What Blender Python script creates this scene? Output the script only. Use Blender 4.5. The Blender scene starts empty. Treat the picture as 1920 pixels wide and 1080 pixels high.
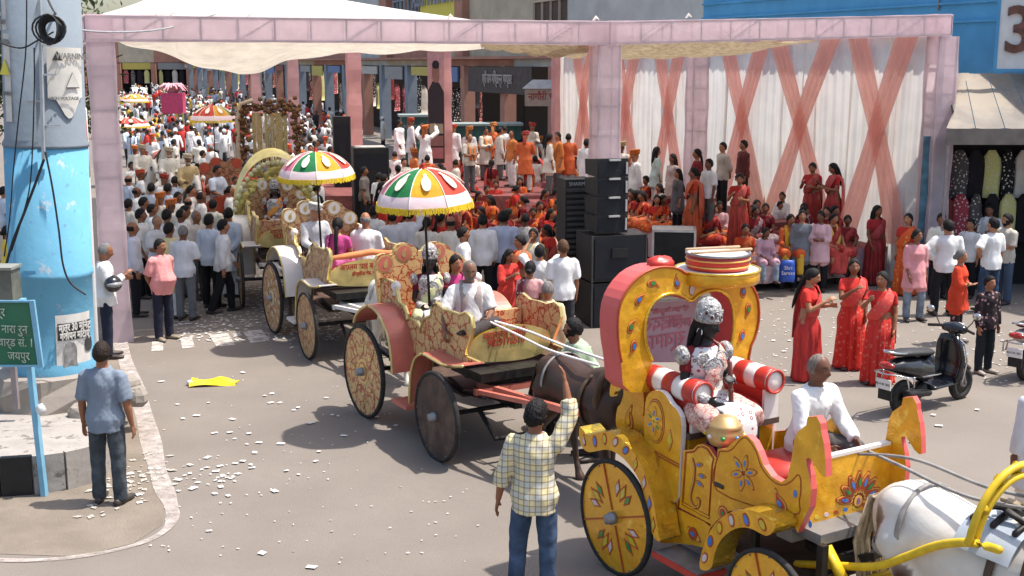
import bpy, bmesh, math, random
import numpy as np
from mathutils import Vector, Matrix
S = bpy.context.scene
COL = S.collection
rnd = random.Random(7)

# ------------------------------------------------------------------ camera, sky, sun, exposure
F, YH, HC = 2250.0, 118.0, 4.45           # focal length in pixels (1920 wide), horizon row, camera height
PT = math.atan((540 - YH) / F); cP, sP = math.cos(PT), math.sin(PT)
cam = bpy.data.cameras.new('camera'); cam.lens = F / 1920 * 36; cam.clip_end = 2000; cam.clip_start = 0.1
camo = bpy.data.objects.new('camera', cam); COL.objects.link(camo)
camo.location = (0, 0, HC); camo.rotation_euler = (math.pi / 2 - PT, 0, 0); S.camera = camo
SUN_EL, SUN_DIR = math.radians(67), (-1.0, -0.1)      # shadows fall along SUN_DIR
W = bpy.data.worlds.new('World'); S.world = W; W.use_nodes = True
wn = W.node_tree.nodes; sky = wn.new('ShaderNodeTexSky'); sky.sky_type = 'NISHITA'; sky.sun_disc = False
sky.sun_elevation = SUN_EL; sky.sun_rotation = math.atan2(-SUN_DIR[0], -SUN_DIR[1])
sky.air_density = 1.2; sky.dust_density = 3.0; sky.ozone_density = 1.0
W.node_tree.links.new(sky.outputs[0], wn['Background'].inputs[0]); wn['Background'].inputs[1].default_value = 0.15
sl = bpy.data.lights.new('sun', 'SUN'); sl.energy = 4.2; sl.angle = math.radians(0.9); sl.color = (1, 0.945, 0.87)
so = bpy.data.objects.new('sun', sl); COL.objects.link(so)
sd = Vector((SUN_DIR[0], SUN_DIR[1], -math.hypot(*SUN_DIR) * math.tan(SUN_EL))).normalized()
so.rotation_euler = sd.to_track_quat('-Z', 'Y').to_euler(); so.location = (30, 10, 40)
S.view_settings.view_transform = 'Standard'; S.view_settings.look = 'None'
S.view_settings.exposure = 0.72; S.view_settings.gamma = 1.0
S.render.engine = 'CYCLES'; S.cycles.max_bounces = 6; S.cycles.diffuse_bounces = 4; S.cycles.glossy_bounces = 3; S.cycles.transparent_max_bounces = 8
S.cycles.use_denoising = True

def ray(u, v):
    a = (u - 960) / F; b = (540 - v) / F
    return np.array((a, cP + b * sP, b * cP - sP))
def atz(u, v, z=0.0):
    d = ray(u, v); t = (z - HC) / d[2]; return np.array((d[0] * t, d[1] * t, z))
def aty(u, v, Y):
    d = ray(u, v); t = Y / d[1]; return np.array((d[0] * t, Y, HC + d[2] * t))
def K(x0, y0, s, pts):                     # coordinates read in an enlarged detail -> picture coordinates
    return [(x0 + x / s, y0 + y / s) for x, y in pts]

# ------------------------------------------------------------------ materials
def srgb(r, g, b):
    f = lambda c: (c / 255 / 12.92) if c <= 10 else ((c / 255 + 0.055) / 1.055) ** 2.4
    return (f(r), f(g), f(b))
MATS = {}
def mat(name, col=None, rough=0.7, metal=0.0, var=0.12, vs=6.0, bump=0.0, bs=30.0, objcol=False, spec=0.4, trans=0.0, stretch=None, col2=None):
    if name in MATS: return MATS[name]
    m = bpy.data.materials.new(name); m.use_nodes = True; MATS[name] = m
    nt = m.node_tree; N = nt.nodes; L = nt.links; b = N['Principled BSDF']
    b.inputs['Roughness'].default_value = rough; b.inputs['Metallic'].default_value = metal
    b.inputs['Specular IOR Level'].default_value = spec
    tc = N.new('ShaderNodeTexCoord'); vec = tc.outputs['Object']
    if stretch:
        mp = N.new('ShaderNodeMapping'); mp.inputs['Scale'].default_value = stretch; L.new(vec, mp.inputs[0]); vec = mp.outputs[0]
    if objcol:
        oi = N.new('ShaderNodeObjectInfo'); base = oi.outputs['Color']
    else:
        rgb = N.new('ShaderNodeRGB'); rgb.outputs[0].default_value = (*col, 1); base = rgb.outputs[0]
    nz = N.new('ShaderNodeTexNoise'); nz.inputs['Scale'].default_value = vs; nz.inputs['Detail'].default_value = 5; L.new(vec, nz.inputs['Vector'])
    mx = N.new('ShaderNodeMix'); mx.data_type = 'RGBA'; mx.blend_type = 'MULTIPLY' if not col2 else 'MIX'
    if col2:
        rp = N.new('ShaderNodeMapRange'); rp.inputs[1].default_value = 0.42; rp.inputs[2].default_value = 0.62; L.new(nz.outputs[0], rp.inputs[0])
        L.new(rp.outputs[0], mx.inputs[0]); mx.inputs[7].default_value = (*col2, 1)
    else:
        mr = N.new('ShaderNodeMapRange'); mr.inputs[1].default_value = 0.3; mr.inputs[2].default_value = 0.7
        mr.inputs[3].default_value = 1 - 2 * var; mr.inputs[4].default_value = 1.0; L.new(nz.outputs[0], mr.inputs[0])
        mx.inputs[0].default_value = 1; L.new(mr.outputs[0], mx.inputs[7])
    L.new(base, mx.inputs[6]); L.new(mx.outputs[2], b.inputs['Base Color'])
    if bump:
        n2 = N.new('ShaderNodeTexNoise'); n2.inputs['Scale'].default_value = bs; n2.inputs['Detail'].default_value = 4; L.new(vec, n2.inputs['Vector'])
        bp = N.new('ShaderNodeBump'); bp.inputs['Strength'].default_value = bump; bp.inputs['Distance'].default_value = 0.02
        L.new(n2.outputs[0], bp.inputs['Height']); L.new(bp.outputs[0], b.inputs['Normal'])
    if trans:
        tr = N.new('ShaderNodeBsdfTranslucent'); ms = N.new('ShaderNodeMixShader'); ms.inputs[0].default_value = trans
        L.new(mx.outputs[2], tr.inputs[0]); L.new(b.outputs[0], ms.inputs[1]); L.new(tr.outputs[0], ms.inputs[2])
        L.new(ms.outputs[0], N['Material Output'].inputs[0])
    return m

def pattern_mat(name, kind, c1, c2, scale, rough=0.8, c3=None, objcol=False):
    """woven and printed patterns: check, floral, stripe, brocade (colour only)"""
    if name in MATS: return MATS[name]
    m = bpy.data.materials.new(name); m.use_nodes = True; MATS[name] = m
    nt = m.node_tree; N = nt.nodes; L = nt.links; b = N['Principled BSDF']; b.inputs['Roughness'].default_value = rough
    b.inputs['Specular IOR Level'].default_value = 0.25
    tc = N.new('ShaderNodeTexCoord'); vec = tc.outputs['Object']
    def mixc(fac, a, bb):
        x = N.new('ShaderNodeMix'); x.data_type = 'RGBA'
        if hasattr(fac, 'links'): L.new(fac, x.inputs[0])
        else: x.inputs[0].default_value = fac
        for i, c in ((6, a), (7, bb)):
            if hasattr(c, 'links'): L.new(c, x.inputs[i])
            else: x.inputs[i].default_value = (*c, 1)
        return x.outputs[2]
    def rng(s, a, bb):
        r = N.new('ShaderNodeMapRange'); r.inputs[1].default_value = a; r.inputs[2].default_value = bb; L.new(s, r.inputs[0]); return r.outputs[0]
    if objcol:
        oi = N.new('ShaderNodeObjectInfo'); c1 = oi.outputs['Color']
    if kind == 'check':
        out = c1
        for ax, c, sc, lo, hi in (('X', c2, scale, .62, .72), ('Z', c2, scale, .62, .72), ('X', c3 or c2, scale * 2.1, .86, .9), ('Z', c3 or c2, scale * 2.1, .86, .9)):
            w = N.new('ShaderNodeTexWave'); w.bands_direction = ax; w.inputs['Scale'].default_value = sc; w.inputs['Distortion'].default_value = 0.35
            w.inputs['Detail Scale'].default_value = 0.6
            L.new(vec, w.inputs[0]); r = rng(w.outputs[1], lo, hi)
            mm = N.new('ShaderNodeMath'); mm.operation = 'MULTIPLY'; mm.inputs[1].default_value = .6; L.new(r, mm.inputs[0]); out = mixc(mm.outputs[0], out, c)
    elif kind == 'floral':
        v = N.new('ShaderNodeTexVoronoi'); v.inputs['Scale'].default_value = scale; L.new(vec, v.inputs[0])
        r = rng(v.outputs[0], .32, .26); out = mixc(r, c1, c2)
        if c3: out = mixc(rng(v.outputs[0], .14, .1), out, c3)
    elif kind == 'stripe':
        w = N.new('ShaderNodeTexWave'); w.bands_direction = 'X'; w.inputs['Scale'].default_value = scale; L.new(vec, w.inputs[0]); out = mixc(rng(w.outputs[1], .55, .65), c1, c2)
    else:                                    # brocade / filigree
        n = N.new('ShaderNodeTexNoise'); n.inputs['Scale'].default_value = scale; n.inputs['Detail'].default_value = 2; n.inputs['Distortion'].default_value = 1.6; L.new(vec, n.inputs[0])
        v = N.new('ShaderNodeTexVoronoi'); v.feature = 'DISTANCE_TO_EDGE'; v.inputs['Scale'].default_value = scale * .9
        ad = N.new('ShaderNodeMix'); ad.data_type = 'RGBA'; ad.inputs[0].default_value = .12; L.new(vec, ad.inputs[6]); L.new(n.outputs[1], ad.inputs[7])
        L.new(ad.outputs[2], v.inputs[0])
        out = mixc(rng(v.outputs[0], .045, .08), c2, c1); v2 = N.new('ShaderNodeTexVoronoi'); v2.inputs['Scale'].default_value = scale * .9; L.new(ad.outputs[2], v2.inputs[0]); w2 = N.new('ShaderNodeMath'); w2.operation = 'SINE'; mu = N.new('ShaderNodeMath'); mu.operation = 'MULTIPLY'; mu.inputs[1].default_value = 26; L.new(v2.outputs[0], mu.inputs[0]); L.new(mu.outputs[0], w2.inputs[0]); m5 = N.new('ShaderNodeMath'); m5.operation = 'MULTIPLY'; m5.inputs[1].default_value = .55; L.new(rng(w2.outputs[0], .8, .95), m5.inputs[0]); out = mixc(m5.outputs[0], out, c2)
        if c3: out = mixc(rng(n.outputs[0], .6, .66), out, c3)
    n2 = N.new('ShaderNodeTexNoise'); n2.inputs['Scale'].default_value = 9; L.new(vec, n2.inputs[0])
    bp = N.new('ShaderNodeBump'); bp.inputs['Strength'].default_value = .25; bp.inputs['Distance'].default_value = .02; L.new(n2.outputs[0], bp.inputs['Height']); L.new(bp.outputs[0], b.inputs['Normal'])
    L.new(out, b.inputs['Base Color'])
    return m

def skin_mat():
    m = bpy.data.materials.new('skin'); m.use_nodes = True
    nt = m.node_tree; N = nt.nodes; L = nt.links; b = N['Principled BSDF']; b.inputs['Roughness'].default_value = .5; b.inputs['Specular IOR Level'].default_value = .35
    oi = N.new('ShaderNodeObjectInfo'); at = N.new('ShaderNodeAttribute'); at.attribute_name = 'mk'
    sp = N.new('ShaderNodeSeparateColor'); L.new(at.outputs['Color'], sp.inputs[0])
    tc = N.new('ShaderNodeTexCoord'); nz = N.new('ShaderNodeTexNoise'); nz.inputs['Scale'].default_value = 14; L.new(tc.outputs['Object'], nz.inputs[0])
    mr = N.new('ShaderNodeMapRange'); mr.inputs[1].default_value = .3; mr.inputs[2].default_value = .7; mr.inputs[3].default_value = .8; mr.inputs[4].default_value = 1.1; L.new(nz.outputs[0], mr.inputs[0])
    m0 = N.new('ShaderNodeMix'); m0.data_type = 'RGBA'; m0.blend_type = 'MULTIPLY'; m0.inputs[0].default_value = 1; L.new(oi.outputs['Color'], m0.inputs[6]); L.new(mr.outputs[0], m0.inputs[7])
    m1 = N.new('ShaderNodeMix'); m1.data_type = 'RGBA'; L.new(sp.outputs[0], m1.inputs[0]); L.new(m0.outputs[2], m1.inputs[6]); m1.inputs[7].default_value = (.012, .008, .006, 1)
    m2 = N.new('ShaderNodeMix'); m2.data_type = 'RGBA'; L.new(sp.outputs[1], m2.inputs[0]); L.new(m1.outputs[2], m2.inputs[6]); m2.inputs[7].default_value = (.2, .05, .045, 1)
    m3 = N.new('ShaderNodeMix'); m3.data_type = 'RGBA'; L.new(sp.outputs[2], m3.inputs[0]); L.new(m2.outputs[2], m3.inputs[6]); m3.inputs[7].default_value = (.6, .56, .5, 1)
    L.new(m3.outputs[2], b.inputs['Base Color'])
    MATS['skin'] = m; return m

# ------------------------------------------------------------------ mesh helpers
class MB:
    def __init__(s): s.v = []; s.f = []; s.m = []; s.n = 0
    def add(s, vs, fs, mi=0):
        s.v.append(np.asarray(vs, float).reshape(-1, 3)); s.f += [tuple(i + s.n for i in f) for f in fs]; s.m += [mi] * len(fs); s.n += len(s.v[-1])
    def arr(s): return np.concatenate(s.v) if s.v else np.zeros((0, 3))
    def mesh(s, name, mats=(), smooth=True):
        me = bpy.data.meshes.new(name); me.from_pydata(s.arr().tolist(), [], s.f)
        for m in mats: me.materials.append(m)
        if any(s.m): me.polygons.foreach_set('material_index', s.m)
        if smooth: me.polygons.foreach_set('use_smooth', [True] * len(me.polygons))
        me.update(); return me
def V(*a): return np.array(a, float)
def nrm(a): a = np.asarray(a, float); return a / (np.linalg.norm(a) + 1e-9)
def tube(mb, pts, rad, seg=10, ax=(1, 0, 0), mi=0, cap=True, flat=False):
    """a tapering tube; radii are r or (along ax, across)"""
    pts = [np.asarray(p, float) for p in pts]; n = len(pts)
    rad = [(r, r) if np.isscalar(r) else r for r in (rad if hasattr(rad, '__len__') else [rad] * n)]
    T = []
    for i in range(n):
        a = pts[max(i - 1, 0)]; b = pts[min(i + 1, n - 1)]
        T.append(nrm(b - a))
    rings = []; A0 = nrm(ax)
    def ring(p, t, r, A):
        a = A - t * A.dot(t)
        if np.linalg.norm(a) < .15: a = np.cross(t, V(0, 1, 0) if abs(t[1]) < .9 else V(0, 0, 1))
        a = nrm(a); b = np.cross(t, a)
        th = np.arange(seg) * 2 * math.pi / seg
        return p + np.outer(np.cos(th) * r[0], a) + np.outer(np.sin(th) * r[1], b)
    vs = []
    if cap and not flat:
        r = rad[0]; m = min(r); vs.append(ring(pts[0] - T[0] * m * .6, T[0], (r[0] * .7, r[1] * .7), A0))
    for i in range(n): vs.append(ring(pts[i], T[i], rad[i], A0))
    if cap and not flat:
        r = rad[-1]; m = min(r); vs.append(ring(pts[-1] + T[-1] * m * .6, T[-1], (r[0] * .7, r[1] * .7), A0))
    k = len(vs); fs = []
    for i in range(k - 1):
        for j in range(seg):
            fs.append((i * seg + j, i * seg + (j + 1) % seg, (i + 1) * seg + (j + 1) % seg, (i + 1) * seg + j))
    vv = np.concatenate(vs)
    if cap:
        fs.append(tuple(range(seg))[::-1]); fs.append(tuple((k - 1) * seg + j for j in range(seg)))
    mb.add(vv, fs, mi)
def box(mb, c, s, mi=0, R=None, taper=1.0):
    c = np.asarray(c, float); h = np.asarray(s, float) / 2
    vs = np.array([(x * (taper if z > 0 else 1), y * (taper if z > 0 else 1), z) for x in (-1, 1) for y in (-1, 1) for z in (-1, 1)]) * h
    if R is not None: vs = vs @ np.asarray(R).T
    mb.add(vs + c, [(0, 1, 3, 2), (4, 6, 7, 5), (0, 4, 5, 1), (2, 3, 7, 6), (0, 2, 6, 4), (1, 5, 7, 3)], mi)
def bar(mb, a, b, w, h=None, mi=0):
    """square bar between two points"""
    a = np.asarray(a, float); b = np.asarray(b, float); t = nrm(b - a); h = h or w
    s = np.cross(t, V(0, 0, 1))
    if np.linalg.norm(s) < .01: s = V(1, 0, 0)
    s = nrm(s); q = np.cross(s, t)
    vs = [p + s * i * w / 2 + q * j * h / 2 for p in (a, b) for i in (-1, 1) for j in (-1, 1)]
    mb.add(vs, [(0, 1, 3, 2), (4, 6, 7, 5), (0, 4, 5, 1), (2, 3, 7, 6), (0, 2, 6, 4), (1, 5, 7, 3)], mi)
def lathe(mb, prof, c=(0, 0, 0), seg=24, mi=0, fn=None, ring=False):
    """profile (r, z) turned about z"""
    c = np.asarray(c, float); vs = []; k = len(prof)
    for r, z in prof:
        for j in range(seg):
            t = 2 * math.pi * j / seg; rr, zz = (r, z) if fn is None else fn(r, z, t)
            vs.append((rr * math.cos(t), rr * math.sin(t), zz))
    fs = [(i * seg + j, i * seg + (j + 1) % seg, (i + 1) * seg + (j + 1) % seg, (i + 1) * seg + j) for i in range(k - 1) for j in range(seg)]
    if ring: fs += [((k - 1) * seg + j, (k - 1) * seg + (j + 1) % seg, (j + 1) % seg, j) for j in range(seg)]
    else: fs += [tuple(range(seg))[::-1], tuple((k - 1) * seg + j for j in range(seg))]
    mb.add(np.array(vs) + c, fs, mi)
def sphere(mb, c, r, nu=14, nv=9, mi=0, fn=None, R=None):
    r = np.asarray(r if hasattr(r, '__len__') else (r, r, r), float); vs = []
    for i in range(1, nv):
        ph = math.pi * i / nv
        for j in range(nu):
            t = 2 * math.pi * j / nu; vs.append((math.sin(ph) * math.cos(t), math.sin(ph) * math.sin(t), math.cos(ph)))
    vs += [(0, 0, 1), (0, 0, -1)]; d = np.array(vs); p = d * r
    if fn is not None: p = fn(d, p)
    if R is not None: p = p @ np.asarray(R).T
    k = nv - 1; top, bot = k * nu, k * nu + 1
    fs = [(i * nu + j, (i + 1) * nu + j, (i + 1) * nu + (j + 1) % nu, i * nu + (j + 1) % nu) for i in range(k - 1) for j in range(nu)]
    fs += [(top, j, (j + 1) % nu) for j in range(nu)] + [(bot, (k - 1) * nu + (j + 1) % nu, (k - 1) * nu + j) for j in range(nu)]
    mb.add(p + np.asarray(c, float), fs, mi)
def prism(mb, pts, f0, f1, mi=0, me=None):
    """outline pts (a,b) -> f0(a,b) front face, f1(a,b) back face; edge faces get material me"""
    n = len(pts); A = [f0(*p) for p in pts]; B = [f1(*p) for p in pts]
    mb.add(A + B, [tuple(range(n)), tuple(range(2 * n - 1, n - 1, -1))], mi); k = mb.n - 2 * n
    fs = [(i, n + i, n + (i + 1) % n, (i + 1) % n) for i in range(n)]
    mb.f += [tuple(x + k for x in f) for f in fs]; mb.m += [mi if me is None else me] * n
def smooth_poly(pts, it=1, closed=True):
    """Chaikin corner cutting"""
    for _ in range(it):
        o = []; n = len(pts)
        for i in range(n if closed else n - 1):
            a = pts[i]; b = pts[(i + 1) % n]
            o += [(a[0] * .75 + b[0] * .25, a[1] * .75 + b[1] * .25), (a[0] * .25 + b[0] * .75, a[1] * .25 + b[1] * .75)]
        if not closed: o = [pts[0]] + o + [pts[-1]]
        pts = o
    return pts
def obj(name, me, parent=None, color=None, **props):
    o = bpy.data.objects.new(name, me); COL.objects.link(o)
    if parent is not None: o.parent = parent
    if color is not None: o.color = (*color[:3], 1)
    for k, v in props.items(): o[k] = v
    return o
def thing(name, label, cat, loc=(0, 0, 0), rz=0.0, group=None, me=None):
    o = bpy.data.objects.new(name, me); COL.objects.link(o); o.location = loc; o.rotation_euler = (0, 0, rz)
    o['label'] = label; o['category'] = cat
    if group: o['group'] = group
    return o
def struct(name, me): return obj(name, me, kind='structure')
def part(name, mb, m, parent, smooth=True):
    return obj(name, mb.mesh(name, m if isinstance(m, (list, tuple)) else [m], smooth), parent)
def copy_tree(o, parent=None):
    c = o.copy(); COL.objects.link(c); c.parent = parent
    for ch in list(o.children): copy_tree(ch, c)
    return c
_ts = bpy.data.scenes.new('workbench'); _tmp = bpy.data.objects.new('tmp_remesh', bpy.data.meshes.new('tmp')); _ts.collection.objects.link(_tmp)
_rm = _tmp.modifiers.new('r', 'REMESH'); _rm.mode = 'VOXEL'
_sm = _tmp.modifiers.new('s', 'SMOOTH')
def fuse(mb, voxel, it=4, fac=.5):
    """overlapping closed pieces -> (verts, faces) of one continuous smooth surface"""
    me = mb.mesh('t', (), False); old = _tmp.data; _tmp.data = me
    bpy.data.meshes.remove(old)
    _rm.voxel_size = voxel; _sm.factor = fac; _sm.iterations = it
    _ts.view_layers[0].update(); dg = _ts.view_layers[0].depsgraph
    ev = _tmp.evaluated_get(dg); m2 = ev.to_mesh()
    n = len(m2.vertices); co = np.empty(n * 3); m2.vertices.foreach_get('co', co)
    k = len(m2.polygons); nl = len(m2.loops); li = np.empty(nl, int); m2.loops.foreach_get('vertex_index', li)
    ls = np.empty(k, int); m2.polygons.foreach_get('loop_start', ls); lt = np.empty(k, int); m2.polygons.foreach_get('loop_total', lt)
    ev.to_mesh_clear()
    fs = [tuple(li[a:a + b].tolist()) for a, b in zip(ls, lt)]
    return co.reshape(-1, 3), fs
def noise3(p, f, seed=0):
    r = np.random.RandomState(seed); out = np.zeros(len(p))
    for i in range(6):
        k = r.normal(size=3) * f; out += np.sin(p @ k + r.rand() * 6.28)
    return out / 6
def normals(vs, fs):
    n = np.zeros_like(vs); q = np.array([f[:3] for f in fs]) if fs else np.zeros((0, 3), int)
    a = np.cross(vs[q[:, 1]] - vs[q[:, 0]], vs[q[:, 2]] - vs[q[:, 0]])
    for i in range(3): np.add.at(n, q[:, i], a)
    return n / (np.linalg.norm(n, axis=1, keepdims=True) + 1e-9)
def mesh_of(name, vs, fs, mats=(), mk=None):
    mb = MB(); mb.add(vs, fs); me = mb.mesh(name, mats)
    if mk is not None:
        a = me.attributes.new('mk', 'FLOAT_COLOR', 'POINT'); d = np.ones((len(vs), 4)); d[:, :3] = mk; a.data.foreach_set('color', d.ravel())
    return me
def folded(vs, fs, amp, f, seed, stretch=(1, 1, 1)):
    return vs + normals(vs, fs) * (amp * noise3(vs * np.array(stretch), f, seed))[:, None]
# ------------------------------------------------------------------ people (built for 1.70 m, facing -Y, their left is +X)
M_SKIN = skin_mat()
M_CLOTH = mat('cloth', objcol=True, rough=.85, var=.12, vs=6, bump=.8, bs=11, spec=.2, stretch=(1, 1, .55))
M_SILK = mat('silk_cloth', objcol=True, rough=.6, var=.26, vs=9, bump=.6, bs=16, spec=.35, stretch=(1.8, 1.8, .4))
M_DENIM = mat('denim', objcol=True, rough=.9, var=.3, vs=7, bump=.4, bs=18, spec=.15)
M_HAIR = mat('hair', objcol=True, rough=.6, var=.25, vs=40, bump=.6, bs=90, spec=.22, stretch=(1, 1, .3))
M_SHOE = mat('shoe_leather', objcol=True, rough=.5, var=.2, vs=20, spec=.4)
M_TURBAN = mat('turban_cloth', objcol=True, rough=.75, var=.3, vs=30, bump=.5, bs=40)

def dirv(d, s): return nrm((d[0] * s, -d[1], d[2]))
POSES = {
 'stand': {}, 'stand2': dict(LA=((.14, -.1, -1), (.05, .25, -1)), RA=((.12, .1, -1), (-.1, .4, -.9)), LL=((.1, .1, -1), (.02, -.1, -1)), head=(.3, 0)),
 'back': dict(LA=((.2, -.3, -1), (-.55, -.35, -.75)), RA=((.2, -.3, -1), (-.55, -.35, -.75)), head=(.2, 0)),
 'cross': dict(LA=((.15, .2, -1), (-.85, .5, .12)), RA=((.15, .2, -1), (-.85, .55, 0)), head=(-.2, .05)),
 'phone': dict(RA=((.25, .3, -.9), (-.35, .75, .55)), LA=((.15, .25, -1), (-.4, .8, .2)), head=(0, .25)),
 'up': dict(RA=((.35, .3, .85), (-.1, .25, 1)), LA=((.15, .2, -1), (-.3, .7, -.2)), head=(.1, -.1)),
 'tie': dict(RA=((.5, .6, .45), (-.35, .6, .75)), LA=((.5, .6, .4), (-.35, .6, .75)), head=(0, -.1)),
 'hip': dict(LA=((.65, -.25, -.75), (-.6, .4, -.55)), RA=((.15, 0, -1), (.05, .2, -1)), LL=((.12, .05, -1), (0, -.05, -1)), head=(.3, 0)),
 'point': dict(RA=((.25, .45, -.8), (-.5, .75, .7)), LA=((.12, .1, -1), (-.1, .35, -.9)), head=(-.25, 0)),
 'walk': dict(LA=((.15, .35, -1), (0, .6, -.9)), RA=((.15, -.3, -1), (.02, .05, -1)), LL=((.04, .35, -1), (.02, .02, -1)), RL=((.04, -.25, -1), (.02, -.45, -1)), lean=.06),
 'sit': dict(LA=((.15, .25, -1), (-.2, .85, -.3)), RA=((.15, .3, -1), (-.3, .85, -.25)), LL=((.16, 1, -.02), (-.02, .08, -1)), RL=((.16, 1, -.02), (-.02, .1, -1)), pz=.52, lean=.05, head=(.2, .1)),
 'floor': dict(LA=((.2, .35, -1), (-.35, .85, -.15)), RA=((.2, .3, -1), (-.4, .85, -.1)), LL=((.75, .7, .12), (-.95, .25, -.28)), RL=((.75, .7, .12), (-.95, .35, -.3)), pz=.13, lean=.12, head=(.2, .05)),
 'ride': dict(LA=((.2, .3, -1), (-.3, .85, -.1)), RA=((.2, .3, -1), (-.3, .85, -.1)), LL=((.6, .6, -.5), (.12, -.2, -1)), RL=((.6, .6, -.5), (.12, -.2, -1)), pz=.6),
}
class J: pass
def joints(sp, fem=False):
    j = J(); lean = sp.get('lean', 0); sw = .155 if fem else .182
    j.up = nrm((sp.get('tilt', 0), -math.sin(lean), math.cos(lean)))
    tw = sp.get('twist', 0); j.rt = V(math.cos(tw), math.sin(tw), 0); j.fw = nrm(np.cross(j.rt, j.up)) * -1
    j.fw = nrm(np.cross(j.up, j.rt)); j.fw = j.fw if j.fw[1] < 0 else -j.fw
    P = V(0, 0, 0); leg = []
    for s, k in ((1, 'LL'), (-1, 'RL')):
        d1, d2 = sp.get(k, ((.05, .0, -1), (.0, -.02, -1))); h = P + V(.092 * s, 0, -.02)
        kn = h + dirv(d1, s) * .425; an = kn + dirv(d2, s) * .41
        toe = nrm((s * .2, -1, 0)) if abs(dirv(d2, s)[2]) > .5 else nrm(dirv(d2, s) + V(0, -.5, .2))
        leg.append([h, kn, an, toe])
    pz = sp.get('pz')
    if pz is None: pz = .085 - min(l[2][2] for l in leg)
    sh = V(0, 0, pz); P = P + sh
    for l in leg:
        for i in range(3): l[i] = l[i] + sh
    j.P = P; j.leg = leg; j.N = P + j.up * .515
    j.arm = []
    for s, k in ((1, 'LA'), (-1, 'RA')):
        a = sp.get(k, ((.13, .02, -1), (.02, .18, -1))); S0 = P + j.up * .437 + j.rt * sw * s
        R = lambda d: nrm(j.rt * d[0] * s + j.fw * d[1] + V(0, 0, 1) * d[2])
        e = S0 + R(a[0]) * .28; w = e + R(a[1]) * .25; hd = R(a[2]) if len(a) > 2 else R(a[1])
        j.arm.append([S0, e, w, hd, s])
    yaw, pit = sp.get('head', (0, 0)); yaw += tw
    x = V(math.cos(yaw), math.sin(yaw), 0); f = V(math.sin(yaw), -math.cos(yaw), 0)
    f = f * math.cos(pit) - V(0, 0, 1) * math.sin(pit); z = np.cross(x, -f); z = z if z[2] > 0 else -z
    j.HR = np.array([x, -f, z]).T; j.hc = j.N + j.up * .02 + z * .125 - (-f) * .012   # head frame: columns x, back, up
    j.fem = fem; j.sp = sp
    return j
TOR_M = [(-.10, .12, .10, 0), (0, .165, .115, 0), (.12, .155, .108, 0), (.22, .147, .105, 0), (.36, .165, .118, 0), (.43, .16, .1, 0), (.485, .105, .075, 0), (.53, .058, .06, 0), (.60, .054, .056, 0)]
TOR_F = [(-.10, .125, .11, 0), (0, .168, .125, 0), (.12, .147, .105, 0), (.21, .122, .092, 0), (.33, .142, .122, .015), (.42, .138, .088, 0), (.48, .088, .065, 0), (.53, .046, .05, 0), (.60, .045, .048, 0)]
def torso(j, mb, infl=0.0, t0=-.2, t1=1, belly=0.0, flare=0.0, seg=18):
    pr = TOR_F if j.fem else TOR_M; ts = np.array([p[0] for p in pr]); pts = []; rad = []
    a, b = max(t0, -.2), min(t1, .6)
    for t in sorted(set([a, b] + [x for x in ts if a < x < b])):
        rx = np.interp(t, ts, [p[1] for p in pr]); ry = np.interp(t, ts, [p[2] for p in pr]); oy = np.interp(t, ts, [p[3] for p in pr])
        be = belly * math.exp(-((t - .13) / .11) ** 2); fl = flare * max(0, .15 - t)
        ax = 1 if t > .3 or j.sp.get('pz') is None else 1
        pts.append(j.P + j.up * t + j.fw * (oy + be * .8)); rad.append((rx + infl + fl + be * .5, ry + infl + fl + be))
    tube(mb, pts, rad, seg, ax=j.rt, flat=infl > 0)
def head_shape(d, p):
    x, y, z = d.T; q = p.copy(); fr = y < 0; lo = np.clip(-z, 0, 1)
    q[:, 0] *= 1 - .26 * lo ** 1.3; q[:, 1] = np.where(fr, q[:, 1] * .95, q[:, 1] * (1 - .25 * lo) + .008)
    X, Z = q[:, 0], q[:, 2]; g = lambda cx, cz, sx, sz: np.exp(-(((np.abs(X) - cx) / sx) ** 2 + ((Z - cz) / sz) ** 2)) * fr
    dy = -.030 * g(0, -.024, .013, .016) - .014 * g(0, .004, .009, .026) + .012 * g(.031, .014, .015, .011) - .006 * g(.03, .037, .03, .009)
    dy += -.008 * g(0, -.058, .021, .010) + .004 * g(0, -.047, .02, .004) - .012 * g(0, -.098, .022, .018) - .006 * g(.045, -.018, .02, .02)
    q[:, 1] += dy; return q
HR0 = (.081, .103, .123)
def head(mb, j, nu=48, nv=36):
    sphere(mb, j.hc, HR0, nu, nv, fn=head_shape, R=j.HR)
    for s in (-1, 1):
        c = lambda a, b, d: j.hc + j.HR @ V(a * s, b, d)
        tube(mb, [c(.072, .012, .022), c(.079, .016, .005), c(.070, .010, -.022)], [(.008, .018), (.009, .019), (.006, .01)], 8, ax=j.HR @ V(1, 0, 0))
def hand(mb, w, d, s, j, grip=0.3, fine=True):
    row = -V(0, 1, 0) - d * (-V(0, 1, 0)).dot(d)
    if np.linalg.norm(row) < .6: row = V(0, 0, 1) - d * d[2]
    row = nrm(row); n = nrm(np.cross(d, row)); n = n if n.dot(-j.rt * s) > 0 else -n
    tube(mb, [w, w + d * .035, w + d * .095], [(.022, .017), (.036, .017), (.040, .014)], 10, ax=row)
    for i, (o, l) in enumerate(((.033, .068), (.011, .080), (-.011, .076), (-.031, .058))):
        b = w + d * .092 + row * o; d1 = nrm(d + n * grip * .8 + row * o * 2.2); m = b + d1 * l * .5; d2 = nrm(d + n * grip * 2.2 + row * o * 2)
        tube(mb, [b - d * .02, b, m, m + d2 * l * .5], [.0095, .0095, .0088, .0072], 7)
    b = w + d * .02 + row * .026; d1 = nrm(d * .8 + row * .8 + n * .3); m = b + d1 * .045
    tube(mb, [b, m, m + nrm(d + n * .5 + row * .15) * .036], [.013, .0105, .0085], 7)
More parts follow.
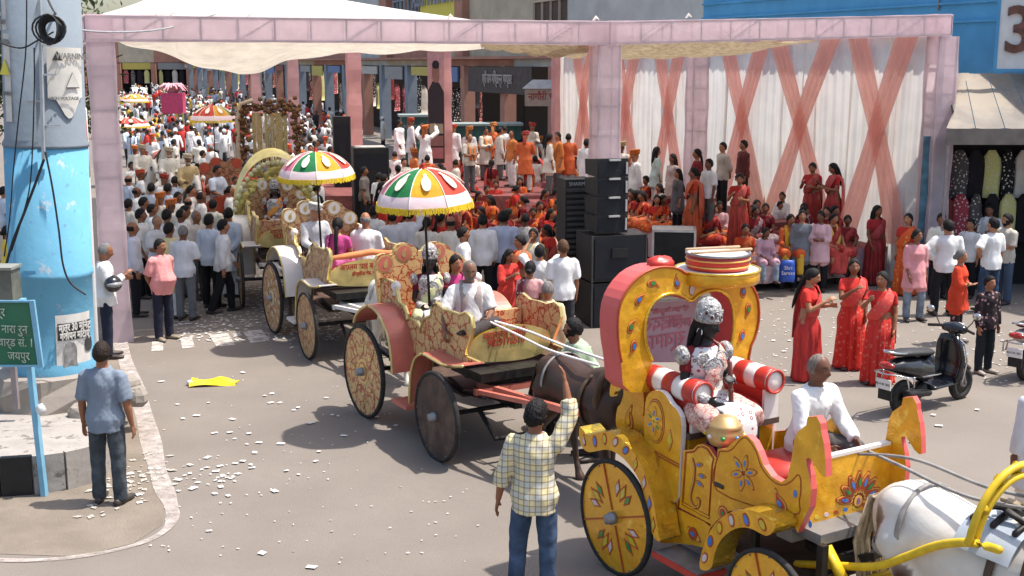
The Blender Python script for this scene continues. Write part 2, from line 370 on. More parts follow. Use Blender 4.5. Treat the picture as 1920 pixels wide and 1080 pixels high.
def body(j, voxel, belly=0, thin=1.0):
    mb = MB(); torso(j, mb, t0=-.08, belly=belly); head(mb, j)
    f = .86 if j.fem else 1.0; f *= thin
    for S0, e, w, hd, s in j.arm:
        tube(mb, [S0 - j.rt * s * .05, S0, (S0 * .55 + e * .45), e], [.05 * f, .056 * f, .049 * f, .041 * f]); tube(mb, [e, e * .7 + w * .3, w], [.041 * f, .042 * f, .026])
        hand(mb, w, hd, s, j, j.sp.get('grip', .35))
    for h, k, a, toe in j.leg:
        tube(mb, [h, h * .5 + k * .5, k], [.088, .078, .056]); tube(mb, [k, k * .65 + a * .35, a], [.056, .058, .037])
        g = a - V(0, 0, .045); sh = nrm(a - k)
        if sh[2] > -.5: g = a
        tube(mb, [g - toe * .05, g + toe * .03, g + toe * .12, g + toe * .19], [(.03, .036), (.036, .04), (.045, .026), (.036, .016)], 10, ax=np.cross(toe, V(0, 0, 1)))
    vs, fs = fuse(mb, voxel, 3, .45)
    q = (vs - j.hc) @ j.HR; X, Y, Z = np.abs(q[:, 0]), q[:, 1], q[:, 2]; fr = (Y < -.055) & (Z > -.12) & (Z < .08)
    g = lambda cx, cz, sx, sz: np.exp(-np.maximum(0, ((X - cx) / sx) ** 2 + ((Z - cz) / sz) ** 2 - .5) * 2.5) * fr
    mk = np.zeros((len(vs), 3)); mk[:, 0] = np.clip(g(.031, .0145, .008, .007) + .85 * g(.032, .037, .02, .005) + .5 * g(.008, -.036, .006, .004) + .5 * g(0, -.0585, .02, .0025), 0, 1)
    mk[:, 1] = g(0, -.0585, .02, .009) * .7; mk[:, 2] = np.clip(g(.031, .0145, .015, .0055) - g(.031, .0145, .008, .007), 0, 1) * .7
    return vs, fs, mk
# --- hair: radial shells that dip under the skin outside the hair line
def shell(j, fn, name, nu=40, nv=28, m=None, amp=0.0, seed=1):
    mb = MB()
    def f(d, p):
        q = head_shape(d, p); k = fn(d, q); q = q * k[:, None]
        if amp: q = q + d * (amp * noise3(d, 22, seed) * (k > 1))[:, None]
        return q
    sphere(mb, j.hc, HR0, nu, nv, fn=f, R=j.HR); return mb.mesh(name, [m or M_HAIR])
def sstep(a, b, x): t = np.clip((x - a) / (b - a), 0, 1); return t * t * (3 - 2 * t)
def hair_mesh(j, style):
    def cap(th=1.09, line=.42, side=-.28):
        def fn(d, q):
            x, y, z = d.T; L = np.where(y < 0, line + .25 * np.abs(y) - .35 * np.abs(x) ** 3 * (y > -.6), side - .35 * y + .0 * x)
            return .9 + (th - .9) * sstep(-.06, .09, z - L)
        return fn
    if style in ('short', 'curly'): return shell(j, cap(1.10 if style == 'short' else 1.19), 'hair', amp=.009 if style == 'short' else .016, seed=3, nu=56, nv=36)
    if style == 'bald':
        def fn(d, q):
            x, y, z = d.T; on = sstep(-.4, -.3, z) * sstep(.42, .3, z) * sstep(-.35, -.15, y); return .9 + .15 * on
        return shell(j, fn, 'hair')
    if style == 'thin':
        def fn(d, q):
            x, y, z = d.T; on = sstep(-.4, -.25, z) * sstep(-.3, .0, y) + sstep(.45, .7, z) * .55 * sstep(-.9, -.2, y); return .93 + .11 * np.clip(on, 0, 1)
        return shell(j, fn, 'hair')
    mb = MB(); c = lambda a, b, d: j.hc + j.HR @ V(a, b, d)
    def f(d, p):
        q = head_shape(d, p); x, y, z = d.T; L = np.where(y < 0, .38 + .3 * np.abs(y) - .5 * np.abs(x) ** 2, -.45 - .2 * y); L = L + .18 * np.exp(-(x / .1) ** 2) * (y < 0)
        return q * (.9 + .19 * sstep(-.06, .08, z - L))[:, None]
    sphere(mb, j.hc, HR0, 36, 26, fn=f, R=j.HR)
    if style == 'bun':
        sphere(mb, c(0, .115, -.03), (.05, .042, .048), 16, 12, R=j.HR)
    elif style == 'long':
        tube(mb, [c(0, .05, .06), c(0, .085, -.03), c(0, .10, -.13), c(.01, .115, -.26), c(.01, .11, -.38), c(.01, .1, -.44)], [(.06, .05), (.082, .045), (.088, .04), (.08, .035), (.055, .03), (.02, .015)], 14, ax=j.HR @ V(1, 0, 0))
        for s in (-1, 1): tube(mb, [c(.06 * s, .0, .03), c(.077 * s, .01, -.05), c(.085 * s, .03, -.15), c(.075 * s, .04, -.25)], [.02, .024, .028, .01], 9)
    else:                                    # plait
        tube(mb, [c(0, .085, -.03), c(0, .115, -.10), c(0, .13, -.2), c(0, .14, -.32), c(0, .14, -.45), c(0, .14, -.55)], [.04, .03, .033, .027, .026, .012], 10)
    return mb.mesh('hair', [M_HAIR])
def beard_mesh(j, full=True):
    def fn(d, q):
        x, y, z = d.T
        if full: on = sstep(-.32, -.45, z - .5 * (np.abs(x) > .75)) * sstep(.35, .1, y) + sstep(.1, .0, z) * sstep(.55, .75, np.abs(x)) * sstep(.2, -.05, y) * sstep(-.5, -.3, y)
        else: on = sstep(.09, .05, np.abs(z + .40)) * sstep(.36, .28, np.abs(x)) * (y < 0)
        return .9 + .14 * np.clip(on, 0, 1)
    return shell(j, fn, 'beard' if full else 'moustache', nu=56, nv=44)
def turban_mesh(j):
    mb = MB(); c = lambda a, b, d: j.hc + j.HR @ V(a, b, d)
    sphere(mb, c(0, .005, .085), (.09, .105, .075), 18, 10, R=j.HR)
    for k in range(4):
        pts = []; tl = (-.25, .3, -.05, .2)[k]
        for i in range(17):
            t = i / 16 * 2 * math.pi; r = 1.0 + .02 * k
            pts.append(c(math.cos(t) * .088 * r, math.sin(t) * .105 * r + .005, .068 + .022 * k + tl * .09 * math.cos(t + k)))
        tube(mb, pts, .028, 8, ax=(0, 0, 1))
    tube(mb, [c(.02, .1, .05), c(.03, .13, -.08), c(.03, .14, -.25)], [(.035, .015), (.045, .012), (.05, .008)], 8, ax=(1, 0, 0))
    return mb.mesh('turban', [M_TURBAN])
# --- garments
def finish(name, mb, voxel, m, amp=.006, f=26, seed=1, it=3, stretch=(1, 1, .6)):
    vs, fs = fuse(mb, voxel, it, .5); vs = folded(vs, fs, amp, f, seed, stretch); vs = folded(vs, fs, amp * .4, f * 2.4, seed + 5, stretch)
    return mesh_of(name, vs, fs, [m])
def sleeve(mb, a, kind, infl=.018, f=1.0):
    S0, e, w = a[:3]; s = a[4]
    if kind == 'half': tube(mb, [S0 - nrm(e - S0) * .01, S0 * .5 + e * .5, S0 * .08 + e * .92], [.05 * f + infl, .056 * f + infl, .062 * f + infl], 12, flat=True)
    elif kind == 'short': tube(mb, [S0, S0 * .42 + e * .58], [.052 * f + infl * .6, .052 * f + infl * .5], 12, flat=True)
    elif kind in ('full', 'roll'):
        k = .97 if kind == 'full' else .45
        tube(mb, [S0 - nrm(e - S0) * .01, S0 * .5 + e * .5, e], [.052 * f + infl, .052 * f + infl, .05 * f + infl], 12); tube(mb, [e, e * .5 + w * .5, e * (1 - k) + w * k] if k > .6 else [e, e * (1 - k) + w * k], [.05 * f + infl, .044 * f + infl, .033 + infl] if k > .6 else [.05 * f + infl, .047 * f + infl], 12, flat=True)
def ringpts(c, r, ax, up, n=15):
    ax = nrm(ax); b = nrm(np.cross(up, ax)); return [c + ax * math.cos(i * 2 * math.pi / (n - 1)) * r[0] + b * math.sin(i * 2 * math.pi / (n - 1)) * r[1] for i in range(n)]
def shirt(j, m, sl='half', t0=-.14, voxel=.013, belly=0, collar=True, flare=.16, seed=1, name='shirt', amp=.012, infl=.021, long=None):
    mb = MB(); torso(j, mb, infl, t0, .495, belly, flare); f = .88 if j.fem else 1.0
    if long and j.sp.get('pz') is None:      # kurta skirt
        P = j.P; tube(mb, [P + j.up * .1, P - V(0, 0, .15), P - V(0, 0, long)], [(.185, .14), (.215, .175), (.235, .205)], 18, ax=j.rt, flat=True)
        for h, k, a, toe in j.leg: tube(mb, [h, h * .25 + k * .75], [.12, .105], 12)
    elif long:
        for h, k, a, toe in j.leg: tube(mb, [h, k], [.135, .115], 12)
    for a in j.arm:
        tube(mb, [j.P + j.up * .45, a[0]], [.055, .052 * f + infl * .7], 10); sleeve(mb, a, sl, infl, f)
    if collar:
        c = j.P + j.up * .512; tube(mb, ringpts(c + j.fw * .008, (.072, .075), j.rt, j.up), .0155, 8, ax=(0, 0, 1))
    return finish(name, mb, voxel, m, amp, seed=seed)
def trousers(j, m, voxel=.014, wide=1.0, seed=2, name='trousers', amp=.009, belly=0):
    mb = MB(); P = j.P; torso(j, mb, .008, -.12, .1, belly * .7)
    for h, k, a, toe in j.leg:
        tube(mb, [h + V(0, 0, .03), h * .5 + k * .5, k], [.092, .09 * wide, .078 * wide], 14); tube(mb, [k, k * .5 + a * .5, a - V(0, 0, .03)], [.08 * wide, .075 * wide, .069 * wide], 14, flat=True)
    return finish(name, mb, voxel, m, amp, 30, seed=seed)
def shoes(j, m=None, bare=False):
    out = []
    for h, k, a, toe in j.leg:
        mb = MB(); g = a - V(0, 0, .045); sh = nrm(a - k)
        if sh[2] > -.5: g = a
        tube(mb, [g - toe * .065, g + toe * .03, g + toe * .13, g + toe * .205], [(.038, .044), (.042, .044), (.05, .032), (.038, .02)], 12, ax=np.cross(toe, V(0, 0, 1)))
        out.append(mb.mesh('shoe', [m or M_SHOE]))
    return out
def sari_skirt(j, m, seed=0, z1=.02):
    """standing: pleated cloth loft from waist to ankle, one closed surface, with the pallu over the left shoulder"""
    mb = MB(); P = j.P; rows = 22; seg = 72; vs = []; r = np.random.RandomState(seed); ph = r.rand() * 6
    zs = np.linspace(P[2] + .1, z1, rows)
    for i, z in enumerate(zs):
        t = i / (rows - 1); rx = .145 + .045 * min(1, t * 4) + .03 * t; ry = .112 + .045 * min(1, t * 4) + .04 * t
        for q in range(seg):
            th = 2 * math.pi * q / seg; front = max(0, -math.sin(th)) ** 2
            pl = (.004 + .016 * t) * math.sin(11 * th + ph + 1.2 * math.sin(3 * th)) + (.004 + .036 * t) * front * math.sin(26 * th + ph)
            pl += .012 * math.sin(2 * th + t * 5 + ph) * t + .008 * math.sin(th * 3 - z * 16) * (1 - t)
            vs.append((P[0] + math.cos(th) * (rx + pl), P[1] + math.sin(th) * (ry + pl) + .02 * t * -front, z + (.012 * math.sin(5 * th + ph) if i == rows - 1 else 0)))
    fs = [(i * seg + q, i * seg + (q + 1) % seg, (i + 1) * seg + (q + 1) % seg, (i + 1) * seg + q) for i in range(rows - 1) for q in range(seg)]
    fs += [tuple(range(seg))[::-1], tuple((rows - 1) * seg + q for q in range(seg))]
    mb.add(vs, fs); return mb.mesh('sari', [m])
def pallu_mesh(j, m): mb = MB(); pallu(j, mb); return mb.mesh('pallu', [m])
def pallu(j, mb, drop=.75):
    p = lambda x, f, t: j.P + j.rt * x + j.fw * f + j.up * t; s = 1
    path = [p(-.17, .03, .06), p(-.10, .15, .14), p(.0, .165, .26), p(.08, .15, .37), p(.125, .08, .475), p(.13, -.03, .49), p(.135, -.125, .40), p(.14, -.15, .22), p(.15, -.16, .0), p(.15, -.165, -drop + .5 if j.sp.get('pz') is not None else -.32)]
    w = [.05, .09, .10, .085, .06, .06, .085, .10, .12, .13]
    n = len(path); seg = 12; ts = [nrm(path[min(i + 1, n - 1)] - path[max(i - 1, 0)]) for i in range(n)]; vs = []; cen = j.P + j.up * .25
    for i in range(n):
        c = path[i]; outw = c - cen; outw -= j.up * outw.dot(j.up) * .6; outw = nrm(outw - ts[i] * outw.dot(ts[i])); side = nrm(np.cross(ts[i], outw))
        for q in range(seg):
            a = 2 * math.pi * q / seg; rip = .007 * math.sin(6 * math.cos(a) * 2 + i)
            x = math.cos(a) * w[i]; bend = -(x / .17) ** 2 * .05
            vs.append(c + side * x + outw * (math.sin(a) * .010 + rip + bend))
    fs = [(i * seg + q, i * seg + (q + 1) % seg, (i + 1) * seg + (q + 1) % seg, (i + 1) * seg + q) for i in range(n - 1) for q in range(seg)]
    fs += [tuple(range(seg))[::-1], tuple((n - 1) * seg + q for q in range(seg))]; mb.add(vs, fs)
def sari_seated(j, m, floor=False, seed=0):
    mb = MB(); P = j.P
    if floor:
        kn = [l[1] for l in j.leg]; an = [l[2] for l in j.leg]
        for h, k, a, toe in j.leg: tube(mb, [P, k], [.16, .12], 12); tube(mb, [k, a], [.12, .11], 12)
        tube(mb, [P + V(0, .05, -.02), P + V(0, -.3, -.03)], [(.26, .12), (.3, .1)], 14, ax=(1, 0, 0))
    else:
        for h, k, a, toe in j.leg:
            tube(mb, [P + V(0, .03, 0), h * .5 + k * .5, k], [.175, .14, .112], 12)
        k = (j.leg[0][1] + j.leg[1][1]) / 2; a = (j.leg[0][2] + j.leg[1][2]) / 2
        tube(mb, [k + V(0, .02, 0), k * .5 + a * .5, a - V(0, 0, .03)], [(.2, .09), (.2, .1), (.22, .13)], 16, ax=(1, 0, 0), flat=True)
    torso(j, mb, .015, -.1, .16); pallu(j, mb, .6)
    return finish('sari', mb, .019, m, .012, 20, seed, 3, (1.4, 1, .5))
def scarf_mesh(j, m, long=.35):
    mb = MB(); p = lambda x, f, t: j.P + j.rt * x + j.fw * f + j.up * t
    for s in (-1, 1):
        tube(mb, [p(0, -.09, .5), p(.07 * s, -.04, .52), p(.085 * s, .06, .47), p(.075 * s, .135, .36), p(.07 * s, .155, .36 - long)], [(.04, .016), (.04, .018), (.045, .016), (.05, .014), (.05, .01)], 10, ax=j.rt)
    return mb.mesh('scarf', [m])

# --- cached assembly: parts (name, mesh, colour slot) of one posed figure
CACHE = {}
def figure(pose, kind, hair, voxel=.0155, sp=None, key=None, shirt_m=None, sl=None, belly=0, pant_m=None, extra=()):
    fem = kind in ('sari', 'kurti', 'girl'); key = (key or pose, kind)
    k0 = key + (round(belly, 3),)
    if k0 not in CACHE:
        j = joints(sp or POSES[pose], fem); vs, fs, mk = body(j, voxel, belly); CACHE[k0] = (j, mesh_of('person', vs, fs, [M_SKIN], mk))
    j, bm = CACHE[k0]; parts = []
    def get(nm, fn):
        kk = k0 + (nm,)
        if kk not in CACHE: CACHE[kk] = fn()
        return CACHE[kk]
    v2 = max(.0145, voxel * 1.3)
    if hair in ('short', 'curly', 'bald', 'thin', 'bun', 'long', 'plait'): parts.append(('hair', get(hair, lambda: hair_mesh(j, hair)), 'hair'))
    if hair == 'turban': parts.append(('turban', get('turban', lambda: turban_mesh(j)), 'hair'))
    if 'beard' in extra: parts.append(('beard', get('beard', lambda: beard_mesh(j)), 'beard'))
    if 'moustache' in extra: parts.append(('moustache', get('mou', lambda: beard_mesh(j, False)), 'beard'))
    if 'scarf' in extra: parts.append(('scarf', get('scarf', lambda: scarf_mesh(j, M_CLOTH)), 'c3'))
    sm = shirt_m or M_CLOTH; pm = pant_m or M_CLOTH
    def tint(me, m):                          # same shape, other cloth
        if me.materials[0] is m: return me
        kk = ('tint', me.name, m.name)
        if kk not in CACHE: c = me.copy(); c.materials[0] = m; CACHE[kk] = c
        return CACHE[kk]
    if kind == 'man': 
        s_ = sl or 'half'; parts.append(('shirt', tint(get('shirt' + s_, lambda: shirt(j, M_CLOTH, s_, voxel=v2, belly=belly)), sm), 'c1'))
        parts.append(('trousers', tint(get('tr', lambda: trousers(j, M_CLOTH, v2, belly=belly)), pm), 'c2'))
    elif kind == 'kurta':
        parts.append(('kurta', tint(get('ku', lambda: shirt(j, M_CLOTH, 'full', voxel=v2, belly=belly, long=.42, name='kurta')), sm), 'c1'))
        parts.append(('trousers', tint(get('tr', lambda: trousers(j, M_CLOTH, v2, 1.1, belly=belly)), pm), 'c2'))
    elif kind == 'kurti':
        parts.append(('kurti', tint(get('ki', lambda: shirt(j, M_CLOTH, sl or 'roll', voxel=v2, long=.3, collar=False, name='kurti')), sm), 'c1'))
        parts.append(('trousers', tint(get('tr', lambda: trousers(j, M_CLOTH, v2, 1.0)), pm), 'c2'))
    elif kind == 'sari':
        parts.append(('blouse', tint(get('bl', lambda: shirt(j, M_CLOTH, 'short', .18, v2, collar=False, name='blouse', amp=.003, infl=.014, flare=0)), M_CLOTH), 'c2'))
        fn = (lambda: sari_seated(j, M_SILK, pose == 'floor')) if j.sp.get('pz') is not None else (lambda: sari_skirt(j, M_SILK))
        parts.append(('sari', tint(get('sa', fn), sm if shirt_m else M_SILK), 'c1'))
        if j.sp.get('pz') is None: parts.append(('pallu', tint(get('pa', lambda: pallu_mesh(j, M_SILK)), sm if shirt_m else M_SILK), 'c5'))
    if not (kind == 'sari' and pose == 'floor'):
        for i, me in enumerate(get('sh', lambda: shoes(j))): parts.append(('shoe', me, 'c4'))
    return j, bm, parts
SKINS = [srgb(150, 100, 72), srgb(132, 86, 62), srgb(165, 115, 85), srgb(110, 70, 50), srgb(142, 95, 70)]
def person(loc, face, label, pose='stand', kind='man', hair='short', c1=(.8, .8, .8), c2=(.02, .02, .025), c3=(.5, .1, .05), c4=(.05, .035, .03), hc=(.012, .01, .01),
           bc=None, skin=None, h=1.68, group=None, wide=1.0, **kw):
    """face: direction the person looks, degrees clockwise from -Y (towards the camera) seen in the picture: 0 = to camera, 90 = picture right, 180 = away"""
    j, bm, parts = figure(pose, kind, hair, **kw)
    o = thing('person', label, 'person', tuple(loc), math.radians(face), group, bm)
    s = h / 1.70; o.color = (*(skin or SKINS[rnd.randrange(5)]), 1)
    cs = dict(c1=c1, c2=c2, c3=c3, c4=c4, c5=tuple(min(1, x * 1.1 + .035) for x in c1), hair=hc, beard=bc or hc); wide = wide * (1.07 if kind == 'sari' else 1)
    o.scale = (s * wide, s * wide, s)
    for n, me, c in parts: obj(n, me, o, cs[c])
    return o, j
def wpt(o, p):                              # point of a figure's own frame -> world
    p = np.asarray(p, float) * np.array(o.scale); a = o.rotation_euler[2]; return V(o.location[0] + p[0] * math.cos(a) - p[1] * math.sin(a), o.location[1] + p[0] * math.sin(a) + p[1] * math.cos(a), o.location[2] + p[2])
# ------------------------------------------------------------------ setting: ground, road, chalk line
DUST = mat('dusty_road', (.196, .169, .146), .92, var=.07, vs=.9, bump=.35, bs=60, spec=.15)
def add_wear(m, scale, col, lo, hi, fac):
    nt = m.node_tree; N = nt.nodes; L = nt.links; b = N['Principled BSDF']; src = b.inputs['Base Color'].links[0].from_socket
    tc = N.new('ShaderNodeTexCoord'); n = N.new('ShaderNodeTexNoise'); n.inputs['Scale'].default_value = scale; n.inputs['Detail'].default_value = 8; n.inputs['Roughness'].default_value = .65; L.new(tc.outputs['Object'], n.inputs[0])
    r = N.new('ShaderNodeMapRange'); r.inputs[1].default_value = lo; r.inputs[2].default_value = hi; r.inputs[4].default_value = fac; L.new(n.outputs[0], r.inputs[0])
    x = N.new('ShaderNodeMix'); x.data_type = 'RGBA'; L.new(r.outputs[0], x.inputs[0]); L.new(src, x.inputs[6]); x.inputs[7].default_value = (*col, 1); L.new(x.outputs[2], b.inputs['Base Color'])
add_wear(DUST, .3, (.225, .195, .168), .42, .75, .7); add_wear(DUST, 45, (.13, .115, .1), .58, .72, .4); add_wear(DUST, 2.2, (.175, .152, .133), .56, .6, .35)
PALE = mat('pale_concrete', (.212, .184, .158), .92, var=.07, vs=.8, bump=.3, bs=50, spec=.15); add_wear(PALE, 30, (.15, .13, .11), .6, .75, .4); add_wear(PALE, 2.6, (.19, .165, .142), .56, .62, .4)
def sheet(name, pts, z, m):
    mb = MB(); mb.add([(p[0], p[1], z) for p in pts], [tuple(range(len(pts)))]); return struct(name, mb.mesh(name, [m], False))
sheet('ground', [(-260, -6), (120, -6), (120, 420), (-260, 420)], 0, PALE)
g = lambda u, v, z=0: tuple(atz(u, v, z)[:2])
sheet('road', [(-30, -5), (3.6, -5), (2.2, 9), (1.5, 16), (1.6, 20.5), (-1.5, 33), (-8, 50), (-40, 125), (-90, 260), (-150, 410), (-215, 410), (-60, 100), (-22, 40), (-14, 25), (-20, 12)], .004, DUST)
SAND = mat('sandy_earth', (.225, .188, .152), .95, var=.13, vs=2.2, bump=.5, bs=40, spec=.1); add_wear(SAND, 12, (.16, .135, .11), .55, .7, .5)
sheet('sandy_corner', [g(*p) for p in [(-400, 1030), (0, 1040), (150, 1045), (250, 1020), (305, 985), (312, 930), (290, 860), (270, 790), (240, 700), (215, 650), (120, 650), (-400, 700)]], .008, SAND)
def patchy(name, col, scale, lo, hi, rough=.9):
    m = bpy.data.materials.new(name); m.use_nodes = True; N = m.node_tree.nodes; L = m.node_tree.links; b = N['Principled BSDF']; b.inputs['Base Color'].default_value = (*col, 1); b.inputs['Roughness'].default_value = rough
    tc = N.new('ShaderNodeTexCoord'); n = N.new('ShaderNodeTexNoise'); n.inputs['Scale'].default_value = scale; n.inputs['Detail'].default_value = 8; n.inputs['Roughness'].default_value = .7; L.new(tc.outputs['Object'], n.inputs[0])
    r = N.new('ShaderNodeMapRange'); r.inputs[1].default_value = lo; r.inputs[2].default_value = hi; L.new(n.outputs[0], r.inputs[0])
    L.new(r.outputs[0], b.inputs['Alpha']); return m
CHALK = patchy('chalk_powder', (.48, .42, .385), 6, .25, .72); CHALK2 = patchy('chalk_haze', (.36, .31, .275), 4, .4, .75)
line = smooth_poly([(222, 632), (235, 680), (258, 740), (276, 800), (290, 860), (303, 910), (320, 945), (326, 972), (312, 998), (270, 1020), (200, 1038), (120, 1050), (40, 1054), (-60, 1050)], 2, False)
for nm, k, z, m in (('chalk_line', .9, .015, CHALK),):
    mb = MB(); vs = []; P_ = [np.array(g(*p)) for p in line]
    for i, p in enumerate(P_):
        t = nrm(P_[min(i + 1, len(P_) - 1)] - P_[max(i - 1, 0)]); n_ = np.array((-t[1], t[0])); w = np.interp(line[i][1] if line[i][0] > 300 or line[i][1] < 960 else 1050, [632, 800, 930, 1000, 1050], [.12, .13, .10, .045, .04]) * k * (1 + .1 * math.sin(i * .9))
        for s in (-1, 1): vs.append((*(p + n_ * w * s), z))
    mb.add(vs, [(2 * i, 2 * i + 1, 2 * i + 3, 2 * i + 2) for i in range(len(P_) - 1)]); struct(nm, mb.mesh(nm, [m], False))
ZEB = patchy('worn_road_paint', (.55, .5, .45), 5, .28, .6)
for i, q in enumerate([[(338, 636), (360, 634), (365, 652), (342, 655)], [(392, 629), (427, 626), (441, 648), (406, 651)], [(455, 622), (490, 619), (506, 640), (470, 644)], [(285, 642), (306, 640), (306, 658), (284, 660)]]):
    sheet('crossing_bar', [g(*p) for p in q], .012, ZEB)

# ------------------------------------------------------------------ tent canopy
def gauze(name, col, a, var=.1):
    m = mat(name, col, .9, var=var, vs=3, spec=.1, trans=.55, bump=.2, bs=6); N = m.node_tree.nodes; L = m.node_tree.links
    o = N['Material Output']; s = o.inputs[0].links[0].from_socket; t = N.new('ShaderNodeBsdfTransparent'); x = N.new('ShaderNodeMixShader'); x.inputs[0].default_value = a
    L.new(s, x.inputs[1]); L.new(t.outputs[0], x.inputs[2]); L.new(x.outputs[0], o.inputs[0]); return m
PINK = mat('pink_tent_cloth', (.74, .5, .53), .9, var=.08, vs=1.5, bump=.25, bs=5, spec=.1, trans=.35)
GAUZE = gauze('pink_gauze', (.97, .79, .815), .2)
STEEL = mat('truss_steel', (.30, .26, .26), .6, .3); WHITECLOTH = gauze('white_tent_roof', (.95, .91, .84), .16, .04)
CREAM = mat('cream_ceiling_cloth', (.84, .78, .68), .95, var=.1, vs=4, bump=.6, bs=9, spec=.1, trans=.6); add_wear(CREAM, 14, (.5, .45, .36), .52, .66, .5)
JUTE = mat('jute_cloth', (.62, .50, .33), .95, var=.25, vs=9, bump=.6, bs=25, spec=.1, trans=.35)
PL, PM, PR = V(-6.42, 19.1, 0), V(1.65, 21.5, 0), V(8.30, 23.6, 0); SD = nrm((-.395, .92, 0)); FD = nrm(PR - PL)
tent = thing('tent_canopy', 'long pink draped tent canopy with white pitched roof over the street', 'tent', PL)
def tp(p): return np.asarray(p, float) - PL
def rot2(a): c, s = math.cos(a), math.sin(a); return np.array([[c, -s, 0], [s, c, 0], [0, 0, 1]])
RF = rot2(math.atan2(FD[1], FD[0]))
def post(p, h, w=.42, m=None, truss=True):
    mb = MB(); q = tp(p)
    for i in range(12):                       # cloth sleeve with slight swagging
        z0 = h * i / 12
    rows = 14; vs = []
    for i in range(rows):
        z = h * i / (rows - 1); k = w / 2 * (1 + .05 * math.sin(i * 1.7 + q[0]) + (.12 if i == 0 else 0))
        for a, b in ((-1, -1), (1, -1), (1, 1), (-1, 1)): vs.append(q + RF @ V(a * k, b * k, 0) + V(0, 0, z))
    mb.add(vs, [(i * 4 + j, i * 4 + (j + 1) % 4, i * 4 + 4 + (j + 1) % 4, i * 4 + 4 + j) for i in range(rows - 1) for j in range(4)])
    o = part('post', mb, m or GAUZE, tent, False)
    if truss:
        t = MB(); k = w / 2 * .86
        for a, b in ((-1, -1), (1, -1), (1, 1), (-1, 1)): bar(t, q + RF @ V(a * k, b * k, 0), q + RF @ V(a * k, b * k, 0) + V(0, 0, h), .03)
        n = int(h / .5)
        for i in range(1, n):
            for (a, b), (c, d) in (((-1, -1), (1, -1)), ((1, -1), (1, 1)), ((-1, 1), (1, 1)), ((-1, -1), (-1, 1))): bar(t, q + RF @ V(a * k, b * k, 0) + V(0, 0, h * i / n), q + RF @ V(c * k, d * k, 0) + V(0, 0, h * i / n), .022)
        part('truss', t, STEEL, o, False)
    return o
post(PL, 4.78); post(PM, 4.75, .44); post(PR, 4.95, .44)
FARPOSTS = [(-2.2, 39, 5, .44), (1.55, 39.3, 5, .44), (-5.2, 40, 5, .44), (-9.0, 50, 5, .44), (-11.8, 56, 5, .42), (4.75, 31.2, 4.9, .45), (-9.6, 26.6, 5, .4)]
PINK2 = mat('salmon_post_cloth', (.62, .33, .30), .9, var=.12, vs=2, spec=.1, bump=.2, bs=6)
for x, y, h, w in FARPOSTS: post((x, y, 0), h, w, None if y < 35 else PINK2, True)
def beam(a, b, w=.44, hh=.42, m=None):
    mb = MB(); a = tp(a); b = tp(b); n = max(2, int(np.linalg.norm(b - a) / .55)); t = nrm(b - a); s = nrm(np.cross(t, V(0, 0, 1)))
    vs = []
    for i in range(n + 1):
        c = a + (b - a) * i / n; k = 1 - .05 * math.sin(math.pi * i / n) - .035 * (i % 2)
        for x, z in ((-1, -1), (1, -1), (1, 1), (-1, 1)): vs.append(c + s * x * w / 2 * k + V(0, 0, 1) * z * hh / 2 * k)
    mb.add(vs, [(i * 4 + j, i * 4 + (j + 1) % 4, i * 4 + 4 + (j + 1) % 4, i * 4 + 4 + j) for i in range(n) for j in range(4)] + [(0, 1, 2, 3), tuple(n * 4 + j for j in (3, 2, 1, 0))])
    o = part('beam', mb, m or GAUZE, tent, False); tr = MB()
    for x, z in ((-1, -1), (1, -1), (1, 1), (-1, 1)): bar(tr, a + s * x * w * .42 + V(0, 0, z * hh * .42), b + s * x * w * .42 + V(0, 0, z * hh * .42), .03)
    for i in range(n):
        c = a + (b - a) * i / n; d = a + (b - a) * (i + 1) / n
        for x in (-1, 1):
            bar(tr, c + s * x * w * .42 + V(0, 0, -hh * .42), c + s * x * w * .42 + V(0, 0, hh * .42), .024)
            if i % 3 == 1: bar(tr, c + s * x * w * .42 + V(0, 0, -hh * .42), d + s * x * w * .42 + V(0, 0, hh * .42), .018)
    part('truss', tr, STEEL, o, False); return o
Z = V(0, 0, 1)
beam(PL - FD * .2 + Z * 4.98, PM + Z * 4.96); beam(PM + Z * 4.96, PR + Z * 5.16)
beam(PL + Z * 4.98, PL + SD * 21 + Z * 4.98); beam(PR + Z * 5.16, PR + SD * 16.5 + Z * 5.1)
beam(PM + Z * 4.96, PM + SD * 18.8 + Z * 4.96)
def grid(fn, nu, nv, name, m, parent, smooth=True, thick=0.0):
    mb = MB(); vs = [fn(i / nu, k / nv) for k in range(nv + 1) for i in range(nu + 1)]
    fs = [(k * (nu + 1) + i, k * (nu + 1) + i + 1, (k + 1) * (nu + 1) + i + 1, (k + 1) * (nu + 1) + i) for k in range(nv) for i in range(nu)]
    mb.add(vs, fs); return part(name, mb, m, parent, smooth)
# pitched white roof over the first bay
A_, B_ = PL + Z * 5.2 + FD * .1, PL + FD * 6.0 + Z * 5.17; AP = V(-6.1, 24.6, 6.28); C_, D_ = A_ + SD * 10, B_ + SD * 10
def roofface(p, q, nm='roof_cloth'):
    def f(a, b):
        base = p + (q - p) * a; x = base + (AP - base) * b; return tp(x - Z * (.16 * math.sin(math.pi * b) * (1 - .5 * abs(2 * a - 1)) + .03 * math.sin(a * 40) * (1 - b)))
    grid(f, 24, 12, nm, WHITECLOTH, tent)
roofface(A_, B_); roofface(B_, D_); roofface(D_, C_); roofface(C_, A_)
def flat(p, q, r, s_, nm, m, sag=.15, nu=20, nv=14, wob=.03):
    def f(a, b):
        x = (p * (1 - a) + q * a) * (1 - b) + (s_ * (1 - a) + r * a) * b
        return tp(x - Z * (sag * math.sin(math.pi * a) ** .6 * math.sin(math.pi * b) ** .6 + wob * math.sin(a * 17 + b * 5) * math.sin(math.pi * b)))
    return grid(f, nu, nv, nm, m, tent)
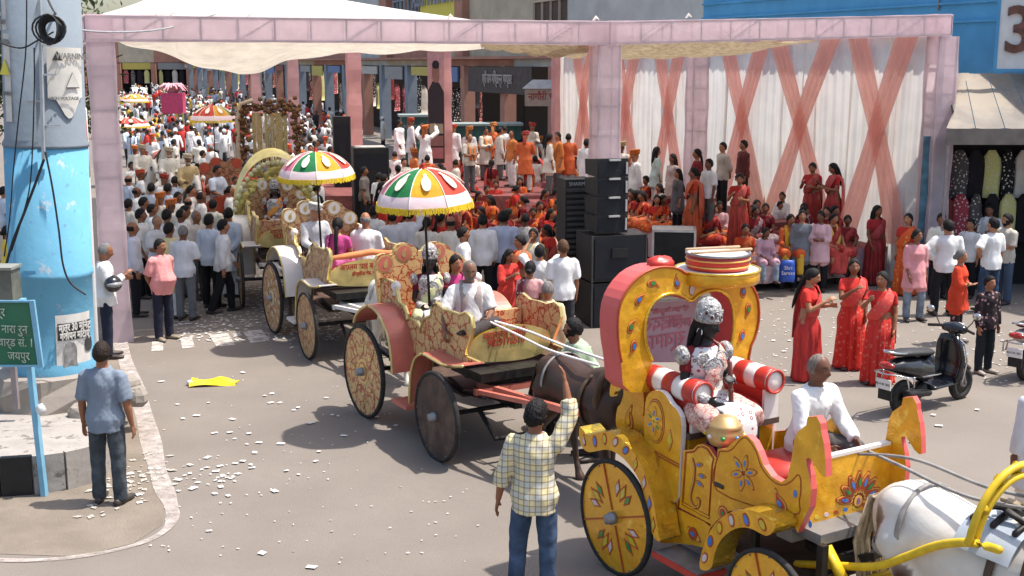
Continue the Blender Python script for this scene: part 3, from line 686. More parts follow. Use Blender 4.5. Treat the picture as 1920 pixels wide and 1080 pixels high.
flat(B_, PM + Z * 5.17, PM + SD * 10 + Z * 5.17, D_, 'roof_cloth', WHITECLOTH)
flat(PM + Z * 5.17 + FD * .2, PR + Z * 5.36, PR + SD * 16 + Z * 5.3, PM + SD * 16 + Z * 5.17, 'roof_cloth', gauze('thin_white_cloth', (.92, .9, .87), .5, .04))
flat(C_, PM + SD * 10 + Z * 5.17, PM + SD * 22 + Z * 5.17, C_ + SD * 12, 'roof_cloth', WHITECLOTH)
# sagging ceiling cloths
def sagcloth(pts, z0, m, depth, nm='ceiling_cloth'):
    """pts: (u, v) of the lowest visible edge along the front"""
    us = [p[0] for p in pts]; vs_ = [p[1] for p in pts]
    def f(a, b):
        u = us[0] + (us[-1] - us[0]) * a; v = float(np.interp(u, us, vs_)); x0 = (u - 960) / F
        # foot point on the front beam line
        d = ray(u, 90); n_ = np.array((-FD[1], FD[0])); t = (n_ @ PL[:2]) / (n_ @ d[:2]); y0 = d[1] * t + .3
        zz = aty(u, v, y0 + 2.2)[2]; ztop = z0
        low = ztop - zz; x = aty(u, 90, y0)[0]
        prof = math.sin(math.pi * min(1, b * 1.0)) ** .8
        dd = depth * b; return tp((x + SD[0] * dd * .0, y0 + dd, ztop - low * prof - .03 * math.sin(a * 31 + b * 9)))
    return grid(f, 60, 16, nm, m, tent)
sagcloth([(216, 92), (260, 106), (330, 128), (385, 140), (430, 134), (480, 118), (540, 106), (600, 99), (640, 101), (700, 99), (780, 96), (830, 93), (900, 92)], 4.82, CREAM, 4.4)
sagcloth([(900, 90), (960, 96), (1000, 103), (1060, 107), (1107, 108)], 4.80, JUTE, 4.4)
sagcloth([(1157, 108), (1240, 110), (1330, 106), (1400, 104), (1440, 98), (1500, 86), (1530, 79)], 4.84, JUTE, 4.4)
for i in range(7):                            # knots of rope and bunched cloth along the front beam
    p = PL + (PR - PL) * rnd.random() + Z * (5.19 if i < 13 else 5.24); mb = MB()
    if p[0] > 1.5: p = p + Z * (.02 + .19 * (p[0] - 1.65) / 6.65)
    tube(mb, [tp(p) + V(-.04, 0, 0), tp(p) + V(0, -.02, .05), tp(p) + V(.05, .01, .01)], [.02, .03, .012], 6); part('rope_knot', mb, WHITECLOTH, tent)

# ------------------------------------------------------------------ curtain backdrop with crossed drapes
CUR0 = PR + V(-.15, .15, 0); CN = np.array((-SD[1], SD[0], 0)); CN = CN if CN[0] < 0 else -CN      # CN points to the stage side
def cur_s(u):
    d = ray(u, 200); n_ = np.array((SD[1], -SD[0])); t = (n_ @ CUR0[:2]) / (n_ @ d[:2]); p = d[:2] * t; return float((p - CUR0[:2]) @ SD[:2])
CUR = mat('white_curtain', (.94, .90, .85), .9, var=.06, vs=2, spec=.1, trans=.55, bump=.15, bs=6)
curtain = thing('curtain_backdrop', 'pleated white curtain wall with crossed salmon drapes behind the stage', 'curtain', CUR0)
def cp(s, z, off=0.0): return SD * s + CN * off + Z * z
for i in range(14):
    s0, s1 = i * 1.2 - .1, (i + 1) * 1.2 - .02
    def f(a, b):
        s = s0 + (s1 - s0) * a; z = .02 + 5.0 * b; pl = .03 * math.sin(s * 15 + 2.2 * math.sin(s * 2.3) + .5 * math.sin(b * 2 + s)) * (.5 + .5 * math.sin(s * 1.7 + i) ** 2) + .012 * math.sin(s * 43 + b) + .035 * math.sin(b * 4 + i * 1.3) * b * (1 - b) * 3
        return cp(s, z, pl)
    grid(f, 40, 8, 'curtain_panel', CUR, curtain)
rail = MB()
for k in range(6): bar(rail, cp(k * 3.1 + .9, .02, -.09), cp(k * 3.1 + .9, 4.95, -.09), .05)
part('support_rail', rail, STEEL, curtain, False)
DRAPE = gauze('salmon_drape', (.90, .47, .40), .12, .06)
for uL, uR, wd in [(1612, 1708, .62), (1463, 1566, .62), (1367, 1440, .6), (1240, 1287, .58), (1163, 1203, .58), (1086, 1120, .58)]:
    a, b = cur_s(uL), cur_s(uR)
    for k, (p, q) in enumerate(((a, b), (b, a))):
        def f(x, y):
            s = p + (q - p) * (y + .03 * math.sin(math.pi * y)) + (x - .5) * wd * (1 - .2 * math.exp(-((y - .5) / .2) ** 2)); off = .13 + .07 * k + .02 * math.sin(x * 40) + .012 * math.sin(x * 19 + y * 7)
            return cp(s, 4.95 - 4.15 * y, off)
        grid(f, 34, 24, 'drape', DRAPE, curtain)

# ------------------------------------------------------------------ stage
SKIRT = mat('lavender_stage_skirt', (.52, .38, .42), .9, var=.15, vs=3, spec=.1, bump=.3, bs=5); REDCARPET = mat('red_carpet', (.30, .10, .09), .95, var=.2, vs=8); BLACKM = mat('black_paint', (.012, .012, .014), .5, var=.2, vs=6, spec=.4)
SZ = .72; S_A = V(4.6, 23.2, 0); S_B = V(7.75, 24.5, 0); S_C = S_B + SD * 14; S_D = S_A + SD * 14.5
stage = thing('stage', 'low stage with a lavender skirt and red carpet in front of the curtain', 'stage', S_A)
def top(nm, pts, z0, z1, m, par):
    mb = MB(); prism(mb, [(p[0] - S_A[0], p[1] - S_A[1]) for p in pts], lambda a, b: V(a, b, z1), lambda a, b: V(a, b, z0)); return part(nm, mb, m, par, False)
top('platform', [S_A, S_B, S_C, S_D], SZ - .12, SZ, REDCARPET, stage)
for p, q in ((S_A, S_B), (S_A, S_D)):
    n_ = nrm(np.cross(q - p, Z)); n_ = n_ if n_ @ (S_A - S_C) > 0 else -n_
    grid(lambda a, b: p - S_A + (q - p) * a + n_ * (.02 + .02 * math.sin(a * 60) * (1 - b)) + Z * (.16 + (SZ + .005 - .16) * b), 90, 3, 'skirt', SKIRT, stage)
for k in range(5):
    for p, q in ((S_A, S_B), (S_A, S_D)):
        mb = MB(); c = p + (q - p) * (k + .3) / 5 - S_A + nrm(S_C - S_A) * .12; bar(mb, c, c + Z * (SZ - .13), .09); part('leg', mb, BLACKM, stage, False)

top('rear_tier', [S_B + SD * 2.5 + CN * .15, S_B + SD * 13 + CN * .15, S_B + SD * 13 + CN * 1.9, S_B + SD * 2.5 + CN * 1.9], SZ + .002, .97, REDCARPET, stage)
dais = thing('rear_dais', 'low red carpeted dais behind the seated women', 'platform', (0, 36, 0)); mb = MB(); prism(mb, [(-7.5, -2.6), (3.0, -2.6), (.4, 5.6), (-9.5, 5.6)], lambda a, b: V(a, b, .8), lambda a, b: V(a, b, 0)); part('platform', mb, REDCARPET, dais, False)
# ------------------------------------------------------------------ buildings
def plaster(name, col, dirt, var=.12): 
    m = mat(name, col, .9, var=var, vs=1.2, bump=.25, bs=12, spec=.15); add_wear(m, 1.1, dirt, .52, .72, .55); add_wear(m, 9, dirt, .6, .7, .5); return m
BLUEW = plaster('blue_plaster', (.11, .37, .62), (.09, .28, .48)); GREYW = plaster('grey_plaster', (.50, .52, .50), (.38, .38, .36)); CREAMW = plaster('cream_plaster', (.52, .45, .34), (.38, .33, .26)); PINKW = plaster('pink_plaster', (.45, .23, .17), (.3, .16, .12)); TANW = plaster('tan_plaster', (.52, .38, .25), (.4, .3, .2))
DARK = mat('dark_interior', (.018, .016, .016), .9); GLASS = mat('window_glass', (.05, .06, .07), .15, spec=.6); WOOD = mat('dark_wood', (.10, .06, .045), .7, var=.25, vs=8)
def wallbox(name, parent, base, p, q, z0, z1, th, m):
    """wall from p to q (ground points), thickness th to the back (away from CN side)"""
    t = nrm(q - p); n_ = V(t[1], -t[0], 0); n_ = n_ if n_[0] > 0 or abs(n_[0]) < 1e-6 else -n_
    mb = MB(); mb.add([a + n_ * k * th + Z * z - base for a in (p, q) for k in (0, 1) for z in (z0, z1)], [(0, 1, 3, 2), (4, 6, 7, 5), (0, 4, 5, 1), (2, 3, 7, 6), (0, 2, 6, 4), (1, 5, 7, 3)]); return part(name, mb, m, parent, False)
BB = PR + V(2.4, .6, 0)                          # blue building: face parallel to the curtain
blue = thing('blue_building', 'bright blue plastered building behind the white curtain', 'building', BB)
wallbox('wall', blue, BB, BB - SD * 3.2, BB + SD * 12.9, 0, 6.75, .4, BLUEW)
for k in range(3): wallbox('moulding', blue, BB, BB + CN * .06 - SD * 3.2, BB + CN * .06 + SD * 12.9, 5.3 + k * .4, 5.35 + k * .4, .06, BLUEW)
for s, z in ((3.2, 5.6), (1.0, 5.7)):
    mb = MB(); b0 = SD * s + CN * .05; tube(mb, [b0 + Z * z, b0 + Z * (z + .9)], .025, 6); part('pipe', mb, STEEL, blue)
# number sign with a moulded figure
sgn = thing('number_sign', 'white sign board with a moulded brown figure three on the blue wall', 'sign', aty(1925, 60, 24.0))
def signboard(o, w, h, m, y=0, th=.05, z=0): 
    mb = MB(); box(mb, (0, y, z), (w, th, h)); return part('board', mb, m, o, False)
WHITEP = mat('white_paint', (.75, .73, .70), .6, var=.06); BROWN3 = mat('bronze_letter', (.22, .10, .075), .35, .3, var=.3, vs=8)
signboard(sgn, 1.14, 1.42, WHITEP)
fr = MB()
for sx in (-1, 1): box(fr, (sx * .58, -.02, 0), (.035, .09, 1.5))
for sz in (-1, 1): box(fr, (0, -.021, sz * .735), (1.2, .09, .035))
part('frame', fr, BLUEW, sgn, False)
FONTD = None
def text(s, parent, loc, size, m, rot=(math.pi / 2, 0, 0), ext=.004, name='lettering', align='CENTER', sx=1.0, bold=0.0):
    c = bpy.data.curves.new(name, 'FONT'); c.body = s; c.size = size; c.extrude = ext; c.align_x = align; c.align_y = 'CENTER'; c.resolution_u = 3; c.offset = bold
    t_ = bpy.data.objects.new('t_', c); _ts.collection.objects.link(t_); _ts.view_layers[0].update(); dg = _ts.view_layers[0].depsgraph; me = bpy.data.meshes.new_from_object(t_.evaluated_get(dg)); bpy.data.objects.remove(t_)
    me.materials.clear(); me.materials.append(m); o = obj(name, me, parent); o.location = loc; o.rotation_euler = rot; o.scale = (sx, 1, 1); return o
text('3', sgn, (-.17, -.03, 0), 1.25, BROWN3, ext=.05, bold=.02, name='numeral')
text('2', sgn, (.42, -.03, 0), 1.25, BROWN3, ext=.05, bold=.02, name='numeral')
# awning and garment stall on the right edge
awn = thing('shop_awning', 'faded grey sheet awning sloping out from the blue wall', 'awning', aty(1850, 240, 22.6))
AO = np.array(awn.location); AWN = mat('awning_sheet', (.25, .22, .19), .8, var=.15, vs=2, bump=.2, bs=4); add_wear(AWN, .8, (.31, .26, .2), .48, .6, .8)
for i in range(6):
    a0, a1 = -.75 + i * .55, -.75 + (i + 1) * .55 - .015
    def f(a, b):
        x = a0 + (a1 - a0) * a; return V(x * 1.0 + (.55 * b if i == 0 and a < .01 else 0) + .55 * b * (1 - (x + .75) / 3.3), 2.0 * b, 1.0 * b - .02 * math.sin(a * math.pi))
    grid(f, 4, 6, 'awning_panel', AWN, awn)
mb = MB(); box(mb, (.88, -.03, -.16), (3.26, .035, .30)); part('valance', mb, mat('valance_cloth', (.22, .19, .165), .9, var=.2, vs=3), awn, False)
for x in (-.7, 2.4):
    mb = MB(); bar(mb, (x, 0, -.2), (x, 0, -AO[2]), .05); part('pole', mb, STEEL, awn, False)
stall = thing('garment_stall', 'dark stall hung with printed garments under the grey awning', 'stall', (AO[0], AO[1] + 1.2, 0))
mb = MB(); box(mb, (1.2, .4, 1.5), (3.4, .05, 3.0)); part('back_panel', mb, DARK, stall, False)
mb = MB(); box(mb, (-.62, -.35, 1.6), (.5, .06, 2.9)); part('side_panel', mb, mat('teal_boards', (.09, .2, .27), .7, var=.25, vs=6), stall, False)
GC = [srgb(150, 60, 70), srgb(80, 75, 75), srgb(40, 35, 40), srgb(190, 185, 120), srgb(30, 28, 30), srgb(200, 190, 180), srgb(45, 40, 45), srgb(120, 50, 45)]
GARM = pattern_mat('printed_garment', 'floral', (.1, .1, .1), (.6, .55, .5), 16, objcol=True)
def garment(w=.34, h=.9, sd_=0):
    mb = MB(); r = random.Random(sd_); n = 8; vs = []
    for k in range(7):
        t = k / 6; ww = w * (.35 + .65 * min(1, t * 5)) * (1 + .12 * t)
        for i in range(n): a = 2 * math.pi * i / n; vs.append((math.cos(a) * ww / 2 + .015 * math.sin(5 * t + i), math.sin(a) * .05 * (1 + .4 * math.sin(3 * a + k)), -h * t))
    mb.add(vs, [(k * n + i, k * n + (i + 1) % n, (k + 1) * n + (i + 1) % n, (k + 1) * n + i) for k in range(6) for i in range(n)] + [tuple(range(n)), tuple(6 * n + i for i in range(n))[::-1]])
    return mb.mesh('garment', [GARM if sd_ % 2 else M_CLOTH])
GM = [garment(.34, .95, i) for i in range(4)] + [garment(.26, 1.3, 5)]
for i in range(14):
    o = obj('garment', GM[i % 5], stall, GC[i % 8]); o.location = (-.3 + (i % 7) * .32, .1 - .18 * (i // 7), 2.75 - .85 * (i // 7)); o.rotation_euler = (0, 0, rnd.uniform(-.3, .3))

# bazaar: one long arcade building running away to the left
B0 = V(2.4, 46.5, 0); BD = nrm((-.36, .93, 0)); BNv = V(-BD[1], BD[0], 0)    # towards the street
bz = thing('bazaar_building', 'long two storey bazaar arcade with pink columns and shops along the street', 'building', B0)
def bp(s, z, off=0.0): return BD * s + BNv * off + Z * z
def bwall(name, s0, s1, z0, z1, off, th, m):
    mb = MB(); mb.add([bp(s, z, o) for s in (s0, s1) for o in (off, off - th) for z in (z0, z1)], [(0, 1, 3, 2), (4, 6, 7, 5), (0, 4, 5, 1), (2, 3, 7, 6), (0, 2, 6, 4), (1, 5, 7, 3)]); return part(name, mb, m, bz, False)
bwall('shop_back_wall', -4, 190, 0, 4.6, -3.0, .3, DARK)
for k in range(19):
    s0 = -4 + k * 10.2; m = (CREAMW, CREAMW, PINKW, GREYW, PINKW)[k % 5]
    bwall('upper_wall', s0, s0 + 10.19, 4.6, 10.5, 0, .4, m); bwall('fascia', s0, s0 + 10.19, 4.3, 4.6, .08, .5, (GREYW, PINKW, CREAMW)[k % 3])
    bwall('cornice', s0, s0 + 10.18, 4.62, 4.74, .5, .5, PINKW)
LBLUE = plaster('pale_blue_plaster', (.27, .31, .36), (.18, .2, .23))
for k in range(26):
    s0 = 1.5 + k * 5.0 + (k % 3) * .4; mb = MB(); m = PINKW if s0 < 14 or k % 3 == 0 else LBLUE
    mb.add([bp(s0 + a, z, o) for a in (0, .55) for o in (.25, -.3) for z in (0, 4.32)], [(0, 1, 3, 2), (4, 6, 7, 5), (0, 4, 5, 1), (2, 3, 7, 6), (0, 2, 6, 4), (1, 5, 7, 3)]); part('column', mb, m, bz, False)
    if k > 1:
        for q in range(6):                    # clothes hung out in each bay
            o = obj('garment', GM[(k + q) % 5], bz, GC[(k * 3 + q) % 8]); o.location = bp(s0 + .9 + q * .62, 3.9 - .7 * (q % 3 == 1), -.6 - .5 * (q % 2)); o.rotation_euler = (0, 0, 1.2 + rnd.uniform(-.4, .4)); o.scale = (2.0, 1.6, 1.7)
        mb = MB(); mb.add([bp(s0 + a, z, .33) for a in (.7, 4.3) for z in (3.45 + .3 * (k % 2), 4.25)], [(0, 2, 3, 1)]); b2 = MB(); b2.add([bp(s0 + a, z, o) for a in (.7, 4.3) for o in (.36, .3) for z in (3.55 + .25 * (k % 2), 4.25)], [(0, 1, 3, 2), (4, 6, 7, 5), (0, 4, 5, 1), (2, 3, 7, 6), (0, 2, 6, 4), (1, 5, 7, 3)])
        part('shop_sign', b2, mat('shop_sign_%d' % (k % 5), [(.5, .48, .44), (.25, .06, .05), (.12, .2, .4), (.55, .45, .1), (.3, .3, .3)][k % 5], .6), bz, False)
def bwin(s0, s1, z0, z1, bars=3, m=None, fm=None):
    w = MB(); w.add([bp(s, z, .02) for s in (s0, s1) for z in (z0, z1)], [(0, 2, 3, 1)]); o = part('window', w, m or GLASS, bz, False); fm = fm or WHITEP
    f = MB()
    for i in range(bars + 1): s = s0 + (s1 - s0) * i / bars; bar(f, bp(s, z0, .05), bp(s, z1, .05), .09)
    for z in (z0, z1, (z0 + z1) / 2): bar(f, bp(s0, z, .06), bp(s1, z, .06), .09)
    part('frame', f, fm, o, False)
def bs_of(u):                                   # position along the arcade of a picture column
    d = ray(u, 50); n_ = np.array((BD[1], -BD[0])); t = (n_ @ B0[:2]) / (n_ @ d[:2]); return float((d[:2] * t - B0[:2]) @ BD[:2])
bwin(bs_of(1068), bs_of(1003), 5.2, 8.6, 4, WOOD, CREAMW); bwin(bs_of(1117), bs_of(1074), 5.2, 8.6, 2, GLASS, STEEL)
for a, b in ((788, 768), (762, 740)): bwin(bs_of(a), bs_of(b), 6.3, 9.4, 3, GLASS, LBLUE)
for k in range(12): bwin(40 + k * 9, 43 + k * 9, 6, 9, 3)
for u0, u1, m in ((1121, 1150, TANW), (865, 880, PINKW), (722, 735, PINKW)):
    bwall('pilaster', bs_of(u1), bs_of(u0), 0 if m is TANW else 4.7, 10.4, .35, .4, m)
s0, s1 = bs_of(864), bs_of(796); YEL = mat('yellow_sign', (.72, .62, .08), .6, var=.08)
bwall('sign_board', s0, s1, 5.95, 9.2, .22, .12, YEL)
GREYL = mat('grey_letter', (.25, .27, .33), .6)
ang = math.atan2(-BD[1], -BD[0])
text('ASSIB HANDICRAFTS', bz, bp((s0 + s1) / 2, 7.75, .36), 1.35, GREYL, (math.pi / 2, 0, ang), .02, sx=.62, bold=.01)
text('KASHI', bz, bp((s0 + s1) / 2 - .5, 6.2, .36), .5, mat('blue_letter', (.05, .1, .35), .6), (math.pi / 2, 0, ang), .02)
s0, s1 = bs_of(1015), bs_of(893); BRN = mat('brown_sign', (.085, .06, .055), .7, var=.2, vs=4)
bwall('sign_board', s0, s1, 3.15, 4.28, .42, .1, BRN)
text('श्री राम मिष्ठान्न भण्डार', bz, bp((s0 + s1) / 2, 3.75, .46), .62, mat('cream_letter', (.45, .40, .36), .7), (math.pi / 2, 0, ang), .02, sx=.62, bold=.006)
grey = thing('grey_building', 'pale grey plastered wall between the arcade and the blue building', 'building', BB + SD * 13.1)
wallbox('wall', grey, BB + SD * 13.1, BB + SD * 13.1, BB + SD * 22, 0, 7.0, .4, GREYW)
# block closing the far end of the street
fb = thing('far_bazaar_block', 'long dark shop block closing the far end of the street', 'building', (-62, 172, 0))
for k in range(14):
    x = -34 + k * 5; mb = MB(); box(mb, (x + 2.5, 6, 7.5), (4.98, 8, 6), 0); part('upper_wall', mb, (CREAMW, PINKW, GREYW, PINKW)[k % 4], fb, False); mb = MB(); box(mb, (x, 1.7, 2.2), (.7, .6, 4.4)); part('column', mb, PINKW, fb, False)
    mb = MB(); box(mb, (x + 2.5, 1.9, 4.0), (4.0, .15, .9)); part('shop_sign', mb, mat('shop_sign_%d' % (k % 5)), fb, False)
    for q in range(4): o = obj('garment', GM[(k + q) % 5], fb, GC[(k * 3 + q) % 8]); o.location = (x + .9 + q * 1.0, 1.9, 3.5); o.scale = (2.2, 2, 2)
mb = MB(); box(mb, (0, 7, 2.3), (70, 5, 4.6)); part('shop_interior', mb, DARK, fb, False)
# tea shop awning, green kiosks
tea = thing('tea_stall_awning', 'small cream canopy with red Hindi lettering over the tea stall', 'awning', aty(1014, 182, 44.0))
mb = MB(); box(mb, (.1, 0, 0), (1.35, .9, .62)); part('valance', mb, mat('tea_cream', (.42, .33, .25), .9, var=.15), tea, False)
mb = MB(); mb.add([(-.66, -.5, .31), (.86, -.5, .31), (.86, .5, .31), (-.66, .5, .31), (-.3, .1, .62), (.8, .1, .62)], [(0, 1, 5, 4), (1, 2, 5), (2, 3, 4, 5), (3, 0, 4), (0, 3, 2, 1)]); part('top', mb, mat('tea_top', (.4, .38, .35), .8), tea, False)
text('नागौरी चाय', tea, (.12, -.46, .02), .36, mat('red_letter', (.35, .04, .03), .6), ext=.004, sx=.8, bold=.004)
for sx in (-.6, .8):
    mb = MB(); bar(mb, (sx, .3, -.3), (sx, .3, -tea.location[2]), .06); part('pole', mb, DARK, tea, False)
GREEN = mat('green_kiosk_paint', (.035, .13, .11), .5, var=.2, vs=3)
def kiosk(lbl, p, w, d, h, a):
    k = thing('kiosk', lbl, 'kiosk', p, a); mb = MB(); box(mb, (0, 0, h / 2), (w, d, h)); part('cabinet', mb, GREEN, k, False)
    mb = MB(); box(mb, (0, -.05, h + .04), (w + .2, d + .25, .08)); part('lid', mb, mat('kiosk_lid', (.3, .36, .33), .5), k, False)
    for i in range(5): mb = MB(); bar(mb, (-w / 2 + w * (i + .5) / 5, -d / 2 - .02, .1), (-w / 2 + w * (i + .5) / 5, -d / 2 - .02, h - .05), .05); part('rib', mb, GREEN, k, False)
    return k
kiosk('wide dark green metal kiosk behind the turbaned crowd', atz(910, 340) * V(1, 1, 0) * .995, 2.6, 1.2, 2.15, .1)
k2 = kiosk('green kiosk with a lettered board left of the portrait banner post', (-3.55, 45, 0), 1.15, .9, 2.5, .15)
for i in range(2): text('राजस्थान खादी भवन', k2, (0, -.52, 2.15 - .6 * i), .17, mat('pale_letter', (.35, .45, .42), .6), ext=.003, sx=.8)
# portrait banner on a tent post (flat print)
ban = thing('portrait_banner', 'tall dark printed banner with a man in black tied to a pink post', 'banner', aty(819, 300, 38.6))
ban.location = tuple(aty(819, 306, 38.6)); mb = MB(); box(mb, (0, 0, 1.75), (.52, .02, 3.5)); part('cloth', mb, mat('banner_pink', (.55, .30, .27), .8), ban, False)
def flatshape(pts, y, nm, m, par, th=.004):
    mb = MB(); prism(mb, pts, lambda a, b: V(a, y - th, b), lambda a, b: V(a, y, b)); return part(nm, mb, m, par, False)
flatshape([(-.255, 0.0), (.255, 0.0), (.255, 2.25), (.1, 2.55), (-.1, 2.6), (-.255, 2.3)], -.012, 'printed_coat', mat('banner_black', (.03, .022, .025), .7), ban)
flatshape(smooth_poly([(-.11, 2.55), (.11, 2.55), (.12, 3.0), (.07, 3.2), (-.07, 3.2), (-.12, 3.0)], 2), -.018, 'printed_face', mat('banner_skin', (.30, .14, .1), .7), ban)
flatshape(smooth_poly([(-.12, 2.98), (.12, 2.98), (.1, 3.24), (-.1, 3.24)], 2), -.024, 'printed_hair', mat('banner_hair', (.02, .015, .015), .7), ban)
for i, c in enumerate(((.4, .15, .15), (.25, .12, .1), (.35, .3, .2))): flatshape([(-.22, .15 + .4 * i), (.22, .15 + .4 * i), (.22, .5 + .38 * i), (-.22, .5 + .38 * i)], -.02, 'printed_panel', mat('banner_panel_%d' % i, c, .7), ban)
# ------------------------------------------------------------------ painted column on its plinth
def ppt(o, p): return np.asarray(p, float) - np.array(o.location)
CC = aty(90, 600, 14.2); CR = .47
KERBW = plaster('kerb_whitewash', (.36, .33, .30), (.15, .135, .12)); add_wear(KERBW, 5, (.1, .09, .085), .56, .62, .8); STONE = plaster('rough_stone', (.33, .29, .25), (.16, .14, .12))
plinth = thing('plinth', 'stone traffic island with black and white painted kerb under the blue column', 'plinth', (CC[0], CC[1], 0))
pl = [np.array(g(u, v, .40)) for u, v in [(-140, 868), (0, 862), (60, 858), (120, 850), (170, 838), (205, 815), (222, 785), (224, 760), (215, 730), (150, 700), (0, 690), (-140, 700)]]
mb = MB(); c2 = np.array((CC[0], CC[1])); prism(mb, [tuple(p - c2) for p in pl], lambda a, b: V(a, b, .40), lambda a, b: V(a, b, 0)); part('slab', mb, KERBW, plinth, False)
for i in range(0, 8):
    a, b = pl[i] - c2, pl[i + 1] - c2; d = b - a; n_ = nrm((d[1], -d[0])); L_ = np.linalg.norm(d)
    k = max(1, int(L_ / .35))
    for q in range(k):
        p0, p1 = a + d * q / k, a + d * (q + .97) / k; mb = MB(); o_ = .035 + .012 * rnd.random(); hh = .405 + rnd.uniform(-.02, .025)
        mb.add([(*(p + n_[:2] * x), z) for p in (p0, p1) for x in (-.05, o_) for z in (0.0, hh)], [(0, 1, 3, 2), (4, 6, 7, 5), (0, 4, 5, 1), (2, 3, 7, 6), (0, 2, 6, 4), (1, 5, 7, 3)])
        part('kerb_stone', mb, BLACKM if (i in (0, 1) and q < k * .55) or i == 5 else KERBW, plinth, False)
mb = MB(); lathe(mb, [(.72, .38), (.70, .6), (.66, .78), (.6, .80)], seg=9, fn=lambda r, z, t: (r * (1 + .06 * math.sin(5 * t + 9 * z)), z)); part('footing', mb, STONE, plinth, False)
for i in range(5):                              # rough stones at the right of the column foot
    t = math.radians(-50 + i * 17); r = CR + .42 + .12 * (i % 2); mb = MB()
    sphere(mb, (math.cos(t) * r, math.sin(t) * r, .43 + .06 * (i % 3)), (.13, .12, .11), 9, 7, fn=lambda d, p: np.sign(p) * np.abs(p) ** .8 * .75 * (1 + .2 * noise3(d, 3, i))[:, None]); part('stone', mb, STONE, plinth, False)
column = thing('painted_column', 'thick round column painted blue below and grey above with torn posters', 'column', (CC[0], CC[1], .40))
BLUEP = plaster('blue_gloss_paint', (.15, .39, .55), (.12, .29, .42), .1); add_wear(BLUEP, 4, (.34, .40, .44), .62, .66, .85); add_wear(BLUEP, 11, (.12, .2, .26), .64, .68, .7); GREYP = plaster('grey_paint', (.24, .28, .32), (.18, .21, .24))
zg = aty(90, 268, 14.2)[2] - .40
mb = MB(); lathe(mb, [(CR + .02, 0), (CR + .02, .5), (CR, .55), (CR, 1.55), (CR + .015, 1.57), (CR + .015, 1.62), (CR, 1.64), (CR + .0, zg)], seg=40); part('blue_shaft', mb, BLUEP, column)
mb = MB(); lathe(mb, [(CR + .012, zg - .03), (CR + .012, zg), (CR - .015, zg + .05), (CR - .05, zg + 3)], seg=40); part('grey_shaft', mb, GREYP, column)
def curved(par, u0, u1, v0, v1, m, nm, r=CR + .004, torn=0):
    """poster wrapped on the column between picture columns u0..u1"""
    def ang_(u): return -math.pi / 2 + math.asin(max(-.99, min(.99, (aty(u, 500, CC[1] - .2)[0] - CC[0]) / CR)))
    a0, a1 = ang_(u0), ang_(u1); z0, z1 = aty(90, v1, CC[1] - CR)[2] - .40, aty(90, v0, CC[1] - CR)[2] - .40
    def f(a, b):
        t = a0 + (a1 - a0) * a; lo = z0 + (torn * (.5 + .5 * math.sin(a * 7 + 1)) * (1 - b) if torn else 0); return V(math.cos(t) * r, math.sin(t) * r, lo + (z1 - lo) * b)
    grid(f, 10, 4, nm, m, par); return a0, a1, z0, z1
PAPER = mat('poster_paper', (.66, .63, .58), .8, var=.1, vs=5); add_wear(PAPER, 9, (.48, .45, .4), .55, .7, .6); INK = mat('poster_ink', (.05, .05, .05), .8); GREYINK = mat('poster_grey', (.2, .2, .2), .8)
def ctext(s, par, u, v, size, m, r=CR + .012, sx=1.0, bold=.002):
    t = -math.pi / 2 + math.asin(max(-.97, min(.97, (aty(u, 500, CC[1] - .2)[0] - CC[0]) / CR))); z = aty(90, v, CC[1] - CR)[2] - .40
    return text(s, par, (math.cos(t) * r, math.sin(t) * r, z), size, m, (math.pi / 2, 0, t + math.pi / 2), .002, sx=sx, bold=bold)
p1 = thing('warning_poster', 'torn white warning notice on the grey right side of the column', 'poster', (CC[0], CC[1], .40)); curved(p1, 102, 150, 86, 222, PAPER, 'sheet', CR + .0, .25)
ctext('WARNING', p1, 135, 103, .095, GREYINK, CR + .02); ctext('HIGH VOLTAGE', p1, 124, 183, .05, GREYINK, CR + .02)
def tri(par, u, v, s, m, r):
    t = -math.pi / 2 + math.asin(max(-.97, min(.97, (aty(u, 500, CC[1] - .2)[0] - CC[0]) / CR))); z = aty(90, v, CC[1] - CR)[2] - .40; o = V(math.cos(t), math.sin(t), 0); x = V(-math.sin(t), math.cos(t), 0)
    mb = MB(); prism(mb, [(-s, -s * .8), (s, -s * .8), (0, s)], lambda a, b: o * (r + .004) + x * a + Z * (z + b), lambda a, b: o * r + x * a + Z * (z + b)); part('symbol', mb, m, par, False)
tri(p1, 117, 103, .06, INK, CR + .014); tri(p1, 135, 150, .10, GREYINK, CR + .010); tri(p1, 135, 150, .085, PAPER, CR + .016)
p2 = thing('caution_poster', 'white caution notice with yellow triangle on the left of the grey column', 'poster', (CC[0], CC[1], .40)); curved(p2, 21, 36, 64, 230, PAPER, 'sheet', CR + .0)
tri(p2, 26, 128, .10, YEL, CR + .014); ctext('CAUTION', p2, 29, 80, .08, GREYINK, CR + .02, .6); ctext('DRIVING', p2, 29, 177, .06, GREYINK, CR + .02, .7)
p4 = thing('upper_notice', 'white notice at the top left of the grey column', 'poster', (CC[0], CC[1], .40)); curved(p4, 21, 31, -20, 56, PAPER, 'sheet', CR + .0); ctext('ONLY', p4, 26, 42, .07, GREYINK, CR + .02, .7)
p3 = thing('hair_poster', 'black and white Hindi poster with a bald head on the blue column', 'poster', (CC[0], CC[1], .40)); a0, a1, z0, z1 = curved(p3, 101, 160, 592, 718, PAPER, 'sheet', CR + .005)
curved(p3, 104, 160, 608, 640, INK, 'printed_band', CR + .010)
ctext('मात्र 30 मिनट', p3, 128, 616, .125, PAPER, CR + .018, .62, .004); ctext('गंजापन मिटाएं', p3, 128, 632, .12, PAPER, CR + .018, .62, .004)
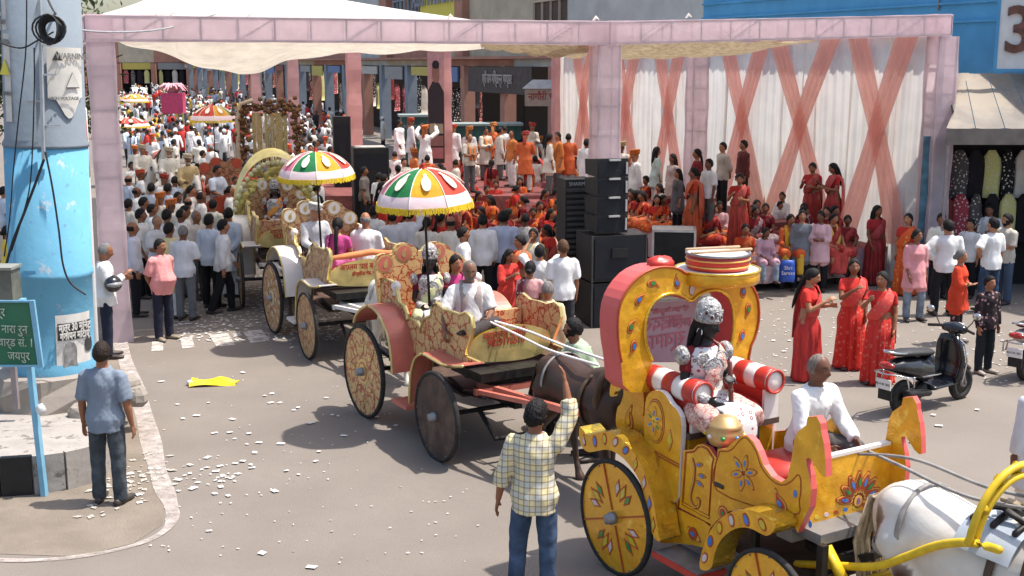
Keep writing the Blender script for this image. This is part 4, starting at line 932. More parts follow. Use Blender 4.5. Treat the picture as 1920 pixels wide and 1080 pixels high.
def cflat(par, u, v, pts, m, nm, r):
    t = -math.pi / 2 + math.asin(max(-.97, min(.97, (aty(u, 500, CC[1] - .2)[0] - CC[0]) / CR))); z = aty(90, v, CC[1] - CR)[2] - .40; o = V(math.cos(t), math.sin(t), 0); x = V(-math.sin(t), math.cos(t), 0)
    mb = MB(); prism(mb, pts, lambda a, b: o * (r + .003) + x * a + Z * (z + b), lambda a, b: o * r + x * a + Z * (z + b)); part(nm, mb, m, par, False)
cflat(p3, 122, 668, smooth_poly([(-.1, -.19), (.1, -.19), (.07, -.08), (.085, .06), (.05, .15), (-.05, .15), (-.085, .06), (-.07, -.08)], 2), mat('portrait_grey', (.30, .29, .28), .8, var=.3, vs=14), 'printed_head', CR + .008)
cflat(p3, 150, 652, smooth_poly([(-.07, -.1), (.07, -.1), (.06, .08), (-.06, .08)], 2), INK, 'printed_hair', CR + .012)
for o_ in (column, p1, p2, p3, p4): o_.rotation_euler = (0, .035, 0); o_.location.x += .02
# steel angle, coil of cable and hanging wires on the column
CABLE = mat('black_cable', (.02, .02, .022), .6); WIRE = mat('grey_wire', (.35, .36, .37), .5)
br = thing('steel_angle', 'galvanised steel angle strapped upright to the grey column', 'bracket', aty(82, 300, CC[1] - CR - .1)); mb = MB(); q0 = np.array(br.location)
bar(mb, aty(82, 300, CC[1] - CR - .06) - q0, aty(74, -20, CC[1] - CR - .06) - q0, .05, .03)
for v, du in ((140, 26), (235, 34), (190, -28), (85, 18)): bar(mb, aty(80, v, CC[1] - CR - .05) - q0, aty(80 + du, v, CC[1] - CR - .0) - q0, .025, .02)
part('angle', mb, mat('galvanised', (.5, .52, .54), .45, .4), br, False)
coil = thing('cable_coil', 'coil of black cable hanging beside the steel angle', 'cable', aty(101, 56, CC[1] - CR - .12)); mb = MB(); r_ = random.Random(3)
for k in range(9):
    ph = r_.random() * 6; tube(mb, [V(math.cos(t) * (.10 + .012 * k * (k % 2)), -.02 * k + .02 * math.sin(2 * t), math.sin(t) * (.10 + .008 * k)) for t in np.linspace(ph, ph + 6.2, 18)], .011, 5)
part('loops', mb, CABLE, coil)
def wire(lbl, pts, r=.012, m=CABLE, nm='cable', sub=10):
    pts = [np.asarray(p, float) for p in pts]; o = thing(nm, lbl, 'cable', pts[0]); P3 = []
    for i in range(len(pts) - 1):
        for k in range(sub):
            t = k / sub; a, b = pts[i], pts[i + 1]; c0, c1 = pts[max(i - 1, 0)], pts[min(i + 2, len(pts) - 1)]
            P3.append(.5 * (2 * a + (b - c0) * t + (2 * c0 - 5 * a + 4 * b - c1) * t * t + (3 * a - c0 - 3 * b + c1) * t ** 3))
    P3.append(pts[-1]); mb = MB(); tube(mb, [p - pts[0] for p in P3], r, 6); part('strand', mb, m, o); return o
D0 = CC[1] - CR - .08
wire('black cable hanging from the steel angle to the left edge box', [aty(u, v, D0) for u, v in [(82, 300), (66, 345), (45, 400), (25, 450), (12, 495)]], .016)
wire('black cable running down the right of the blue column to the plinth', [aty(u, v, D0) for u, v in [(85, 285), (98, 350), (110, 430), (118, 495), (132, 530), (160, 552)]], .012)
wire('thin black cable down the left face of the grey column', [aty(u, v, D0) for u, v in [(50, 0), (48, 100), (35, 220), (25, 320), (18, 410), (8, 480)]], .008)
wire('thin cable looping from the coil to the left edge', [aty(u, v, D0) for u, v in [(100, 60), (72, 75), (40, 90), (0, 80), (-40, 60)]], .009)
wire('second thin cable beside the steel angle on the grey column', [aty(u, v, D0) for u, v in [(64, 90), (64, 180), (58, 330), (44, 400), (22, 470)]], .008)
wire('pale overhead wire from the column to the tent roof', [aty(88, -5, 13.6), aty(110, 30, 14), aty(165, 58, 15.5), aty(300, 55, 18.5), aty(400, 28, 22), aty(480, -5, 25)], .014, WIRE)
wp = thing('leaning_pipe', 'thin white pipe with a red upper length leaning beside the blue column', 'pipe', aty(180, 700, 15.6)); q0 = np.array(wp.location); mb = MB(); tube(mb, [V(0, 0, -.25), aty(160, 300, 15.7) - q0, aty(155, 205, 15.7) - q0], .055, 8); part('tube', mb, WHITEP, wp)
mb = MB(); tube(mb, [aty(162.5, 330, 15.62) - q0, aty(153.8, 207, 15.62) - q0], .05, 8); part('red_sleeve', mb, mat('red_sleeve', (.5, .09, .05), .6), wp)
jb = thing('junction_box', 'weathered grey green metal box at the left edge beside the column', 'box', aty(8, 562, 13.2)); mb = MB(); box(mb, (0, 0, .18), (.30, .25, .36)); part('case', mb, mat('box_green', (.16, .17, .14), .6, var=.25), jb, False)
mb = MB(); box(mb, (0, -.01, .375), (.34, .3, .03)); part('lid', mb, mat('box_lid', (.25, .26, .23), .6), jb, False); mb = MB(); bar(mb, (0, .1, 0), (0, .1, -1.3), .06); part('post', mb, STEEL, jb, False)
# green sign on a leaning blue post
sg = thing('green_sign', 'faded green Hindi street sign on a leaning blue post', 'sign', atz(84, 930)); q0 = np.array(sg.location); GRS = plaster('green_sign_paint', (.05, .17, .10), (.17, .16, .11))
SKY = mat('pale_blue_paint', (.20, .45, .62), .5, var=.12, vs=5); DY = q0[1]
mb = MB(); bar(mb, V(0, 0, 0), aty(42, 560, DY) - q0, .085, .05); part('post', mb, SKY, sg, False)
bd = [aty(u, v, DY - .06) - q0 for u, v in ((-60, 567), (58, 566), (75, 684), (-45, 684))]; mb = MB(); mb.add([p + V(0, k, 0) for k in (0, .03) for p in bd], [(0, 3, 2, 1), (4, 5, 6, 7), (0, 1, 5, 4), (1, 2, 6, 5), (2, 3, 7, 6), (3, 0, 4, 7)]); part('board', mb, GRS, sg, False)
mb = MB(); bar(mb, aty(60, 563, DY - .06) - q0, aty(77, 688, DY - .06) - q0, .035, .05); bar(mb, aty(-60, 565, DY - .07) - q0, aty(60, 565, DY - .07) - q0, .02); bar(mb, aty(-45, 686, DY - .07) - q0, aty(77, 686, DY - .07) - q0, .02); part('frame', mb, SKY, sg, False)
for s_, u, v in (('त्र', 0, 586), ('नारा रुन', 27, 618), ('वार्ड सं. 1', 30, 643), ('जयपुर', 35, 668)): text(s_, sg, aty(u, v, DY - .09) - q0, .12, mat('sign_letter', (.45, .5, .42), .7), (math.pi / 2, .03, 0), .002, sx=.8)
pol = thing('plastic_bag', 'crumpled white plastic bag caught on the blue sign post', 'bag', aty(77, 768, DY - .05)); mb = MB(); sphere(mb, (0, 0, 0), (.05, .04, .06), 12, 9, fn=lambda d, p: p * (1 + .3 * noise3(d, 6, 2))[:, None]); part('film', mb, mat('white_plastic', (.8, .8, .8), .35, trans=.3), pol)
# tree behind the column
tree = thing('street_tree', 'leafy street tree behind the grey column', 'tree', (-9.4, 23.2, 0)); mb = MB(); BARK = mat('bark', (.12, .085, .06), .95, var=.3, vs=10, bump=.8, bs=20)
tube(mb, [(0, 0, 0), (.1, 0, 2), (-.05, 0, 3.8), (.2, 0, 5.2)], [.2, .16, .14, .1], 10)
for k in range(9): a = k * .7; tube(mb, [(0, 0, 3.0 + .25 * k), (math.cos(a) * .9, math.sin(a) * .7, 4.2 + .2 * k), (math.cos(a) * 2.0, math.sin(a) * 1.5, 4.6 + .3 * k)], [.07, .045, .012], 6)
part('trunk', mb, BARK, tree)
r_ = np.random.RandomState(5); N_ = 5200; mb = MB(); cl = [(r_.normal(0, 1.0), r_.normal(0, .8), r_.uniform(3.4, 7.2)) for _ in range(42)]; vs = []; fs = []
for i in range(N_):
    c = np.array(cl[r_.randint(42)]) + r_.normal(0, .32, 3); a = nrm(r_.normal(0, 1, 3)); b = nrm(np.cross(a, r_.normal(0, 1, 3))); l = r_.uniform(.05, .1); k = len(vs)
    vs += [c - a * l, c + b * l * .45, c + a * l, c - b * l * .45]; fs.append((k, k + 1, k + 2, k + 3))
mb.add(vs, fs); LEAF = mat('leaf', (.075, .11, .035), .6, var=.35, vs=3, spec=.3, trans=.25); part('crown', mb, LEAF, tree, False)
# ------------------------------------------------------------------ loudspeakers and flight case
SPK = mat('speaker_black', (.014, .014, .016), .55, var=.3, vs=5, bump=.2, bs=60); GRILL = mat('speaker_grille', (.010, .012, .02), .4, .3, var=.3, vs=90, bump=.6, bs=140); ALU = mat('aluminium_edge', (.62, .62, .62), .35, .5)
def subwoofer(loc, lbl, w=.98, d=.8, h=.78, rz=.3):
    o = thing('subwoofer', lbl, 'loudspeaker', loc, rz, 'stacked loudspeakers'); mb = MB(); box(mb, (0, 0, h / 2), (w, d, h - .02)); part('cabinet', mb, SPK, o, False)
    mb = MB(); box(mb, (0, -d / 2 - .012, h / 2), (w * .93, .02, h * .85)); part('grille', mb, GRILL, o, False)
    mb = MB(); box(mb, (0, -d / 2 - .03, h * .62), (w * .3, .03, h * .2)); part('handle_cup', mb, BLACKM, o, False)
    for sx in (-1, 1):
        mb = MB(); box(mb, (sx * w / 2, -d / 2, h / 2), (.025, .03, h)); part('edge_trim', mb, mat('grey_edge', (.06, .06, .06), .4), o, False)
    return o
b = atz(1146, 612) + V(0, .35, 0)
subwoofer(b, 'lower black subwoofer of the stack beside the middle pink post'); subwoofer(b + Z * .79, 'upper black subwoofer of the stack carrying the line array', h=.80)
for i in range(4):
    o = thing('line_array_speaker', ['lowest', 'second lowest', 'second highest', 'topmost'][i] + ' angled black speaker of the line array by the middle post', 'loudspeaker', b + V(-.1, -.08, 1.62 + .315 * i), .3, 'line array speakers')
    mb = MB(); prism(mb, [(-.3, 0), (.27, .02), (.3, .27), (-.3, .31)], lambda y, z: V(-.28, y, z), lambda y, z: V(.28, y, z)); part('cabinet', mb, SPK, o, False)
    mb = MB(); mb.add([(-.26, -.31, .03), (.26, -.31, .03), (.26, -.31, .26), (-.26, -.31, .26)], [(0, 1, 2, 3)]); part('grille', mb, GRILL, o, False)
    mb = MB(); box(mb, (.02, -.33, .29), (.2, .05, .03)); box(mb, (.24, -.32, .15), (.03, .03, .2)); part('rigging', mb, ALU, o, False)
o = thing('speaker_tower', 'tall black louvred speaker tower left of the line array', 'loudspeaker', atz(1082, 610) + V(0, 1.1, 0), .25); mb = MB(); box(mb, (0, 0, 1.22), (.52, .55, 2.44)); part('cabinet', mb, SPK, o, False)
for k in range(14): mb = MB(); bar(mb, (-.24, -.29, .95 + k * .1), (.24, -.29, .95 + k * .1), .03, .05); part('louvre', mb, mat('louvre_black', (.03, .03, .033), .45), o, False)
text('SHARMA DJ', o, (.03, -.30, 2.36), .09, mat('speaker_letter', (.25, .27, .3), .5), ext=.002)
def flightcase(loc, lbl, w, d, h, rz):
    o = thing('flight_case', lbl, 'case', loc, rz); mb = MB(); box(mb, (0, 0, h / 2), (w, d, h)); part('box', mb, SPK, o, False); mb = MB(); box(mb, (0, 0, h + .005), (w + .01, d + .01, .02)); part('lid', mb, mat('case_lid', (.55, .52, .47), .6), o, False)
    e = MB()
    for a in (-1, 1):
        for b_ in (-1, 1): bar(e, (a * w / 2, b_ * d / 2, 0), (a * w / 2, b_ * d / 2, h), .045)
        for z in (.02, h): bar(e, (-w / 2, a * d / 2, z), (w / 2, a * d / 2, z), .045); bar(e, (a * w / 2, -d / 2, z), (a * w / 2, d / 2, z), .045)
    part('edge', e, ALU, o, False)
    for a in (-1, 1): mb = MB(); sphere(mb, (a * w / 2, -d / 2, .0), .05); part('corner', mb, ALU, o)
    return o
flightcase(aty(1262, 500, 24.3) * V(1, 1, 0), 'black flight case with bright metal edges before the stage', .84, .65, 1.12, -.12)
o = subwoofer(aty(694, 330, 33) * V(1, 1, 0), 'large black loudspeaker with pale top among the crowd far down the street', .95, .9, 2.2, .2); mb = MB(); box(mb, (0, 0, 2.2), (.8, .7, .02)); part('top_sheet', mb, mat('case_lid'), o, False)
subwoofer(aty(641, 280, 36) * V(1, 1, 0), 'narrow tall black loudspeaker beside the salmon post down the street', .5, .5, 2.9, .2)
# ------------------------------------------------------------------ carriages
class Frame:
    """carriage frame: origin at the near rear wheel's foot, x forward, y to the far side, z up"""
    def __init__(s, O, th):
        t = math.radians(th); s.O = np.array((*O, 0.)); s.f = V(math.sin(t), -math.cos(t), 0); s.l = V(math.cos(t), math.sin(t), 0); s.rz = t - math.pi / 2
    def side(s, u, v, y):
        d = ray(u, v); t = (y + s.l @ s.O) / (s.l @ d); p = d * t - s.O; return (float(p @ s.f), HC + d[2] * t)
    def front(s, u, v, x):
        d = ray(u, v); t = (x + s.f @ s.O) / (s.f @ d); p = d * t - s.O; return (float(p @ s.l), HC + d[2] * t)
    def sp(s, pts, y): return [s.side(u, v, y) for u, v in pts]
    def fp(s, pts, x): return [s.front(u, v, x) for u, v in pts]
    def w(s, x, y, z): return s.O + s.f * x + s.l * y + V(0, 0, z)
def foil(name, col, rough=.22, metal=.75, wr=.5, bs=7):
    m = mat(name, col, rough, metal, var=.16, vs=5, bump=wr, bs=bs, spec=.5); return m
GOLD = foil('gold_foil', (.90, .46, .028), .24, .2, .8, 6); add_wear(GOLD, 2.6, (.62, .26, .012), .46, .62, .75); add_wear(GOLD, 7, (.95, .66, .1), .6, .68, .6); add_wear(GOLD, 38, (.4, .16, .02), .62, .68, .5); GOLD2 = foil('pale_gold_foil', (.70, .55, .22), .28, .5, .4); BRIGHT = foil('bright_gold', (.85, .55, .06), .16, .7, .6, 12)
ORANGE = mat('orange_outline', (.42, .07, .015), .5); YLINE = mat('yellow_outline', (.72, .42, .09), .5); GBLUE = mat('gem_blue', (.03, .2, .62), .2, spec=.8); GGREEN = mat('gem_green', (.01, .25, .04), .2, spec=.8); GWHITE = mat('gem_white', (.66, .56, .55), .25, spec=.8); GYEL = mat('gem_yellow', (.62, .48, .02), .2, spec=.8)
RED = mat('red_leatherette', (.50, .035, .022), .4, var=.1, spec=.5); PINKEDGE = mat('pink_red_edge', (.66, .11, .10), .5, var=.08); WHITEL = mat('white_leatherette', (.78, .72, .68), .45, var=.06)
RUBBER = mat('rubber', (.03, .028, .026), .8, var=.3, vs=20); IRON = mat('dark_iron', (.035, .032, .032), .5, .5, var=.3, vs=12); GREYM = mat('grey_metal', (.28, .28, .29), .45, .5, var=.2)
GEM = [GBLUE, GYEL, GWHITE, GGREEN]
def spline(pts, n=8):
    P = [np.array(p, float) for p in pts]; o = []
    for i in range(len(P) - 1):
        c0, a, b, c1 = P[max(i - 1, 0)], P[i], P[i + 1], P[min(i + 2, len(P) - 1)]
        for k in range(n): t = k / n; o.append(.5 * (2 * a + (b - c0) * t + (2 * c0 - 5 * a + 4 * b - c1) * t * t + (3 * a - c0 - 3 * b + c1) * t ** 3))
    o.append(P[-1]); return o
def board(nm, pts, y0, y1, m, me, par, mback=None, axis='y'):
    """upright board of outline (x or y, z)"""
    mb = MB(); f = (lambda a, b, k: V(a, k, b)) if axis == 'y' else (lambda a, b, k: V(k, a, b))
    prism(mb, pts, lambda a, b: f(a, b, y0), lambda a, b: f(a, b, y1), 0, 1); k = [i for i, q in enumerate(mb.f) if len(q) == len(pts)]
    if mback: mb.m[k[1]] = 2
    return part(nm, mb, [m, me] + ([mback] if mback else []), par, False)
def mshape(kind, s):
    if kind == 'diamond': return [(0, s), (.42 * s, 0), (0, -s), (-.42 * s, 0)]
    if kind == 'oval': return [(math.cos(t) * s * .62, math.sin(t) * s) for t in np.linspace(0, 2 * math.pi, 17)[:-1]]
    if kind == 'petal': return smooth_poly([(0, s), (.4 * s, .1 * s), (.25 * s, -.7 * s), (0, -s), (-.25 * s, -.7 * s), (-.4 * s, .1 * s)], 1)
    if kind == 'paisley': return smooth_poly([(.55 * s, 1.15 * s), (.15 * s, .75 * s), (-.35 * s, .35 * s), (-.5 * s, -.25 * s), (-.3 * s, -.8 * s), (.15 * s, -.9 * s), (.5 * s, -.5 * s), (.5 * s, .1 * s), (.38 * s, .55 * s), (.62 * s, .95 * s)], 2)
    return [(math.cos(t) * s, math.sin(t) * s) for t in np.linspace(0, 2 * math.pi, 17)[:-1]]
def motif(par, kind, c, s, ang, put, layers, nm='motif'):
    """raised painted motif: layers of (scale, material, shape or None); put(a, b, h) -> point at height h above the board"""
    mb = MB(); ms = []; ca, sa = math.cos(ang), math.sin(ang)
    for i, (k, m, kd) in enumerate(layers):
        pts = [(x * k, y * k) for x, y in mshape(kd or kind, s)]; P2 = [(c[0] + x * ca - y * sa, c[1] + x * sa + y * ca) for x, y in pts]
        if m not in ms: ms.append(m)
        prism(mb, P2, lambda a, b: put(a, b, .003 + .0035 * i), lambda a, b: put(a, b, -.001), ms.index(m))
    return part(nm, mb, ms, par, False)
def L4(gem): return [(1, ORANGE, None), (.86, YLINE, None), (.74, ORANGE, None), (.34, gem, 'oval')]
def disc_wheel(par, x, y, r, face, faces=(), rim=RUBBER, hubm=GREYM, w=.055, out=-1):
    o = obj('wheel', None, par); o.location = (x, y, r); mb = MB()
    lathe(mb, [(r * .93, -w / 2), (r - .01, -w / 2), (r, -w / 4), (r, w / 4), (r - .01, w / 2), (r * .93, w / 2)], seg=44, ring=True); mb.v = [v[:, [0, 2, 1]] for v in mb.v]; part('tyre', mb, rim, o)
    mb = MB(); lathe(mb, [(0.01, -.014), (r * .94, -.012), (r * .94, .012), (.01, .014)], seg=44); mb.v = [v[:, [0, 2, 1]] for v in mb.v]; part('disc', mb, face, o, False)
    mb = MB(); lathe(mb, [(.055, 0), (.055, .06), (.045, .065), (.045, .10), (.02, .105)], seg=16); mb.v = [v[:, [0, 2, 1]] * np.array((1, out, 1)) for v in mb.v]; part('hub', mb, hubm, o)
    mb = MB()
    for k in range(12): t = k * math.pi / 6; sphere(mb, (math.cos(t) * r * .9, out * .015, math.sin(t) * r * .9), .008, 6, 5)
    part('rivet_ring', mb, GREYM, o); return o
def leafspring(mb, x0, x1, y, z): 
    for k in range(3): tube(mb, [(x0 + .08 * k, y, z + .05 * k * .5), ((x0 + x1) / 2, y, z - .06 + .018 * k), (x1 - .08 * k, y, z + .05 * k * .5)], [(.03, .007)] * 3, 6, ax=(0, 1, 0))

# ---- carriage nearest the camera: gold throne carriage
F1 = Frame((0.93, 9.97), 31)
c1 = thing('carriage', 'golden throne carriage with heart shaped back and a drum on top', 'carriage', F1.O, F1.rz, 'horse drawn carriages')
YB, YF, WB = .24, 1.28, 1.52                    # near side, far side, far wheel plane
KA = lambda p: K(1080, 760, 3.375, p); KB = lambda p: K(1300, 760, 3.375, p); KC = lambda p: K(1120, 460, 3.375, p); KD = lambda p: K(1480, 740, 3.6, p); K1 = lambda p: K(1060, 440, 3.177, p)
sput = lambda y: (lambda a, b, h: V(a, y - h, b))
for y, far in ((0.0, 0), (WB, 1)):
    for x, r in ((-.04, .52), (1.90, .455)):
        w = disc_wheel(c1, x, y, r, GOLD, out=1 if far else -1)
        if far: continue
        for k in range(4): 
            mb = MB(); t = k * math.pi / 2 + .35; bar(mb, (math.cos(t) * .07, -.018, math.sin(t) * .07), (math.cos(t) * r * .92, -.018, math.sin(t) * r * .92), .012); part('spoke_line', mb, ORANGE, w, False)
            for q, (da, gm) in enumerate(((-.28, GGREEN), (0, GYEL), (.28, GWHITE))):
                t = k * math.pi / 2 + 1.13 + da; rr = r * .56; motif(w, 'diamond', (math.cos(t) * rr, math.sin(t) * rr), r * (.17 if q != 1 else .21), t - math.pi / 2, sput(-.014), [(1, ORANGE, None), (.66, gm, None)])
rf = F1.sp(KA([(20, 130), (17, 200), (35, 265), (75, 300), (130, 290), (190, 278), (235, 290), (290, 325), (345, 385), (395, 460), (430, 560), (455, 680), (470, 780), (500, 850), (535, 868), (520, 800), (505, 700), (490, 610), (470, 530), (440, 440), (400, 350), (350, 280), (300, 220), (240, 180), (190, 160), (150, 170), (110, 182), (70, 190), (40, 150)]), 0)
ff = F1.sp(KB([(38, 1030), (40, 980), (60, 900), (95, 810), (150, 730), (220, 680), (300, 658), (370, 662), (440, 690), (520, 745), (515, 790), (470, 830), (430, 815), (370, 780), (310, 770), (250, 785), (190, 830), (150, 890), (130, 960), (120, 1020), (95, 1045), (60, 1045)]), 0)
for pts, nm in ((rf, 'rear_mudguard'), (ff, 'front_mudguard')):
    q = smooth_poly(pts, 1); fd = board(nm, q, 0, YB - .02, GOLD, BRIGHT, c1); board(nm, [p for p in q], YF + .02, WB, GOLD, BRIGHT, c1)
    cen = KA([(50, 225), (120, 228), (182, 213), (250, 232), (315, 285), (378, 372), (432, 490), (466, 620), (490, 755)]) if nm[0] == 'r' else KB([(72, 965), (108, 860), (167, 775), (242, 727), (335, 724), (438, 755)])
    for i, (u, v) in enumerate(cen):
        a = F1.side(u, v, 0); kd = 'paisley' if (nm[0] == 'r' and i == 0) else ('oval' if i < 5 or nm[0] == 'f' else 'diamond')
        motif(fd, kd, a, .055 if kd != 'diamond' else .075, (.5, .2, 0, -.6, -.9, -.2, -.1, .05, 0)[i] if nm[0] == 'r' else -.5 + .25 * i, sput(0), [(1, ORANGE, None), (.7, (GBLUE, GYEL, GWHITE)[(i + 2) % 3], None)])
QP = F1.sp(KA([(300, 205), (450, 225), (490, 290), (655, 375), (648, 600), (640, 660), (640, 872), (535, 872), (505, 700), (470, 530), (400, 350)]), YB)
qp = board('quarter_panel', QP, YB, YB + .04, GOLD, ORANGE, c1)
SILL = F1.sp(KA([(640, 655), (810, 735)]) + KB([(110, 770), (60, 900), (0, 885)]) + KA([(780, 890), (640, 872)]), YB); sill = board('sill_panel', SILL, YB, YB + .04, GOLD, ORANGE, c1)
DOOR = F1.sp(KA([(680, 285), (740, 280), (770, 250)]) + KB([(60, 245), (100, 265), (148, 335), (138, 370), (112, 752)]) + KA([(655, 645)]), YB - .01); door = board('door', DOOR, YB - .012, YB + .03, GOLD, PINKEDGE, c1)
WING = F1.sp(KA([(445, -40), (470, -85), (520, -100), (565, -80), (605, -10), (645, 25), (676, 95), (668, 250), (660, 400), (650, 640), (520, 575), (470, 380), (437, 240), (437, 90)]), YB - .02); wing = board('side_wing', smooth_poly(WING, 1), YB - .03, YB + .02, GOLD, WHITEL, c1)
HEADN = KD([(0, 520), (20, 430), (35, 310), (60, 250), (118, 205), (128, 150), (190, 145), (215, 195), (218, 240), (238, 330), (248, 430), (252, 555), (236, 556), (205, 525), (165, 455), (138, 425), (118, 432), (122, 480), (140, 545), (152, 640), (142, 760), (105, 830), (60, 932)])
BOX = F1.sp(KB([(160, 275), (210, 272), (260, 230), (300, 192), (345, 190), (385, 230), (415, 290), (450, 380), (500, 450), (560, 485), (600, 460)]) + HEADN + KB([(630, 735), (520, 690), (440, 660), (370, 645), (300, 652), (220, 672), (150, 730), (112, 775), (128, 560)]), YB - .005)
PRINT = pattern_mat('printed_lining', 'floral', (.46, .30, .27), (.25, .13, .12), 12, c3=(.5, .4, .36))
bx_ = board('front_side', BOX, YB - .012, YB + .05, GOLD, PINKEDGE, c1, PRINT)
bx2 = board('front_side', BOX, YF - .05, YF, GOLD, PINKEDGE, c1, GOLD)
board('door', DOOR, YF - .03, YF, GOLD, PINKEDGE, c1); board('side_wing', smooth_poly(WING, 1), YF - .05, YF, GOLD, WHITEL, c1); board('quarter_panel', QP, YF - .04, YF, GOLD, ORANGE, c1); board('sill_panel', SILL, YF - .04, YF, GOLD, ORANGE, c1)
XF = F1.side(1500, 990, YB)[0] - .06            # dash board plane
zt = max(p[1] for p in F1.fp(KD([(275, 400)]), XF)); zb = F1.front(1512, 985, XF)[1]
dash = board('dash_board', [(YB + .05, zb - .02), (YF - .05, zb - .02), (YF - .05, zt - .03), (YB + .05, zt)], XF - .03, XF + .01, GOLD, WHITEL, c1, axis='x')
fput = lambda x: (lambda a, b, h: V(x + h, a, b))
fan = F1.front(*KD([(462, 715)])[0], XF + .01)
for k in range(7):
    t = math.pi * (.07 + .86 * k / 6); rr = .155; motif(dash, 'petal', (fan[0] + math.cos(t) * rr, fan[1] + math.sin(t) * rr), .12, t - math.pi / 2, fput(XF + .01), [(1, ORANGE, None), (.84, YLINE, None), (.7, ORANGE, None), (.34, (GBLUE, GGREEN)[k % 2], 'petal')])
motif(dash, 'circle', fan, .06, 0, fput(XF + .01), [(1, ORANGE, None), (.75, YLINE, None), (.45, mat('gem_violet', (.25, .12, .3), .3), 'oval')])
for k in range(9): motif(dash, 'oval', (YB + .12 + k * .1, zb + .05), .026, 1.3, fput(XF + .01), [(1, GEM[k % 4] if k % 3 else ORANGE, None)])
mb = MB(); box(mb, (XF - .01, (YB + YF) / 2, zt - .02), (.05, YF - YB - .12, .025), 0); part('dash_rail', mb, WHITEL, dash, False)
def M1(par, kind, u, v, s, ang, y, layers): motif(par, kind, F1.side(u, v, y), s, ang, sput(y), layers)
c = F1.side(*KB([(320, 430)])[0], YB - .012)
for k in range(6): t = k * math.pi / 3 + .35; motif(bx_, 'petal', (c[0] + math.cos(t) * .088, c[1] + math.sin(t) * .088), .09, t - math.pi / 2, sput(YB - .012), [(1, ORANGE, None), (.82, YLINE, None), (.66, GOLD, None), (.36, GBLUE, 'petal')])
u, v = KB([(550, 620)])[0]; M1(bx_, 'paisley', u, v, .10, 1.0, YB - .012, [(1, ORANGE, None), (.88, YLINE, None), (.7, RED, None), (.3, GBLUE, 'oval')])
u, v = KB([(645, 560)])[0]; M1(bx_, 'oval', u, v, .03, 0, YB - .012, [(1, GBLUE, None)]); u, v = KB([(740, 752)])[0]; M1(bx_, 'oval', u, v, .028, 0, YB - .012, [(1, GBLUE, None)])
u, v = KB([(190, 680)])[0]; M1(bx_, 'circle', u, v, .06, 0, YB - .012, [(1, ORANGE, None), (.8, YLINE, None), (.6, RED, None), (.3, GGREEN, None)])
c = F1.side(*KB([(40, 440)])[0], YB - .012)
for k, (du, dz) in enumerate(((-.005, .085), (.035, .0), (.01, -.075))): motif(door, 'petal', (c[0] + du, c[1] + dz), .06, -1.2 - .3 * k, sput(YB - .012), [(1, ORANGE, None), (.8, YLINE, None), (.6, ORANGE, None), (.36, GBLUE, 'oval')])
def rope(par, pts, y, r, m, nm='outline'):
    mb = MB(); tube(mb, [(p[0], y, p[1]) for p in pts], [(r, .004)] * len(pts), 6, ax=(1, 0, .2)); return part(nm, mb, m, par)
sw = spline(F1.sp(KA([(735, 335), (750, 395), (745, 480), (730, 540), (725, 590), (745, 640), (775, 640), (780, 600), (765, 590)]), YB - .014), 6); rope(door, sw, YB - .016, .016, ORANGE); rope(door, sw, YB - .021, .007, YLINE)
for dp in (.86, .80): cxx = sum(p[0] for p in DOOR) / len(DOOR); czz = sum(p[1] for p in DOOR) / len(DOOR); q = [(cxx + (p[0] - cxx) * dp, czz + (p[1] - czz) * (dp + .06)) for p in DOOR]; rope(door, q + [q[0]], YB - .013, .004, ORANGE)
inner = F1.sp(KB([(165, 290), (235, 285), (300, 215), (340, 212), (395, 290), (430, 390), (490, 470), (560, 505), (620, 480), (660, 440), (680, 480), (670, 600), (620, 690), (150, 540), (165, 290)]), YB - .014); rope(bx_, spline(inner, 4), YB - .014, .005, ORANGE)
mdl = F1.sp(KA([(470, 275), (655, 375)]), YB - .03); 
for dz in (0, -.025): rope(wing, [(mdl[0][0], mdl[0][1] + dz), (mdl[1][0], mdl[1][1] + dz)], YB - .034, .006, ORANGE)
c = F1.side(*KA([(505, 100)])[0], YB - .03)
motif(wing, 'oval', c, .2, 0, sput(YB - .03), [(1, ORANGE, None), (.95, YLINE, None), (.9, ORANGE, None), (.86, GOLD, None)])
for k in range(6): t = k * math.pi / 3 + .5; motif(wing, 'petal', (c[0] + math.cos(t) * .06, c[1] + math.sin(t) * .075), .075, t - math.pi / 2, sput(YB - .046), [(1, YLINE, None), (.8, GOLD, None), (.4, GBLUE if k % 3 < 2 else GGREEN, 'petal')])
u, v = KA([(595, 220)])[0]; M1(wing, 'diamond', u, v, .1, 0, YB - .03, [(1, ORANGE, None), (.85, YLINE, None), (.6, GYEL, None)])
for (a, b), kd, s_, gm in (((583, 475), 'paisley', .09, GGREEN), ((580, 750), 'circle', .07, GGREEN), ((445, 308), 'petal', .05, GBLUE), ((553, 568), 'oval', .035, GBLUE), ((523, 475), 'oval', .035, GGREEN), ((385, 238), 'oval', .03, GGREEN), ((490, 385), 'oval', .03, ORANGE)):
    u, v = KA([(a, b)])[0]; M1(qp, kd, u, v, s_, .3, YB, L4(gm) if s_ > .06 else [(1, gm, None)])
u, v = KA([(745, 812)])[0]; M1(sill, 'petal', u, v, .11, 1.15, YB, [(1, ORANGE, None), (.85, YLINE, None), (.7, GOLD, None), (.5, ORANGE, 'circle'), (.25, GBLUE, 'oval')])
